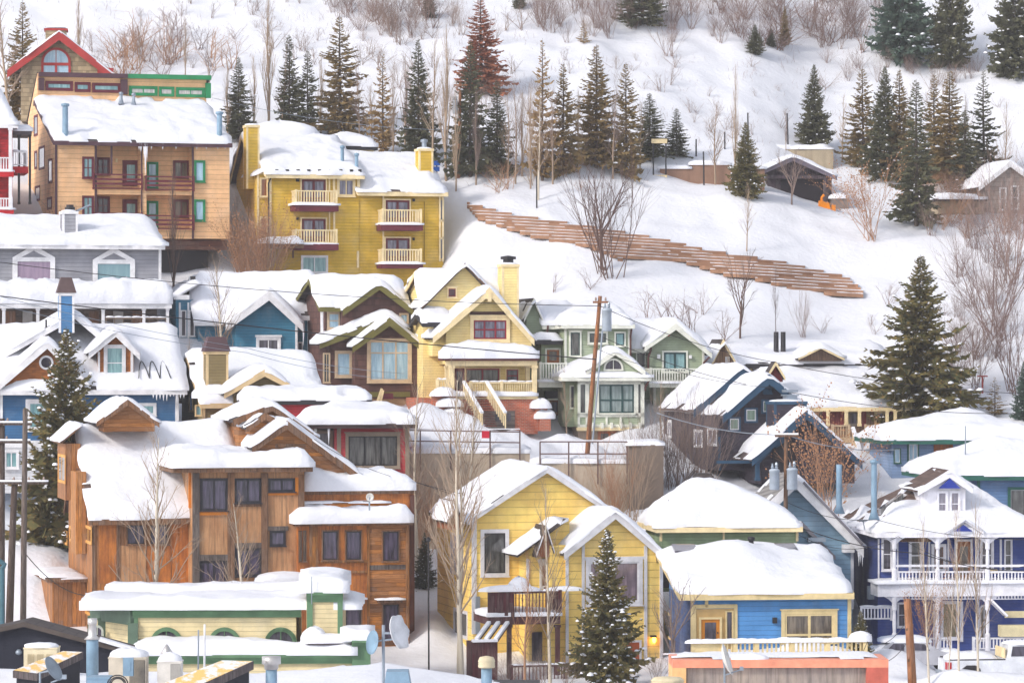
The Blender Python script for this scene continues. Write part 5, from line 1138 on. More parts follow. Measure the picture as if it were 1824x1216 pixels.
    h.strip([(440, 496, 610, 514)], -.5, WOOD, .05, 'soffit'); h.strip([(345, 500, 352, 720), (466, 500, 500, 515), (440, 500, 446, 720), (595, 500, 604, 720), (690, 500, 698, 720), (725, 500, 734, 720), (806, 500, 814, 720), (834, 500, 846, 720), (950, 500, 960, 720)], 0, wh, .05)
    h.door((738, 512), (804, 718), 0, wn, wh, GLASSW); h.box('wall', pu, (440, 782), (1138, 1130), -.02, 1)
    h.win((655, 808), (748, 1000), -.02, wh, M('olive reflecting glass', (128, 128, 90), 'glass', rgb2=(110, 84, 50)), 1, 1, .1); h.win((440, 815), (486, 940), -.02, wh, GLASSD, 1, 2, .1); h.arch((872, 850), 24, 1000, -.02, wh, GLASSW, .08); h.strip([(830, 800, 848, 1060), (620, 820, 640, 1000), (752, 810, 768, 1010)], -.02, wh, .05)
    st = M('pale lattice', (214, 200, 160)); h.box('entry_stair_wall', st, (955, 930), (1100, 985), -2.6, -2.0); h.strip([(975, 858, 1100, 890)], -2.1, st, .05, 'lattice'); x, z = h.p(900, 800, -2.2); x2, z2 = h.p(980, 880, -2.2)
    MB().bar((x, -2.2, z), (x2, -2.2, z2), .9, .1).build('entry_roof', wh, h.e)
    h.boxes('meter_box', METAL, [(298, 735, 328, 800)], .8, 1.2); h.boxes('deck_chair', M('cream cushion', (232, 206, 160)), [(905, 652, 942, 672)], -1.4, -1.0)
    h.rail((262, 838), (412, 905), -1.2, wh, .15, .1, snow=True, bw=.06)
victorian()

# ---- road end on the right of the hillside
def hill_garage():
    h = H('dark_gabled_garage', 'dark open gabled garage dug into the hillside in front of a concrete wall', 'garage', 1368, 246, .1, V4)
    w = M('plum boards', (92, 76, 84), 'boards', rgb2=(74, 62, 72), pitch=.25)
    h.gable((58, 896), (215, 822), (446, 930), 80, 420, 1110, 0, 6, w, tm=M('grey violet bargeboard', (112, 104, 116)), t=.25, tb=.3, of=.6)
    h.box('opening', M('painted interior shade', (40, 34, 40)), (150, 930), (385, 1110), -.02, .05); h.post(385, 930, 1110, .25, -.3, w); h.box('beam', w, (80, 925), (420, 945), -.35, -.1)  # no real hole: flat dark panel paints the shade inside the garage
    x, z = h.p(460, 1050, -.5); MB().box(x - .6, x + .6, -.8, .4, z - 1.2, z).build('bin', M('grey bin', (130, 120, 116)), h.e); MB().mound((x, -.2, z), .75, .7, .4, 4).build('snow', SNOW, h.e, True)
    k = H('concrete_box_wall', 'plain tan concrete block wall behind the dark gabled garage', 'wall', 1366, 254, .02, V4)
    k.box('wall', M('tan concrete', (176, 160, 136), 'concrete'), (78, 786), (428, 1000), 0, 4); x0 = k.p(78, 786, 0)[0]; x1, z = k.p(428, 786, 0); snow_hf(x0, x1, 0, 4, lambda x, y: z, .35, 2.1, k.e)
    q = H('pale_hillside_house', 'pale grey gabled house beside the brush at the right edge of the hillside', 'house', 1760, 244, .12, V4)
    q.gable((1198, 985), (1362, 852), (1540, 990), 1225, 1520, 1200, 0, 7, M('pale stone wall', (170, 158, 150), 'shingle', pitch=.3), tm=WHITE, t=.3, tb=.3)
    q.win((1303, 990), (1342, 1112), 0, WHITE, GLASSG, 1, 2, .1); q.win((1366, 980), (1408, 1106), 0, WHITE, GLASSG, 1, 2, .1)
    q.slab(960, 1240, 1050, 1062, -1.5, 3, DARK, .4, name='shed_roof'); q.box('shed_wall', M('tan concrete'), (980, 1062), (1225, 1130), -.8, 3)
hill_garage()
# ---------------------------------------------------------------- plants
def leaf_mat(key, a, b, c):
    t = NT(key); oi = t.n('ShaderNodeObjectInfo').outputs['Random']
    n = t.noise(9, 3); n2 = t.noise(60, 2)
    col = t.mix(t.ramp(n, .35, .65), lin(a), lin(b)); col = t.mix(t.math('MULTIPLY', t.ramp(n2, .5, .75), .6), col, lin(c))
    col = t.mix(t.math('MULTIPLY', oi, .25), col, lin(a))
    return t.done(col, .8, .15)
NEEDLE = {'dark': leaf_mat('dark needles', (76, 80, 62), (96, 96, 72), (124, 106, 74)), 'olive': leaf_mat('olive needles', (112, 98, 64), (134, 112, 74), (164, 126, 84)),
          'brown': leaf_mat('brown needles', (158, 126, 84), (140, 120, 80), (184, 148, 102)), 'rust': leaf_mat('rust needles', (150, 92, 70), (162, 108, 84), (130, 78, 58)),
          'fore': leaf_mat('dark green needles', (80, 84, 58), (112, 104, 64), (166, 122, 62)), 'blue': leaf_mat('blue green needles', (66, 84, 78), (88, 106, 94), (110, 116, 86))}
BARK = M('conifer bark', (92, 74, 62), 'boards', rgb2=(74, 60, 52), pitch=.02)
def twig_mat(key, a, b):
    t = NT(key); oi = t.n('ShaderNodeObjectInfo').outputs['Random']; col = t.mix(oi, lin(a), lin(b)); return t.done(col, .85, .1)
ASPENB = M('pale aspen bark', (206, 194, 176), 'plain'); TWIGT = twig_mat('tan twigs', (172, 150, 128), (150, 130, 114)); TWIGG = twig_mat('grey twigs', (124, 108, 104), (146, 126, 116))
TWIGP = twig_mat('purple brown twigs', (124, 104, 100), (146, 124, 116)); TWIGO = twig_mat('orange brown twigs', (178, 138, 108), (160, 120, 96)); TWIGD = twig_mat('dark twigs', (98, 78, 74), (116, 94, 84))
BARKD = M('dark bark', (104, 84, 76)); LEAFO = leaf_mat('dry orange leaves', (168, 122, 88), (188, 142, 106), (142, 100, 72))

PROTO = {}
def conifer_proto(key, seed, nbr, ns, wr, droop, ragged, snow):
    r = random.Random(seed); nd = MB(); tr = MB(); sn = MB(); br = MB()
    tr.tube([(0, 0, -.06), (.004, 0, .3), (-.003, .003, .7), (0, 0, .995)], [.015, .011, .006, .001], 7)
    for b in range(nbr):
        q = (b + r.random()) / nbr; q = q ** 1.08; z = .05 + .93 * q
        env = wr * ((1 - q) ** .86) * (1.0 if q > .10 else .7 + 3 * q) + .012 * (1 - q) + .006
        L = env * r.uniform(1 - ragged, 1.08 + ragged * .4); ph = b * 2.399 + r.uniform(-.5, .5); c, s = math.cos(ph), math.sin(ph)
        up = .30 * (q - .15) + r.uniform(-.12, .12); dr = droop * r.uniform(.5, 1.3) * (1.1 - q)
        def pt(t): return Vector((L * t * c, L * t * s, z + L * (up * t - dr * t ** 1.4 + .26 * t ** 3)))
        br.tube([pt(0), pt(.5), pt(.95)], [.003 * (1.2 - q), .002 * (1.2 - q), .0006], 3, False)
        ks = max(3, int(ns * (.35 + .8 * L / wr)))
        for k in range(ks):
            t = .10 + .90 * (k + r.random() * .8) / ks; p = pt(t); f = (pt(min(1, t + .05)) - pt(t - .05)).normalized(); side = f.cross(Vector((0, 0, 1))).normalized()
            for sg in (-1, 1, 0):
                l = (.34 * L * (1.1 - t) + .014) * r.uniform(.6, 1.25); d = (f * r.uniform(.5, .9) + side * sg * r.uniform(.5, 1.0) + Vector((0, 0, r.uniform(-.5, .3)))).normalized()
                wv = (d.cross(Vector((0, 0, 1))).normalized() * r.uniform(-.6, .6) + Vector((0, 0, r.uniform(.2, .9)))).normalized() * l * .17
                e = p + d * l; m = p + d * l * .5
                nd.add([p, m + wv, e, m - wv], [(0, 1, 2, 3)])
            if r.random() < .6:
                l = r.uniform(.010, .022) * (1.15 - q); a = f * l; nd.add([p - a, p + a, p + a * .3 + Vector((0, 0, -l * 1.6)), p - a * .6 + Vector((0, 0, -l))], [(0, 1, 2, 3)])
            if r.random() < snow and .25 < t < .97:
                rr = (.005 + .030 * L) * r.uniform(.4, 1.5); sn.mound(p + f * rr + Vector((0, 0, .001)), rr * 1.4, rr * .9, rr * .8, r.random() * 9, 6, 2)
    PROTO[key] = (tr, nd, sn, br)
    return key
conifer_proto('c1', 1, 190, 8, .19, .42, .5, .035); conifer_proto('c2', 2, 135, 8, .20, .32, .62, .03); conifer_proto('c3', 3, 165, 8, .17, .5, .52, .03)
conifer_proto('c4', 4, 95, 8, .21, .25, .65, .03); conifer_proto('f1', 5, 380, 12, .34, .5, .75, .22); conifer_proto('f2', 6, 400, 11, .31, .36, .66, .24); conifer_proto('d1', 7, 300, 9, .30, .38, .35, .10); conifer_proto('s1', 8, 60, 6, .24, .2, .4, .03)
MESH = {}
def pmesh(key, part, mat, mb, smooth=False):
    k = (key, part, mat.name)
    if k not in MESH: MESH[k] = mb.mesh(part, mat, smooth, recalc=False)
    return MESH[k]
def conifer(px, py, h, w, proto, nd, label, Y=None, group=None, rz=None, loc=None):
    p = hit(px, py) if Y is None else at(px, py, Y)
    if Y is not None: p.z = min(p.z, T(p.x, p.y) + .3)
    hm = h * p.y / F; r = rz if rz is not None else (px * 7.13) % 6.28
    base = {'c1': .19, 'c2': .20, 'c3': .17, 'c4': .21, 'f1': .34, 'f2': .31, 'd1': .30, 's1': .24}[proto]
    o = thing('pine_tree', label, 'conifer', p, r, group); ww = ((1.3 if base < .205 else 1.1) * w * p.y / F) / (2 * base * .92); o.scale = (ww, ww, hm)
    tr, n, sn, br = PROTO[proto]
    link('trunk', pmesh(proto, 'trunk', BARK, tr), o); link('branches', pmesh(proto, 'branches', BARK, br), o); link('crown', pmesh(proto, 'crown', NEEDLE[nd], n), o)
    if sn.v: link('snow', pmesh(proto, 'snow', SNOW, sn, True), o)
    return o

def grow(mb, r, p, d, L, rad, depth, kids, spread, up, wob, lv=None, tip=.35):
    n = 4 if depth > 1 else 3; pts = [p]; dd = d.copy()
    for i in range(n):
        dd = (dd + Vector((r.uniform(-1, 1), r.uniform(-1, 1), r.uniform(-1, 1))) * wob + Vector((0, 0, up))).normalized(); pts.append(pts[-1] + dd * L / n)
    mb.tube(pts, [rad * (1 - (1 - tip) * i / n) for i in range(n + 1)], 5 if depth > 1 else 3, False)
    if lv is not None and depth <= 1:
        for _ in range(5):
            if r.random() < .7:
                q = pts[r.randint(1, n)]; s = r.uniform(.006, .012); a = Vector((r.uniform(-1, 1), r.uniform(-1, 1), r.uniform(-1, 1))).normalized() * s; b = a.orthogonal().normalized() * s
                lv.add([q - a, q + b, q + a, q - b], [(0, 1, 2, 3)])
    if depth > 0:
        for k in range(kids[-depth]):
            t = .25 + .75 * (k + r.random()) / kids[-depth]; f = t * n; i = min(n - 1, int(f)); q = pts[i].lerp(pts[i + 1], f - i); ax = (pts[i + 1] - pts[i]).normalized()
            o = ax.orthogonal().normalized(); import_q = ax.cross(o); ph = r.uniform(0, 6.283); sd = o * math.cos(ph) + import_q * math.sin(ph); sp = spread * r.uniform(.7, 1.3)
            grow(mb, r, q, (ax * math.cos(sp) + sd * math.sin(sp)).normalized(), L * r.uniform(.38, .6) * (1.15 - .45 * t), rad * .5 * (1 - .3 * t), depth - 1, kids, spread, up, wob, lv, tip)
def bare_proto(key, kind, seed):
    r = random.Random(seed); tr = MB(); br = MB(); lv = None
    if kind == 'aspen':
        pts = [Vector((0, 0, -.05))]; d = Vector((r.uniform(-.05, .05), r.uniform(-.05, .05), 1))
        for i in range(9): d = (d + Vector((r.uniform(-.05, .05), r.uniform(-.05, .05), .1))).normalized(); pts.append(pts[-1] + d * .115)
        rad = [.0135 * (1 - .9 * i / 9) for i in range(10)]; tr.tube(pts, rad, 7, False)
        for k in range(34):
            t = .25 + .74 * k / 34; f = t * 9; i = min(8, int(f)); q = pts[i].lerp(pts[i + 1], f - i); ph = r.uniform(0, 6.28); sp = r.uniform(.45, .9) * (1.15 - t * .5)
            grow(br, r, q, Vector((math.cos(ph) * math.sin(sp), math.sin(ph) * math.sin(sp), math.cos(sp))), (.30 - .2 * t) * r.uniform(.7, 1.3), .0042 * (1.25 - t), 2, [3, 5], .6, .10, .13)
    elif kind == 'poplar':
        pts = [Vector((0, 0, -.05)), Vector((.01, 0, .3)), Vector((-.01, .01, .6)), Vector((0, 0, 1))]; tr.tube(pts, [.013, .010, .006, .001], 6, False)
        for k in range(44):
            t = .12 + .85 * k / 44; ph = r.uniform(0, 6.28); sp = r.uniform(.18, .42)
            grow(br, r, Vector((0, 0, t)), Vector((math.cos(ph) * math.sin(sp), math.sin(ph) * math.sin(sp), math.cos(sp))), (.34 - .26 * t) * r.uniform(.7, 1.2), .004 * (1.2 - t), 2, [3, 4], .3, .12, .07)
    elif kind == 'broad':                                    # forked broad bare tree
        grow(tr, r, Vector((0, 0, -.04)), Vector((.05, 0, 1)), .42, .02, 0, [], .5, .05, .06, None, .75)
        top = Vector(tr.v[-1])
        for k in range(7):
            ph = k * .9 + r.uniform(-.3, .3); sp = r.uniform(.15, .75); b = Vector((top.x, top.y, .38 * (k + 2) / 8 + .05))
            grow(br, r, b, Vector((math.cos(ph) * math.sin(sp), math.sin(ph) * math.sin(sp), math.cos(sp))), r.uniform(.42, .62), .010, 3, [4, 5, 5], .6, .07, .14)
    else:                                                     # shrub: many stems from the ground; 'leafy' keeps dry leaves
        lv = MB() if kind == 'leafy' else None
        for k in range(15 if kind != 'scrub' else 6):
            ph = r.uniform(0, 6.28); sp = r.uniform(.05, .75) if kind != 'scrub' else r.uniform(.1, .9)
            grow(br, r, Vector((r.uniform(-.09, .09), r.uniform(-.09, .09), -.04)), Vector((math.cos(ph) * math.sin(sp), math.sin(ph) * math.sin(sp), math.cos(sp))), r.uniform(.55, .98), .0048 if kind != 'scrub' else .010, 2, [5, 6] if kind != 'scrub' else [4, 4], .45 if kind != 'scrub' else .75, .06, .12 if kind != 'scrub' else .3, lv)
    PROTO[key] = (tr, br, lv)
for i in range(3): bare_proto(f'aspen{i}', 'aspen', 20 + i); bare_proto(f'shrub{i}', 'shrub', 40 + i); bare_proto(f'scrub{i}', 'scrub', 60 + i)
for i in range(2): bare_proto(f'poplar{i}', 'poplar', 30 + i); bare_proto(f'broad{i}', 'broad', 50 + i); bare_proto(f'leafy{i}', 'leafy', 70 + i)
def bare(px, py, h, proto, label, name='bare_tree', cat='tree', tw=None, bark=None, wide=1.0, Y=None, group=None, rz=None):
    p = hit(px, py) if Y is None else at(px, py, Y)
    if Y is not None: p.z = min(p.z, T(p.x, p.y) + .2)
    hm = h * p.y / F; tr, br, lv = PROTO[proto]
    if not tr.v and lv is None:                               # a bush of bare stems only: one mesh
        o = link(name, pmesh(proto, name, tw or TWIGP, br), None, p); tag(o, label, cat, group); o.rotation_euler = (0, 0, rz if rz is not None else (px * 5.7 + py) % 6.28)
    else:
        o = thing(name, label, cat, p, rz if rz is not None else (px * 5.7 + py) % 6.28, group)
        if tr.v: link('trunk', pmesh(proto, 'trunk', bark or ASPENB, tr, True), o)
        link('branches', pmesh(proto, 'branches', tw or TWIGT, br), o)
        if lv is not None: link('leaves', pmesh(proto, 'leaves', LEAFO, lv), o)
    o.scale = (hm * wide, hm * wide, hm)
    return o

# conifers, row behind the apartments from left to right
for a in [
 (425, 250, 150, 52, 'c1', 'dark', 'dark conifer just right of the peach apartments'), (515, 245, 185, 48, 'c3', 'dark', 'slim dark conifer behind the mustard apartments, beside the tall poplar'),
 (548, 248, 160, 52, 'c2', 'dark', 'thin grey green conifer between the slim dark one and the broad olive one'), (605, 252, 225, 88, 'c2', 'olive', 'tall broad olive green conifer with a bare tip above the mustard apartments'),
 (682, 275, 182, 60, 'c4', 'brown', 'sparse tan brown conifer behind the right chimney of the mustard apartments'), (745, 285, 218, 62, 'c1', 'dark', 'dense dark conifer left of the hillside utility pole'),
 (838, 315, 245, 72, 'c1', 'dark', 'dark conifer right of the hillside utility pole, under the red one'), (885, 312, 170, 55, 'c3', 'dark', 'narrow dark conifer with bare lower trunk right of the red dead conifer'),
 (966, 322, 255, 72, 'c4', 'brown', 'tall brown thinning conifer at the centre of the hillside'), (1003, 315, 205, 62, 'c2', 'olive', 'olive conifer directly right of the tall brown thinning one'),
 (1062, 298, 220, 78, 'c1', 'olive', 'full olive conifer above the big bare bush'), (1115, 318, 208, 60, 'c2', 'olive', 'slender olive conifer just left of the trail board'),
 (1157, 285, 120, 60, 'c1', 'dark', 'medium dark conifer behind the trail board'), (1205, 280, 88, 40, 'c3', 'dark', 'small conifer standing alone right of the trail board'),
 (1450, 265, 152, 62, 'd1', 'dark', 'full conical conifer above the concrete block wall'), (1537, 300, 180, 64, 'c2', 'olive', 'thin olive conifer at the left of the dense clump near the garage'),
 (1576, 320, 205, 82, 'd1', 'dark', 'widest dark conifer of the dense clump near the garage'), (1602, 322, 200, 62, 'c1', 'olive', 'brown tipped conifer right behind the widest dark one'),
 (1632, 402, 262, 74, 'c3', 'dark', 'tall dark conifer reaching lowest, right of the garage'), (1664, 325, 195, 58, 'c2', 'olive', 'lean olive conifer behind the tall dark one right of the garage'),
 (1692, 335, 212, 80, 'c1', 'olive', 'brownish full conifer left of the lone wiry one'), (1752, 318, 196, 78, 'c4', 'dark', 'wiry open conifer with long level boughs near the right edge'),
 (1328, 352, 136, 66, 'd1', 'fore', 'bushy conifer standing just left of the dark gabled garage'), (1718, 345, 150, 60, 'c3', 'dark', 'dim conifer between the brownish full one and the wiry one'),
 (1608, 112, 260, 112, 'd1', 'blue', 'big dense conifer on the upper slope, wider of the pair'), (1692, 122, 240, 84, 'd1', 'dark', 'big dense conifer on the upper slope, narrower of the pair'), (1806, 138, 250, 96, 'd1', 'dark', 'big dense conifer at the upper right corner'),
 (1142, 46, 120, 86, 'd1', 'dark', 'dense conifer cut by the top edge above the brush'), (765, 32, 60, 26, 'd1', 'dark', 'tiny conifer at the top edge above the broad olive one'), (925, 16, 50, 24, 'd1', 'dark', 'tiny conifer at the top edge right of the red dead one'),
 (1345, 97, 54, 34, 'd1', 'dark', 'tiny conifer on the upper slope, leftmost of three'), (1373, 84, 36, 20, 'd1', 'dark', 'smallest conifer on the upper slope, middle of three'), (1398, 82, 72, 22, 'd1', 'olive', 'narrow small conifer on the upper slope, right of three'),
 (40, 215, 215, 64, 'c2', 'olive', 'straggly conifer beside the stone house at the left edge'), (1040, 78, 46, 24, 's1', 'brown', 'small brown conifer inside the upper brush'), (1772, 740, 70, 44, 's1', 'olive', 'young thin conifer on the snow right of the big conifer'), (1824, 748, 105, 46, 'd1', 'blue', 'dark conifer cut by the right edge behind the powder blue house')]:
    conifer(*a)
conifer(856, 168, 180, 76, 'c1', 'rust', 'red brown dead conifer rising above the hillside row')
conifer(1640, 752, 300, 178, 'f1', 'fore', 'big broad conifer in front of the tan and red house', rz=1.0)
conifer(118, 985, 405, 185, 'f2', 'fore', 'big snowy spruce left of the reclaimed wood house', Y=185, rz=2.0)
conifer(1082, 1216, 278, 118, 'f2', 'fore', 'snow loaded young spruce in front of the bright yellow house', Y=163, rz=.4)
conifer(1443, 735, 68, 44, 's1', 'brown', 'little brown conifer standing against the snowy tan house roof', Y=199)
conifer(1533, 1170, 100, 46, 'd1', 'fore', 'small dark conifer at the corner of the azure house', Y=166)
conifer(756, 1066, 120, 50, 'd1', 'dark', 'small conifer in the gap between the wood house and the yellow house', Y=184)

# bare trees
A, Pp, Bd = 'aspen', 'poplar', 'broad'
for a in [
 (478, 240, 255, 'poplar0', 'tall bare poplar behind the left chimney of the mustard apartments', TWIGT, TWIGT, .8), (795, 320, 270, 'poplar1', 'tall bare poplar with forked top left of the hillside pole', TWIGT, TWIGT, .8),
 (812, 345, 190, 'poplar0', 'shorter bare poplar standing closest to the hillside pole', TWIGT, TWIGT, .7), (405, 255, 145, 'poplar1', 'thin bare tree beside the peach apartment roof', TWIGT, TWIGT, .8), (700, 280, 160, 'poplar0', 'bare tan poplar right of the sparse brown conifer', TWIGT, TWIGT, .8),
 (930, 315, 150, 'poplar1', 'bare grove tree left of the tall brown conifer', TWIGT, TWIGT, 1), (958, 355, 200, 'aspen0', 'bare pale aspen in front of the tall brown conifer', TWIGT, ASPENB, .9), (1090, 295, 120, 'aspen1', 'bare pale aspen between two olive conifers', TWIGT, ASPENB, .8),
 (1310, 335, 220, 'poplar0', 'tallest thin bare aspen left of the garage', TWIGT, TWIGT, .5), (1274, 330, 150, 'aspen2', 'wide twiggy bare aspen above the brown retaining wall', TWIGT, TWIGT, 1), (20, 240, 250, 'aspen0', 'bare tree clump in front of the straggly conifer', TWIGT, TWIGT, 1.1),
 (140, 150, 170, 'poplar1', 'bare poplar behind the stone house roof', TWIGT, TWIGT, .8), (1690, 700, 90, 'scrub0', 'low scrub beside the big conifer', TWIGP, None, 1)]:
    bare(a[0], a[1], a[2], a[3], a[4], tw=a[5], bark=a[6], wide=a[7])
bare(391, 640, 270, 'aspen1', 'pale bare aspen in front of the teal house', Y=205, wide=1.1); bare(308, 505, 250, 'poplar1', 'dark slim tree leaning before the peach apartments', Y=219, tw=TWIGD, bark=BARKD, wide=.8)
bare(105, 385, 130, 'broad0', 'dark bare tree against the peach apartment wall', Y=222, tw=TWIGD, bark=BARKD, wide=.7)
bare(272, 1050, 415, 'aspen0', 'white barked bare aspen before the left half of the wood house', Y=166, wide=1.15); bare(430, 1050, 300, 'aspen2', 'leaning white aspen before the wood house tower', Y=166, wide=1.2)
bare(822, 1205, 540, 'aspen1', 'tall white birch trunk at the left of the yellow house', Y=166, wide=.8, rz=.3); bare(818, 1200, 500, 'aspen2', 'second white trunk leaning left beside the yellow house', Y=166.6, wide=.72, rz=2.2)
bare(980, 1210, 350, 'aspen0', 'slim bare aspen before the yellow house deck', Y=164.5, wide=.8); bare(935, 1215, 220, 'aspen2', 'thin bare sapling left of the slim aspen', Y=164.5, wide=.9, tw=TWIGO, bark=TWIGO)
bare(742, 800, 330, 'aspen2', 'bare tree beside the red low house', Y=186.5, wide=.9, tw=TWIGT); bare(826, 880, 300, 'aspen0', 'bare tree rising before the concrete retaining wall', Y=188.5, wide=.9)
bare(1200, 1200, 190, 'broad1', 'grey bare tree between the yellow house and azure house', Y=163.3, tw=TWIGG, bark=TWIGG, wide=.8)
for i, (x, yb, hh) in enumerate(((1655, 1200, 400), (1708, 1210, 420), (1742, 1216, 440), (1690, 1180, 240))):
    bare(x, yb, hh * .72, f'aspen{i % 3}', ('thin bare aspen nearest the short wooden pole', 'thin bare aspen before the middle porch posts', 'thin bare aspen crossing the white pickup', 'bare sapling leaning before the big porch window')[i], Y=158.5 + i * .5, wide=.62)
# big brush
for a in [(1085, 492, 215, 'shrub0', 'big bare bush at the terraced slope', TWIGD, 1.0), (1072, 480, 190, 'broad0', 'dark bare tree rising inside the big bush', TWIGD, .9), (1318, 602, 165, 'broad1', 'bare brown tree on the snow above the tan house', TWIGD, .7), (1330, 445, 120, 'aspen0', 'thin bare sapling above the terraces', TWIGT, .8),
          (1768, 600, 240, 'shrub1', 'large dark thicket bush at the right slope', TWIGP, .9), (1800, 500, 200, 'shrub2', 'upper thicket bush by the pale hillside house', TWIGP, 1.1), (1812, 700, 210, 'shrub0', 'lower thicket bush at the right edge', TWIGP, .9), (1738, 690, 120, 'shrub2', 'thicket bush behind the big conifer tip', TWIGP, 1.0), (1790, 395, 110, 'shrub0', 'reddish thicket bush below the pale hillside house', TWIGP, 1.4), (1700, 400, 70, 'shrub1', 'short rusty brush right of the orange bush', TWIGO, 1.6),
          (1410, 365, 100, 'broad0', 'grey bare tree in front of the garage opening', TWIGG, .9), (1430, 600, 90, 'shrub1', 'rosy bush on the snow above the black flues', TWIGP, .7), (1382, 595, 115, 'aspen1', 'thin tree with a snowy top above the black flues', TWIGD, .5)]:
    bare(a[0], a[1], a[2], a[3], a[4], 'bush' if 'shrub' in a[3] else 'bare_tree', 'bush' if 'shrub' in a[3] else 'tree', tw=a[5], bark=a[5], wide=a[6])
for a in [(1555, 425, 140, 'leafy0', 'orange brown bush with dry leaves right of the garage', 1.0, None), (470, 490, 150, 'leafy1', 'bush of dry orange leaves at the mustard apartment corner', .8, 224), (440, 420, 150, 'leafy0', 'dry leaved tree between the peach and mustard apartments', .7, 225), (1470, 880, 190, 'leafy1', 'orange brown leafy bush before the lowest blue gable', .9, 191.2), (1660, 1165, 150, 'leafy0', 'bush with dry leaves on the purple porch', .5, 174.5)]:
    bare(a[0], a[1], a[2], a[3], a[4], 'bush', 'bush', tw=TWIGO, wide=a[5], Y=a[6])
for i, (x, yb, hh) in enumerate(((1190, 880, 210), (1222, 890, 230), (1252, 880, 200), (1205, 870, 170), (1160, 900, 200), (1140, 880, 190), (1237, 870, 230))):
    bare(x, yb, hh * .8, f'shrub{i % 3}', 'grey brown bare brush before the dark shingled house', 'bush', 'bush', tw=TWIGG, wide=.8, Y=193.2 + .1 * i, group='brush below the dark shingled house')
for i, (x, yb, hh) in enumerate(((1150, 590, 90), (1200, 600, 100), (1235, 605, 80), (1250, 560, 60), (1290, 610, 70), (985, 520, 40), (1050, 515, 50))):
    bare(x, yb, hh, f'scrub{i % 3}', 'grey purple scrub on the snow behind the sage green house', 'bush', 'bush', tw=TWIGP, wide=1, group='scrub behind the sage green house')
for i, (x, yb, hh) in enumerate(((965, 1200, 70), (1010, 1205, 60), (1170, 1205, 60), (1225, 1200, 60), (905, 1205, 60))):
    bare(x, yb, hh, f'shrub{i % 3}', 'low bare twigs in front of the yellow house', 'bush', 'bush', tw=TWIGG, wide=1.3, Y=162.6, group='twigs before the yellow house')
for i, (x, yb, hh, yy) in enumerate(((745, 900, 150, 187.5), (790, 905, 120, 188), (880, 900, 110, 188.4), (940, 880, 100, 189), (1090, 880, 120, 189), (1130, 890, 130, 188), (760, 880, 130, 189.2), (835, 880, 130, 189.2), (915, 880, 120, 189.3), (975, 880, 120, 189.3), (1020, 880, 140, 189.3), (1060, 880, 130, 189.2), (1105, 880, 140, 188.8))):
    bare(x, yb, hh, f'shrub{i % 3}', 'bare tan brush growing along the concrete retaining wall', 'bush', 'bush', tw=TWIGT if i % 2 else TWIGO, wide=.9, Y=yy, group='brush along the retaining wall')
# scattered hillside scrub
rs = random.Random(11)
def scatter(n, x0, x1, y0, y1, h0, h1, kinds, tws, label, group, wide=(.9, 1.4), keep=lambda x, y: True, stuff=False):
    k = 0; mass = MB()
    while k < n:
        x, y = rs.uniform(x0, x1), rs.uniform(y0, y1)
        if not keep(x, y): continue
        if stuff:
            p = hit(x, y); q = rs.uniform(h0, h1) * p.y / F; b = PROTO[rs.choice(kinds)][1]; a = rs.uniform(0, 6.28); c, s = q * rs.uniform(*wide) * math.cos(a), q * math.sin(a)
            mass.add([(p.x + v[0] * c - v[1] * s, p.y + v[0] * s + v[1] * c, p.z + v[2] * q) for v in b.v], b.f); k += 1; continue
        bare(x, y, rs.uniform(h0, h1), rs.choice(kinds), label, 'bush', 'bush', tw=rs.choice(tws), wide=rs.uniform(*wide), group=group); k += 1
    if stuff: tag(mass.build('hillside_scrub', tws[0], None, recalc=False), label, 'scrub', kind='stuff')
SH = ['shrub0', 'shrub1', 'shrub2']; SC = ['scrub0', 'scrub1', 'scrub2']
scatter(34, 960, 1220, 5, 100, 35, 75, SH, [TWIGP], 'dense purple brown brush bush near the top of the slope', 'brush near the top of the slope')
scatter(58, 1220, 1570, 3, 95, 35, 80, SH + SC, [TWIGP], 'purple grey scrub bush on the upper right slope', 'scrub on the upper right slope')
scatter(14, 1470, 1820, 100, 150, 25, 50, SH, [TWIGP], 'low brush bush below the big upper conifers', 'brush below the upper conifers')
scatter(30, 590, 780, 5, 75, 35, 75, SH + SC, [TWIGP, TWIGG], 'grey brush bush above the broad olive conifer', 'brush above the broad olive conifer')
scatter(26, 200, 430, 80, 150, 40, 75, SC, [TWIGP, TWIGO], 'crooked scrub oak behind the green clerestory roof', 'scrub oak behind the peach apartments')
scatter(50, 130, 780, 0, 130, 18, 50, SC, [TWIGG, TWIGP], 'small twiggy scrub poking from the upper left snow', '', stuff=True)
scatter(64, 900, 1800, 100, 250, 16, 46, SC, [TWIGG, TWIGP], 'small twiggy scrub poking from the middle snow slope', '', stuff=True)
scatter(30, 640, 960, 40, 230, 22, 60, SC + SH, [TWIGG, TWIGP], 'thin scrub between the hillside conifers', '', stuff=True)
scatter(34, 1640, 1824, 330, 430, 30, 65, SH, [TWIGP, TWIGO], 'rusty brush along the road end at the right', 'brush along the road end')
scatter(38, 1690, 1830, 400, 690, 35, 80, SH + SC, [TWIGP, TWIGD, TWIGG], 'purple thicket on the right slope', 'thicket on the right slope')
for i in range(12):
    bare(418 + (i * 37) % 62, 330 + i * 14, 95 + (i * 29) % 50, f'shrub{i % 3}', 'dry brown brush crowding the gap between the peach and mustard apartments', 'bush', 'bush', tw=TWIGO if i % 2 else TWIGG, wide=.7, Y=232 - i * .75, group='brush between the apartment houses')
scatter(12, 880, 1060, 290, 345, 25, 55, SC, [TWIGO, TWIGT], 'dry tan scrub on the bank above the terraces', 'scrub on the bank above the terraces')
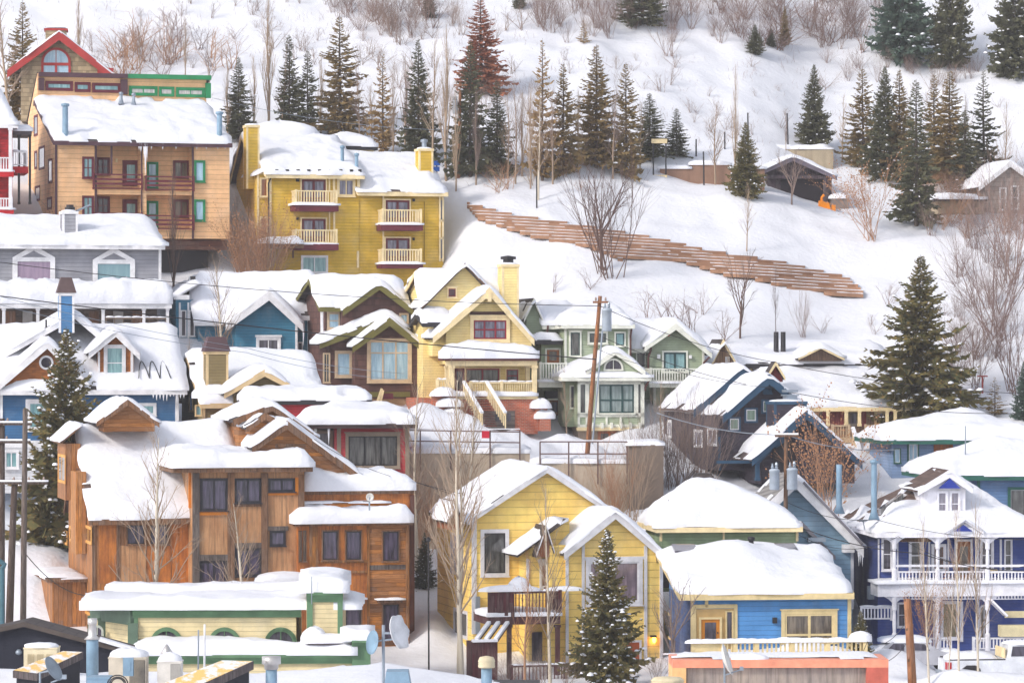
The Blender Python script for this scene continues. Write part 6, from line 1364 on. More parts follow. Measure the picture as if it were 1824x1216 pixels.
scatter(10, 1350, 1700, 520, 620, 25, 50, SC, [TWIGP], 'faint scrub on the smooth snow behind the tan house', '', stuff=True)
for i, (x, yb, hh) in enumerate(((452, 248, 150), (500, 245, 170), (572, 248, 150), (640, 262, 150), (662, 270, 120), (722, 285, 190), (770, 300, 230), (848, 330, 170), (905, 320, 160), (918, 330, 190), (945, 335, 180), (985, 330, 170), (1030, 310, 150), (1092, 320, 170), (1140, 300, 120), (1400, 270, 70), (1500, 290, 120), (1720, 320, 150), (1790, 330, 150), (250, 140, 110), (330, 140, 110), (375, 170, 110))):
    bare(x, yb, hh, ('poplar0', 'aspen0', 'poplar1', 'aspen2', 'aspen1')[i % 5], 'thin grey tan bare tree among the hillside conifers', tw=(TWIGT, TWIGG)[i % 2], bark=TWIGT, wide=.8, group='bare trees among the conifers')
for i, (x, yb, hh, yy) in enumerate(((1010, 700, 130, 203), (1178, 770, 130, 199), (560, 640, 110, 203), (338, 640, 140, 204), (700, 800, 150, 187), (1560, 880, 120, 190), (610, 760, 110, 187.2), (1300, 690, 110, 207))):
    bare(x, yb, hh, ('aspen0', 'aspen2', 'broad0', 'aspen1')[i % 4], 'small bare tree squeezed between two snowy houses', tw=TWIGT, bark=TWIGT, wide=.9, Y=yy, group='bare trees between the houses')
# uncounted stalks of dry grass in the snow
gm = MB(); rg = random.Random(5)
n_ = 0
while n_ < 1500:
    x, y = rg.uniform(0, 1824), rg.uniform(0, 335)
    if noise.noise((x * .016, y * .03, 4.4)) < .12: continue
    n_ += 1; p = hit(x, y, 236); b = p + Vector((rg.uniform(-.25, .25), rg.uniform(-.25, .25), rg.uniform(.12, .5)))
    gm.tube([p - Vector((0, 0, .1)), p.lerp(b, .5) + Vector((rg.uniform(-.08, .08), 0, 0)), b], [.012, .009, .004], 3, False)
go = gm.build('dry_stalks', TWIGP, None, recalc=False); tag(go, 'dry stalks and twigs poking through the hillside snow', 'dry grass', kind='stuff')
# ---------------------------------------------------------------- walls, rails, poles, wires
def terraces():
    top = [(832, 364), (900, 382), (1000, 398), (1090, 412), (1180, 428), (1260, 448), (1330, 458), (1400, 470), (1450, 482), (1508, 495), (1537, 524)]
    bot = [(832, 368), (850, 390), (900, 408), (960, 425), (1040, 438), (1100, 462), (1200, 462), (1290, 490), (1340, 497), (1400, 512), (1450, 518), (1490, 528), (1537, 527)]
    def ip(l, x):
        for (a, b), (c, d) in zip(l, l[1:]):
            if x <= c: return b + (d - b) * (x - a) / (c - a)
        return l[-1][1]
    N = 150; us = [832 + 705 * i / N for i in range(N + 1)]; o = thing('terraced_retaining_wall', 'stepped brown timber retaining wall running across the snowy hillside', 'retaining wall', hit(1180, 462))
    brn = M('terrace timber', (160, 122, 98), 'concrete'); org = o.location.copy()
    B = [hit(u, ip(bot, u)) for u in us]; Tp = [hit(u, ip(top, u)) for u in us]; dz = .205; tilt = .055
    for k in range(-6, 46):                                   # level courses, each set back behind the one below
        z0 = lambda x: 1.6 + k * dz - tilt * (x - org.x)
        st = MB(); sn = MB()
        for j in range(N):
            a, b = B[j], Tp[j]; zc = z0(a.x)
            if not (a.z - .12 < zc < b.z - .04): continue
            q = []
            for i in (j, j + 1):
                f = max(0, min(1.1, (z0(B[i].x) - B[i].z) / max(.05, Tp[i].z - B[i].z))); p = B[i].lerp(Tp[i], f); y = p.y - .28 + .03 * noise.noise((i * .3, k * 2.1, 1)); q.append((Vector((p.x, y, z0(p.x) - .03)), Vector((p.x, y, z0(p.x) + dz)), Vector((p.x, y + .75, z0(p.x) + dz + .02))))
            (a0, a1, a2), (b0, b1, b2) = q
            st.add([v - org for v in (a0, b0, b1, a1, a2, b2)], [(0, 1, 2, 3), (3, 2, 5, 4)])
            if noise.noise((j * .12, k * 2.3, 4)) > -.25:
                h_ = .035 + .03 * noise.noise((j * .3, k, 7)); e = Vector((0, 0, h_)); sn.add([v - org for v in (a1 + Vector((0, -.01, .002)), b1 + Vector((0, -.01, .002)), b1 + e + Vector((0, .05, 0)), a1 + e + Vector((0, .05, 0)), a2 + e, b2 + e)], [(0, 1, 2, 3), (3, 2, 5, 4)])
        if not st.v: continue
        p = st.build('step', brn, o, recalc=False)
        if sn.v: sn.build('snow', SNOW, p, True, recalc=False)
terraces()
def block_wall(name, label, rects, Y, d, mat, base, snow=.3):
    """rects: pixel (x0, top, x1)"""
    x0, t0, x1 = rects[0]; o0 = at((x0 + x1) / 2, t0, Y); o = thing(name, label, 'wall', Vector((o0.x, Y, base)))
    for i, (a, t, b) in enumerate(rects):
        p, q = at(a, t, Y), at(b, t, Y); w = MB().box(p.x - o0.x, q.x - o0.x, .003 * i, d, -1.5, p.z - base).build('wall_panel', mat, o)
        if snow: snow_hf(p.x - o0.x, q.x - o0.x, .003 * i, d, lambda x, y: p.z - base, snow, a * .01, w, edge=.3, lip=.5)
    return o
block_wall('retaining_wall', 'long tan concrete retaining wall with metal railing below the brick garage', [(728, 806, 944), (944, 824, 1120)], 190, 1.2, M('tan retaining concrete', (190, 174, 156), 'concrete'), -10.5, .35)
block_wall('stone_corner_wall', 'rough dark stone corner at the right end of the concrete retaining wall', [(1121, 792, 1182)], 189.6, 5, M('dark rough stone', (122, 108, 98), 'concrete'), -10.0, .2)
block_wall('hillside_wall', 'long low brown retaining wall beneath the upper slope left of the garage', [(1176, 300, 1230), (1230, 293, 1300), (1300, 300, 1362)], 243.5, .8, M('brown dirt wall', (150, 118, 100), 'concrete'), 9.6, .25)
def fence(label, xs, ty, my, by, Y=189.85, sign=None):
    o0 = at(xs[0], by, Y); o = thing('metal_railing', label, 'railing', o0); ir = M('rusty iron', (104, 82, 80), rough=.6)
    for x in xs: p, q = at(x, ty, Y) - o0, at(x, by, Y) - o0; MB().bar(q, p, .075).build('post', ir, o)
    for y_, w in ((ty, .065), (my, .065)): a, b = at(xs[0], y_, Y) - o0, at(xs[-1], y_ + (3 if xs[0] < 900 else 0), Y) - o0; MB().bar(a, b, w).build('rail', ir, o)
    a, b = at(xs[0], ty, Y) - o0, at(xs[-1], ty, Y) - o0; MB().bar(a + Vector((0, 0, .07)), b + Vector((0, 0, .07)), .08, .05).build('snow', SNOW, o)
    return o
fence('left section of rusty metal railing on the concrete wall', (728, 748.6, 803, 873, 926), 766, 785, 838); fence('right section of rusty metal railing on the concrete wall', (962, 1013, 1065, 1117), 786.5, 808, 862)
def simple(name, label, cat, mb, mat, loc, group=None, smooth=False): o = mb.build(name, mat, None, smooth); o.location = loc; return tag(o, label, cat, group)
simple('sign', 'small red sign hung on the metal railing', 'sign', MB().box(-.2, .2, -.02, .02, -.18, .2), M('sign red', (206, 42, 66)), at(865, 774, 189.7))

POLE = M('weathered pole wood', (128, 88, 58), 'boards', rgb2=(98, 68, 50), pitch=.06); POLEO = M('orange pole wood', (182, 116, 66), 'boards', rgb2=(146, 92, 56), pitch=.06); POLED = M('dark pole wood', (84, 60, 48), 'boards', rgb2=(62, 46, 40), pitch=.06)
CAN = M('grey transformer paint', (168, 178, 190), rough=.4)
def pole(label, top, bot, Y, wpx, mat, arms=(), cans=(), conduit=False, snow=False):
    a, b = at(*top, Y), at(*bot, Y); r = wpx * Y / F / 2; o = thing('utility_pole', label, 'utility pole', b)
    MB().tube([(0, 0, -.6), (a - b) * .5, a - b], [r * 1.12, r, r * .86], 10).build('shaft', mat, o, True)
    for (x0, x1, y_, w) in arms:
        p, q = at(x0, y_, Y - .16) - b, at(x1, y_, Y - .16) - b; c = MB().bar(p, q, .09, .11).build('crossarm', mat, o); ins = MB()
        n = max(2, int((q - p).length / .55))
        for k in range(n): v = p.lerp(q, (k + .3) / (n - .4)); ins.lathe([(.03, 0), (.055, .05), (.055, .12), (.03, .2)], 8, v + Vector((0, 0, .07)))
        ins.build('insulators', M('insulator porcelain', (150, 130, 120), rough=.3), c)
        if snow: MB().bar(p + Vector((0, 0, .1)), q + Vector((0, 0, .1)), .12, .08).build('snow', SNOW, c)
    for (cx, cy, rp, hp) in cans:
        p = at(cx, cy, Y - .25) - b; rr = rp * Y / F; hh = hp * Y / F
        c = MB().lathe([(rr * .9, 0), (rr, .05), (rr, hh * .86), (rr * 1.06, hh * .87), (rr * 1.06, hh * .93), (rr * .6, hh)], 14, p).build('transformer', CAN, o, True)
        MB().lathe([(.05, 0), (.09, .06), (.05, .12), (.09, .18), (.04, .3)], 8, p + Vector((rr * .4, 0, hh))).lathe([(.05, 0), (.09, .06), (.05, .12), (.04, .25)], 8, p + Vector((-rr * .4, 0, hh))).build('bushing', METAL, c)
    if conduit: p = Vector((.28, -.3, 0)); MB().tube([p, p + (a - b) * .78], .05, 7).build('conduit', METAL, o)
    return o
pole('leaning orange brown pole before the sage green house', (1069, 527), (1046, 790), 196.5, 8, POLEO, [(1056, 1084, 538, 8)], [(1081, 590, 8.5, 42)], True)
pole('thin brown pole with a crossarm up on the hillside', (820, 146), (816, 348), 240, 6, POLEO, [(808, 834, 152, 4)], [(811, 203, 4.5, 24)])
pole('brown pole carrying two grey transformers and a snowy crossarm', (1400, 772), (1399, 1000), 178.35, 7.5, POLE, [(1380, 1422, 776, 6)], [(1379.5, 872, 9, 38), (1411, 872, 9.5, 40)], False, True)
pole('stout orange pole top before the purple Victorian', (1616, 1066), (1628, 1250), 150, 15, POLEO); pole('tall square grey brown pole at the left edge', (45, 728), (41, 1108), 158, 10.5, M('grey brown pole', (116, 98, 88), 'boards', rgb2=(96, 82, 76), pitch=.05))
pole('dark brown pole with a long snowy crossarm at the left edge', (26, 858), (16, 1108), 159, 13, POLED, [(-10, 86, 860, 6)], [], False, True); pole('brown pole with two snowy crossarms at the very left edge', (4, 745), (3, 1090), 161, 11, POLED, [(-30, 57, 755, 6), (-30, 54, 787, 6)], [], False, True)
def rod(name, label, cat, top, bot, Y, wpx, mat, extra=None):
    a, b = at(*top, Y), at(*bot, Y); r = wpx * Y / F / 2; mb = MB().tube([(0, 0, -.3), a - b], [r, r * .9], 8)
    if extra: extra(mb, a - b)
    return simple(name, label, cat, mb, mat, b)
rod('lamp_post', 'teal curved lamp post at the bottom left edge', 'lamp post', (4, 1012), (4, 1112), 157, 9, M('teal post', (70, 104, 116)), lambda m, t: m.tube([t, t + Vector((.1, 0, .18)), t + Vector((-.1, 0, .32)), t + Vector((-.6, 0, .34))], .12, 8))
rod('flag_pole', 'thin dark pole with a ball top left of the yellow house', 'pole', (763, 962), (764, 1210), 165, 3.2, DARK, lambda m, t: m.lathe([(.02, -.1), (.11, -.02), (.11, .08), (.02, .16)], 8, t))
for t, b, l in (((1332, 201), (1333, 252), 'dark thin post left of the concrete block wall'), ((1402, 202), (1404, 262), 'dark thin post behind the concrete block wall'), ((1240, 248), (1240, 280), 'short thin post on the snow right of the lone small conifer'), ((1253, 270), (1254, 330), 'dark post before the brown hillside wall'), ((956, 313), (956, 368), 'dark post on the bank in front of the pale aspen'), ((1291, 235), (1291, 265), 'faint thin post beside the twiggy aspen')):
    rod('post', l, 'post', t, b, hit(*b).y, 2.8, DARK)
p = hit(1175, 314); o = thing('trail_board', 'blank cream board on two dark posts on the slope', 'sign', p)
for dx in (-.42, .42): MB().tube([(dx, 0, -.3), (dx, 0, 2.6)], .05, 7).build('post', DARK, o)
MB().box(-.55, .5, -.08, -.04, 2.2, 2.5).build('board', CREAM, o); MB().box(-.5, .5, -.08, -.04, -.1, .08).build('board', CREAM, o)
p = hit(778, 322); o = thing('trail_sign', 'blue and red trail sign on a post right of the mustard apartments', 'sign', p)
MB().tube([(0, 0, -.3), (0, 0, 1.3)], .05, 7).build('post', DARK, o)
for i, (x, z, w, h_, m_) in enumerate(((.02, 1.0, .42, .3, M('sign blue', (24, 84, 170))), (-.02, .62, .42, .3, M('sign blue')), (-.08, .3, .28, .24, M('sign red')))): MB().box(x - w / 2, x + w / 2, -.09 - .003 * i, -.055, z, z + h_).build('panel', m_, o)
MB().box(.1, .2, -.1, -.055, .34, .5).build('panel', WHITE, o)
p = hit(1750, 700); simple('clothes_post', 'red T shaped post on the snow right of the big conifer', 'post', MB().box(-.05, .05, -.05, .05, -.2, .95).box(-.3, .3, -.05, .05, .951, 1.03), M('red post', (170, 70, 62)), p)
p = hit(1472, 372); o = thing('snow_blower', 'orange machine half buried in snow by the garage', 'machine', p); MB().hexa([(-.55, -.3, -.2), (.3, -.3, -.2), (.3, .4, -.2), (-.55, .4, -.2), (-.5, -.3, .55), (.15, -.3, .4), (.15, .4, .4), (-.5, .4, .55)]).build('housing', M('orange machine paint', (236, 140, 20)), o); MB().tube([(-.3, 0, .5), (-.32, 0, .75), (-.15, 0, .95)], [.1, .08, .09], 8).build('chute', M('orange machine paint'), o); MB().box(.32, .6, -.3, .35, -.2, .25).build('bucket', M('orange machine paint'), o)

wn_ = 0
def wire(label, pts, sag=.4, r=.022, mat=None):
    """pts: (px, py, distance)"""
    P = [at(*q) for q in pts]; o0 = P[0]; path = []
    for a, b in zip(P, P[1:]):
        n = 14
        for i in range(n + (b is P[-1])): t = i / n; path.append(a.lerp(b, t) - o0 - Vector((0, 0, sag * 4 * t * (1 - t))))
    simple('power_line', label, 'wire', MB().tube(path, r * .7, 5, False), mat or DARK, o0)
wire('upper thin wire from the left edge to the leaning pole', [(-40, 462, 190), (1069, 545, 196.3)], .5, .028); wire('thick lower cable from the left edge to the leaning pole', [(-40, 522, 186), (1062, 640, 196.3)], .2, .042)
wire('wire crossing the blue dormer house roof, upper of two', [(-40, 517, 180), (440, 620, 190), (720, 665, 196)], .2, .02, METAL); wire('wire crossing the blue dormer house roof, lower of two', [(-40, 532, 180), (440, 628, 190), (720, 676, 196)], .25, .02, METAL)
wire('wire from the leaning pole to the right edge before the big conifer', [(1069, 545, 196.3), (1380, 645, 196), (1860, 702, 200)], .35, .026); wire('second wire to the right passing the red panels', [(1072, 600, 196.3), (1417, 700, 195), (1860, 735, 200)], .4, .026)
wire('cable past the corner bay from the leaning pole', [(1062, 620, 196.3), (1185, 655, 196), (1380, 690, 193)], .2, .02); wire('bundled cable from the navy house gable to the two transformer pole', [(1170, 735, 188), (1400, 774, 178.7), (1600, 800, 182)], .3, .03, METAL)
wire('wire from the two transformer pole over the light blue gable', [(1404, 895, 178.7), (1560, 925, 173), (1860, 960, 170)], .3, .02); wire('wire hanging across the purple upper porch', [(1404, 930, 178.7), (1640, 985, 170), (1860, 1015, 168)], .3, .03); wire('lower wire across the purple upper porch railing', [(1404, 940, 178.7), (1600, 955, 170), (1860, 1000, 167)], .8, .02)
wire('cable from the left poles down to the wood house', [(45, 985, 158), (165, 1060, 165)], .5, .03); wire('cable loop from the stout pole to the azure deck', [(1618, 1100, 150), (1545, 1142, 158), (1490, 1200, 158)], .5, .02); wire('cable sloping from the stout pole past the deck corner', [(1618, 1140, 150), (1570, 1180, 152), (1540, 1240, 152)], .2, .02)
wire('wire across the wood house gable to the red low house', [(560, 782, 168), (740, 858, 178), (1110, 945, 182)], .3, .02); wire('faint wire behind the hillside conifers', [(380, 175, 238), (820, 232, 240)], .5, .02, METAL)
wire('line sloping behind the bright yellow house ridge', [(728, 855, 176), (1000, 905, 184)], .2, .025)

# ---------------------------------------------------------------- foreground roofs
def dark_building():
    h = H('dark_low_building', 'low dark navy gabled building at the bottom left', 'building', 0, 141, .0, VC); w = M('navy rolled siding', (46, 48, 60), 'concrete')
    h.gable((-520, 560), (150, 412), (800, 590), -480, 780, 1100, 0, 2.2, w, tm=M('brown rake', (86, 76, 72)), t=.05, tb=.14, of=.25, snow=False, back=.2)
    x, z = h.p(118, 600, -.1); MB().lathe([(.02, -.1), (.12, -.06), (.14, .02), (.06, .12)], 10, (x, -.12, z)).build('wall_lamp', METAL, h.e, True)
    a = h.p(620, 530, -.3); b = h.p(800, 585, -.3); MB().bar((a[0], -.2, a[1] + .08), (b[0] + .3, -.2, b[1]), .5, .14).build('snow', SNOW, h.e)
dark_building()
def flat_roof():
    h = H('flat_roofed_building', 'wide flat snow covered roof filling the bottom edge', 'building', 0, 122, 0, VD); w = S('cream lap siding', (222, 204, 160), .2)
    x0 = -20; x1 = h.p(1800, 760, 8)[0]; z = h.p(600, 706, 12)[1] - .5
    b = MB().box(x0, x1, -6, 12, z - 5, z).build('wall', w, h.e); dome = lambda x, y: z + .25 * math.sin(max(0, min(1, (x - h.p(100, 700, 10)[0]) / (x1 - h.p(100, 700, 10)[0]))) * math.pi) if x > 0 else z - .3 * 0
    ro = MB().box(x0 - .2, x1 + .2, -6.2, 12.2, z + .002, z + .1).build('roof', DARK, h.e); snow_hf(x0 - .2, x1 + .2, -6.2, 12.2, lambda x, y: dome(x, y) + .1 - max(0, (x - x1 + 6) / 6) * .5, .35, 3.3, ro, res=.45)
    return h, z
fr, zfr = flat_roof()
def onroof(zx, zy, Y, view): 
    px, py = view[0] + zx / view[2], view[1] + zy / view[2]; p = at(px, py, Y); return p
def local(view, Y):
    def P(zx, zy, y=0): return at(view[0] + zx / view[2], view[1] + zy / view[2], Y + y)
    return P
def ac(label, a, b, Y, body, fan, d=.9):
    P = local(VC, Y); p, q = P(*a), P(*b); o = thing('air_conditioner', label, 'air conditioner', Vector(((p.x + q.x) / 2, Y, q.z))); w = (q.x - p.x) / 2; h_ = p.z - q.z
    MB().box(-w, w, 0, d, -.4, h_).build('cabinet', body, o); g = MB(); n = 9
    if fan:
        for k in range(14): g.box(w * .15 + w * .8 * k / 14, w * .15 + w * .8 * k / 14 + .012, -.03, -.002, .02, h_ - .06)
        MB().box(w * .12, w - .03, -.012, -.001, .02, h_ - .05).build('coil', DARK, o)
    else:
        for s_ in (-1, 0, 1): MB().box(s_ * w * .56 - w * .2, s_ * w * .56 + w * .2, -.012, -.001, h_ * .1, h_ * .7).build('vent', M('tan vent', (164, 146, 112)), o)
        for k in range(n): g.box(-w * .8, w * .8, -.03, -.013, h_ * .1 + h_ * .6 * k / n, h_ * .1 + h_ * .6 * k / n + .012)
    g.build('grille', body, o); MB().box(-w - .02, w + .02, -.02, d + .02, h_ + .002, h_ + .05).build('lid', body, o)
    MB().mound((0, d / 2, h_ + .05), w * 1.03, d * .55, .28 if fan else .16, len(label)).build('snow', SNOW, o, True)
    return o
tanp = M('tan cabinet paint', (218, 204, 172)); ac('tan air conditioner with three vents below the dark gable', (148, 580), (355, 690), 131, tanp, False); a = ac('beige air conditioner with a dark coil and a blue box', (678, 640), (912, 800), 124, M('beige cabinet paint', (206, 194, 176)), True); ac('small white air conditioner right of the coil unit', (982, 665), (1132, 800), 124, M('off white paint', (220, 214, 206)), True, .7)
P = local(VC, 123.4); p, q = P(768, 635), P(832, 748); simple('switch_box', 'pale blue switch box mounted before the beige air conditioner', 'electrical box', MB().box(p.x - q.x, 0, 0, .2, 0, p.z - q.z).box((p.x - q.x) * .5, (p.x - q.x) * .25, -.02, -.002, (p.z - q.z) * .3, (p.z - q.z) * .8), BLUEMETAL, q)
P = local(VC, 125); p = P(577, 770); t_ = P(577, 388); hh = t_.z - p.z; r1 = (P(615, 600) - P(577, 600)).x
o = thing('flue', 'tall blue grey metal flue with a bright ringed top', 'flue', p); MB().lathe([(r1 * 1.02, -.6), (r1 * 1.0, hh * .62), (r1, hh * .66)], 16).build('pipe', BLUEMETAL, o, True); MB().lathe([(r1 * 1.35, hh * .66), (r1 * .72, hh * .72), (r1 * .62, hh * .9), (r1 * .78, hh * .905), (r1 * .78, hh)], 16).build('cap', M('bright metal', (206, 202, 200), rough=.3, metal=.5), o, True)
def vent(label, view, Y, c, top, rpx, bot, capk):
    P = local(view, Y); b = P(c, bot); t = P(c, top); h_ = t.z - b.z; r = (P(c + rpx, bot) - b).x; o = thing('roof_vent', label, 'roof vent', b)
    MB().lathe([(r, -.7), (r, h_ * .6)], 14).build('pipe', BLUEMETAL, o, True)
    pr = {'drum': [(r * 1.2, h_ * .5), (r * 1.25, h_ * .68), (r * 1.65, h_ * .7), (r * 1.65, h_ * .98), (r * .3, h_)], 'cone': [(r * 1.3, h_ * .58), (r * 1.35, h_ * .62), (.03, h_)], 'turb': [(r * 1.5, h_ * .56), (r * 1.6, h_ * .64), (r * 1.45, h_ * .66), (r * 1.6, h_ * .72), (r * 1.45, h_ * .74), (r * 1.6, h_ * .8), (r * 1.3, h_ * .95), (.05, h_)]}[capk]
    MB().lathe(pr, 14).build('cap', M('bright metal') if capk != 'turb' else tanp, o, True); return o
vent('bright drum topped vent pipe on the flat roof', VD, 122, 152, 622, 36, 790, 'drum'); vent('beige turbine vent before the maroon stair', VD, 126, 1497, 622, 34, 790, 'turb'); vent('small cone capped vent behind the white air conditioner', VC, 127, 1042, 550, 30, 690, 'cone'); vent('squat round beige vent by the orange frame', VF, 128, 280, 1178, 60, 1290, 'turb')
def hood(label, view, Y, pts, d, mat):
    """inclined slab: pts = lower left, top left, top right, lower right on its top face (pixels)"""
    P = local(view, Y); a, b = P(*pts[0], -1.6), P(*pts[1], .6); c, e = P(*pts[2], .6), P(*pts[3], -1.6); o = thing('skylight_hood', label, 'skylight', a); v = [x - a for x in (a, e, c, b)]; dn = Vector((0, 0, -d))
    MB().hexa([x + dn for x in v] + v).build('frame', M('grey timber edge', (110, 98, 98), 'boards', rgb2=(96, 84, 86)), o); up = Vector((0, 0, .012)); cen = sum(v, Vector()) / 4
    MB().add([cen.lerp(x, .98) + up for x in v], [(0, 1, 2, 3)]).build('panel', mat, o); w = Vector((0, 0, -1.4)); u = [x + dn * 1.02 for x in v]
    MB().hexa([cen.lerp(x, .9) + w for x in v] + [cen.lerp(x, .9) + dn * 1.02 for x in v]).build('curb', M('black curb', (40, 40, 48)), o)
t = NT('frosted amber panel'); am = t.done(t.mix(t.ramp(t.noise(2.2, 6), .46, .56), lin((238, 196, 120)), (.82, .82, .86)), .5); hood('snowy amber sloped skylight hood below the dark gable', VC, 126, ((80, 715), (395, 592), (520, 598), (230, 735)), .24, am); hood('large amber sloped skylight hood at the bottom left', VC, 121, ((980, 810), (1390, 650), (1585, 655), (1230, 815)), .28, am)
def dish(label, c, Y, view, rx, ry, yaw, pitch, mast, mat=None, arm=True):
    P = local(view, Y); p = P(*c); R_ = (P(c[0], c[1] - ry) - p).z; o = thing('satellite_dish', label, 'satellite dish', P(*mast)); q = p - o.location
    mb = MB(); mb.lathe([(.03, .0), (R_ * .35, R_ * .03), (R_ * .7, R_ * .13), (R_, R_ * .28), (R_, R_ * .26), (R_ * .7, R_ * .1), (R_ * .03, -.03)], 22); d = mb.build('reflector', mat or WHITE, o, True); d.location = q; d.rotation_euler = (R(pitch), 0, R(yaw))
    MB().tube([(0, 0, -.3), (0, 0, q.z * .8), q], .04, 7).build('mast', METAL, o)
    if arm:
        v = Vector((math.sin(R(yaw)), -math.cos(R(yaw)), 0)); MB().tube([q + Vector((0, 0, -R_ * .9)), q + v * R_ * 1.1 + Vector((0, 0, -R_ * .5))], .025, 6).box(*(lambda t: (t.x - .07, t.x + .07, t.y - .07, t.y + .07, t.z - .07, t.z + .07))(q + v * R_ * 1.1 + Vector((0, 0, -R_ * .45)))).build('feed', METAL, o)
    return o
dish('white dish seen edge on before the orange framed sign', (595, 1090), 136, VF, 20, 92, 80, 72, (600, 1216), M('dish white', (226, 222, 216)))
dish('grey dish seen from behind at the bottom left', (318, 712), 120, VC, 40, 85, 70, 60, (250, 793), M('dish grey', (150, 160, 170))); dish('small round white dish on the rusty wing roof', (1090, 562), 170, VB, 22, 22, 10, 88, (1088, 600), M('dish white'), False)
P = local(VD, 124); m0 = P(852, 715); o = thing('grid_antenna', 'white scalloped grid antenna on a mast with a small blue dish', 'antenna', m0); MB().tube([(0, 0, -.5), P(852, 430) - m0], .055, 8).build('mast', METAL, o); c = P(925, 480) - m0
r_ = (P(925, 370) - P(925, 480)).z; g = MB(); pts = []
for k in range(24):
    t = k * 2 * math.pi / 24; rr = r_ * (1 + .06 * math.cos(6 * t)); pts.append((rr * math.cos(t), rr * math.sin(t)))
vs = [(x, y, .32 * (x * x + y * y) / r_) for x, y in pts] + [(x * .5, y * .5, .08 * (x * x + y * y) / r_) for x, y in pts] + [(0, 0, 0)]; fs = [(k, (k + 1) % 24, 24 + (k + 1) % 24, 24 + k) for k in range(24)] + [(24 + k, 24 + (k + 1) % 24, 48) for k in range(24)]
g.add(vs + [(x, y, z - .03) for x, y, z in vs], fs + [tuple(49 + i for i in reversed(f)) for f in fs] + [(k, 49 + k, 49 + (k + 1) % 24, (k + 1) % 24) for k in range(24)]); d = g.build('reflector', M('antenna white', (228, 228, 232)), o, True); d.location = c; d.rotation_euler = (R(75), 0, R(62))
MB().bar(Vector((0, 0, c.z)), c, .07).bar(Vector((0, 0, c.z - .25)), c + Vector((0, 0, -.2)), .06).build('bracket', METAL, o); d2 = MB().lathe([(.02, 0), (.2, .03), (.42, .12), (.42, .10), (.2, .0)], 18).build('small_reflector', BLUEMETAL, o, True); d2.location = P(800, 540) - m0; d2.rotation_euler = (R(80), 0, R(-60)); MB().bar(P(800, 540) - m0, Vector((0, 0, (P(800, 520) - m0).z)), .05).build('bracket', METAL, o)
P = local(VD, 120); p, q = P(870, 720), P(1010, 830); simple('duct_box', 'blue grey sheet metal duct box at the bottom edge', 'duct', MB().hexa([(-.12, 0, -.8), (q.x - p.x + .12, 0, -.8), (q.x - p.x + .12, 1, -.8), (-.12, 1, -.8), (0, 0, 0), (q.x - p.x - .02, 0, 0), (q.x - p.x - .02, 1, 0), (0, 1, 0)]), BLUEMETAL, p)
P = local(VC, 120); p = P(545, 765); q = P(680, 830); simple('metal_cabinet', 'pale blue metal cabinet at the foot of the tall flue', 'cabinet', MB().box(0, q.x - p.x, 0, .8, -1, 0).box(-.03, q.x - p.x + .03, -.03, .83, .001, .05), BLUEMETAL, p)
m = MB(); 
for k, rr in enumerate((.34, .27, .22)): m.tube([(rr * math.cos(t * .35), .02 * k, rr * math.sin(t * .35) * .9) for t in range(12)], .022, 5)
simple('cable_loop', 'black looped cables beside the pale blue cabinet', 'cable', m, DARK, P(735, 800)); m = MB(); rod('antenna_rod', 'thin grey antenna rod before the cream building', 'antenna', (353.5, 1121), (353, 1192), 126, 3, METAL); rod('antenna_rod', 'white ringed antenna rod beside the thin grey one', 'antenna', (364.5, 1111), (364, 1184), 126, 4, M('antenna white'), lambda mb, t: [mb.lathe([(.055, 0), (.055, .03)], 8, t * f) for f in (.25, .45, .65)])
def orange_box():
    h = H('orange_framed_structure', 'salmon framed flat structure at the bottom right', 'structure', 1199, 140, .02, VF); sm = M('salmon metal', (238, 152, 122), rough=.4)
    x0, z1 = h.p(310, 1085, 0); x1 = h.p(1520, 1085, 0)[0]; zb = h.p(310, 1130, 0)[1]; MB().box(x0, x1, 0, 2.6, zb, z1).build('fascia', sm, h.e); MB().box(x1 - .85, x1, .003, 2.597, zb - 3, zb).build('pier', M('brick red metal', (196, 100, 84), rough=.5), h.e); MB().box(x0, h.p(385, 1130, 0)[0], .003, 2.6, zb - 3, zb).build('pier', M('peach metal', (240, 190, 130)), h.e)
    MB().box(x0 + .5, x1 - .8, .25, 2.5, zb - 3, zb - .002).build('panel', M('grey tan panel', (150, 138, 132), 'rust', rgb2=(176, 160, 146)), h.e); snow_hf(x0, x1, .05, 2.6, lambda x, y: z1, .12, 2.4, h.e, edge=.3, mask=lambda u, v: 1 if v > .3 else .3); x, z = h.p(740, 1095, .3); MB().mound((x, .4, z), .75, .4, .3, 4).build('snow', SNOW, h.e, True)
orange_box()

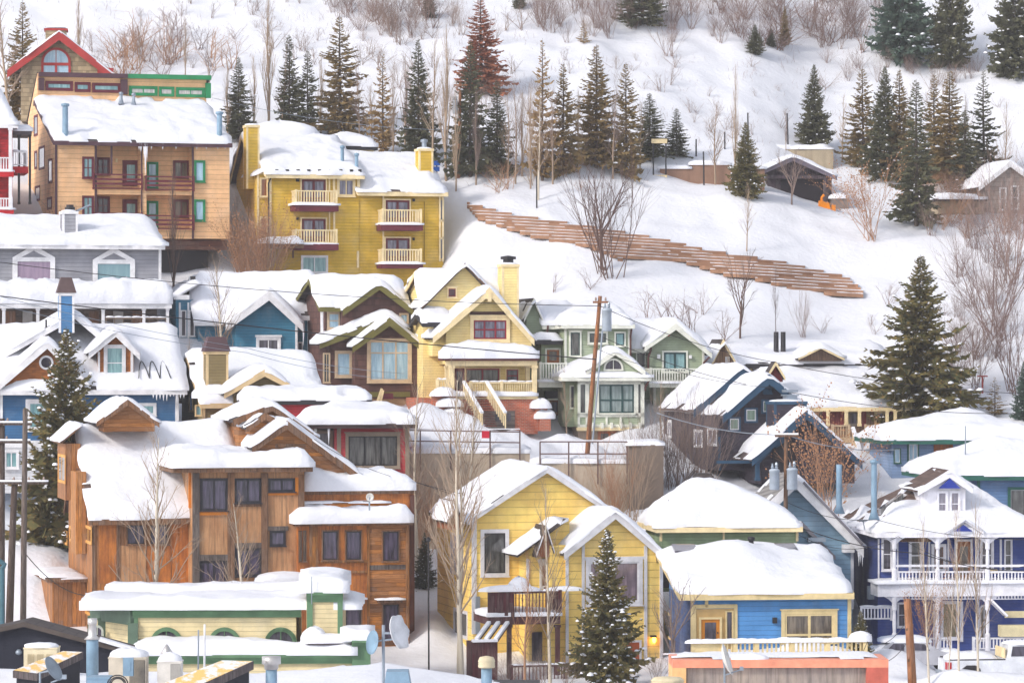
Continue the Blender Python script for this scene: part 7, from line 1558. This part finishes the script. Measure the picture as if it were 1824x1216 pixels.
# ---------------------------------------------------------------- parked vehicles
def wheel(o, x, y):
    w = MB(); w.lathe([(.2, -.1), (.34, -.1), (.36, -.05), (.36, .05), (.34, .1), (.2, .1)], 18); t = w.build('wheel', M('tyre rubber', (36, 36, 38)), o, True); t.location = (x, y, .36); t.rotation_euler = (R(90), 0, 0); MB().lathe([(.02, -.09), (.2, -.11), (.2, .1), (.02, .09)], 12).build('rim', METAL, t)
def pickup():
    o = thing('parked_pickup', 'white pickup with a red tail light parked before the purple Victorian', 'pickup', at(1687, 1198, 163), R(6)); wh = M('white car paint', (226, 228, 234), rough=.25, spec=.5); red = M('tail light red', (190, 26, 36), rough=.2); o.location.z = -15.45
    MB().prism([(0, .45), (6.2, .45), (6.3, .8), (6.15, 1.15), (4.9, 1.22), (2.72, 1.22), (2.72, 1.12), (.02, 1.12)], 0, 1.9).build('body', wh, o)
    MB().hexa([(2.74, .06, 1.221), (4.9, .06, 1.221), (4.9, 1.84, 1.221), (2.74, 1.84, 1.221), (2.9, .2, 1.8), (4.2, .2, 1.8), (4.2, 1.7, 1.8), (2.9, 1.7, 1.8)]).build('cab', wh, o)
    for a, b in ((2.95, 3.6), (3.7, 4.4)): MB().hexa([(a, .055, 1.28), (b, .055, 1.28), (b, .2, 1.28), (a, .2, 1.28), (a + .1, .165, 1.72), (min(b, 4.12), .165, 1.72), (min(b, 4.12), .3, 1.72), (a + .1, .3, 1.72)]).build('window', GLASSD, o)
    MB().box(.02, .2, -.02, .1, .72, 1.04).build('tail_light', red, o); MB().box(-.03, .03, .04, .3, .72, 1.04).build('tail_light', red, o); MB().box(-.12, 0, .05, 1.85, .42, .58).build('bumper', METAL, o); MB().box(-.015, .002, .45, 1.45, .6, 1.08).build('tailgate', wh, o)
    MB().box(.1, 2.68, .02, .12, 1.121, 1.17).box(.1, 2.68, 1.78, 1.88, 1.121, 1.17).build('bed_rail', DARK, o); MB().box(2.64, 2.7, .1, 1.8, 1.2, 1.65).build('headboard', CREAM, o); m = MB(); m.mound((1.3, .95, 1.05), 1.2, .85, .4, 3); m.mound((3.5, .95, 1.79), .7, .8, .16, 5); m.build('snow', SNOW, o, True)
    for x in (1.1, 5.1): wheel(o, x, .05); wheel(o, x, 1.85)
    MB().prism([(.62, .45), (.68, .75), (.9, .9), (1.3, .9), (1.52, .75), (1.58, .45)], -.012, .0).build('wheel_arch', DARK, o)
pickup()
def car():
    o = thing('parked_car', 'silver car under snow with a red tail light behind the stout pole', 'car', at(1552, 1180, 167), R(4)); sv = M('silver car paint', (186, 186, 194), rough=.25, spec=.5); o.location.z = -15.3
    MB().prism([(0, .4), (4.4, .4), (4.5, .7), (4.3, .9), (3.3, 1.0), (.3, 1.05), (.02, .95)], 0, 1.75).build('body', sv, o); MB().prism([(.3, 1.051), (3.3, 1.001), (2.6, 1.42), (1.0, 1.46)], .12, 1.63).build('cabin', sv, o)
    for a, b in ((.75, 1.55), (1.65, 2.75)): MB().prism([(a, 1.08), (b, 1.06), (min(b, 2.5), 1.36), (a + .3, 1.39)], .1, .119).build('window', GLASSD, o)
    MB().box(.0, .3, -.02, .1, .66, .95).build('tail_light', M('tail light red'), o); MB().box(-.02, .03, .05, .4, .66, .95).build('tail_light', M('tail light red'), o); MB().box(1.3, 1.5, -.015, 0, .9, 1.0).build('sticker', M('sticker blue', (40, 150, 220)), o); MB().box(-.08, 0, .05, 1.7, .36, .52).build('bumper', DARK, o)
    m = MB(); m.mound((1.7, .87, 1.42), 1.25, .85, .3, 3); m.mound((3.8, .87, .92), .55, .8, .16, 8); m.mound((.4, .87, 1.03), .5, .8, .2, 2); m.build('snow', SNOW, o, True)
    for x in (.85, 3.55): wheel(o, x, .05); wheel(o, x, 1.7)
car()
# ---------------------------------------------------------------- snowy air
hz = MB().box(-440, 440, -175, 640, -24, 112).mesh('haze', [])
hm = bpy.data.materials.new('haze'); hm.use_nodes = True; hn = hm.node_tree; hn.nodes.clear()
ho = hn.nodes.new('ShaderNodeOutputMaterial'); pv = hn.nodes.new('ShaderNodeVolumePrincipled'); pv.inputs['Color'].default_value = (1, .97, 1, 1); pv.inputs['Density'].default_value = .00036; pv.inputs['Anisotropy'].default_value = 0.1
hn.links.new(pv.outputs[0], ho.inputs['Volume']); hz.materials.append(hm)
tag(link('haze', hz), kind='stuff')
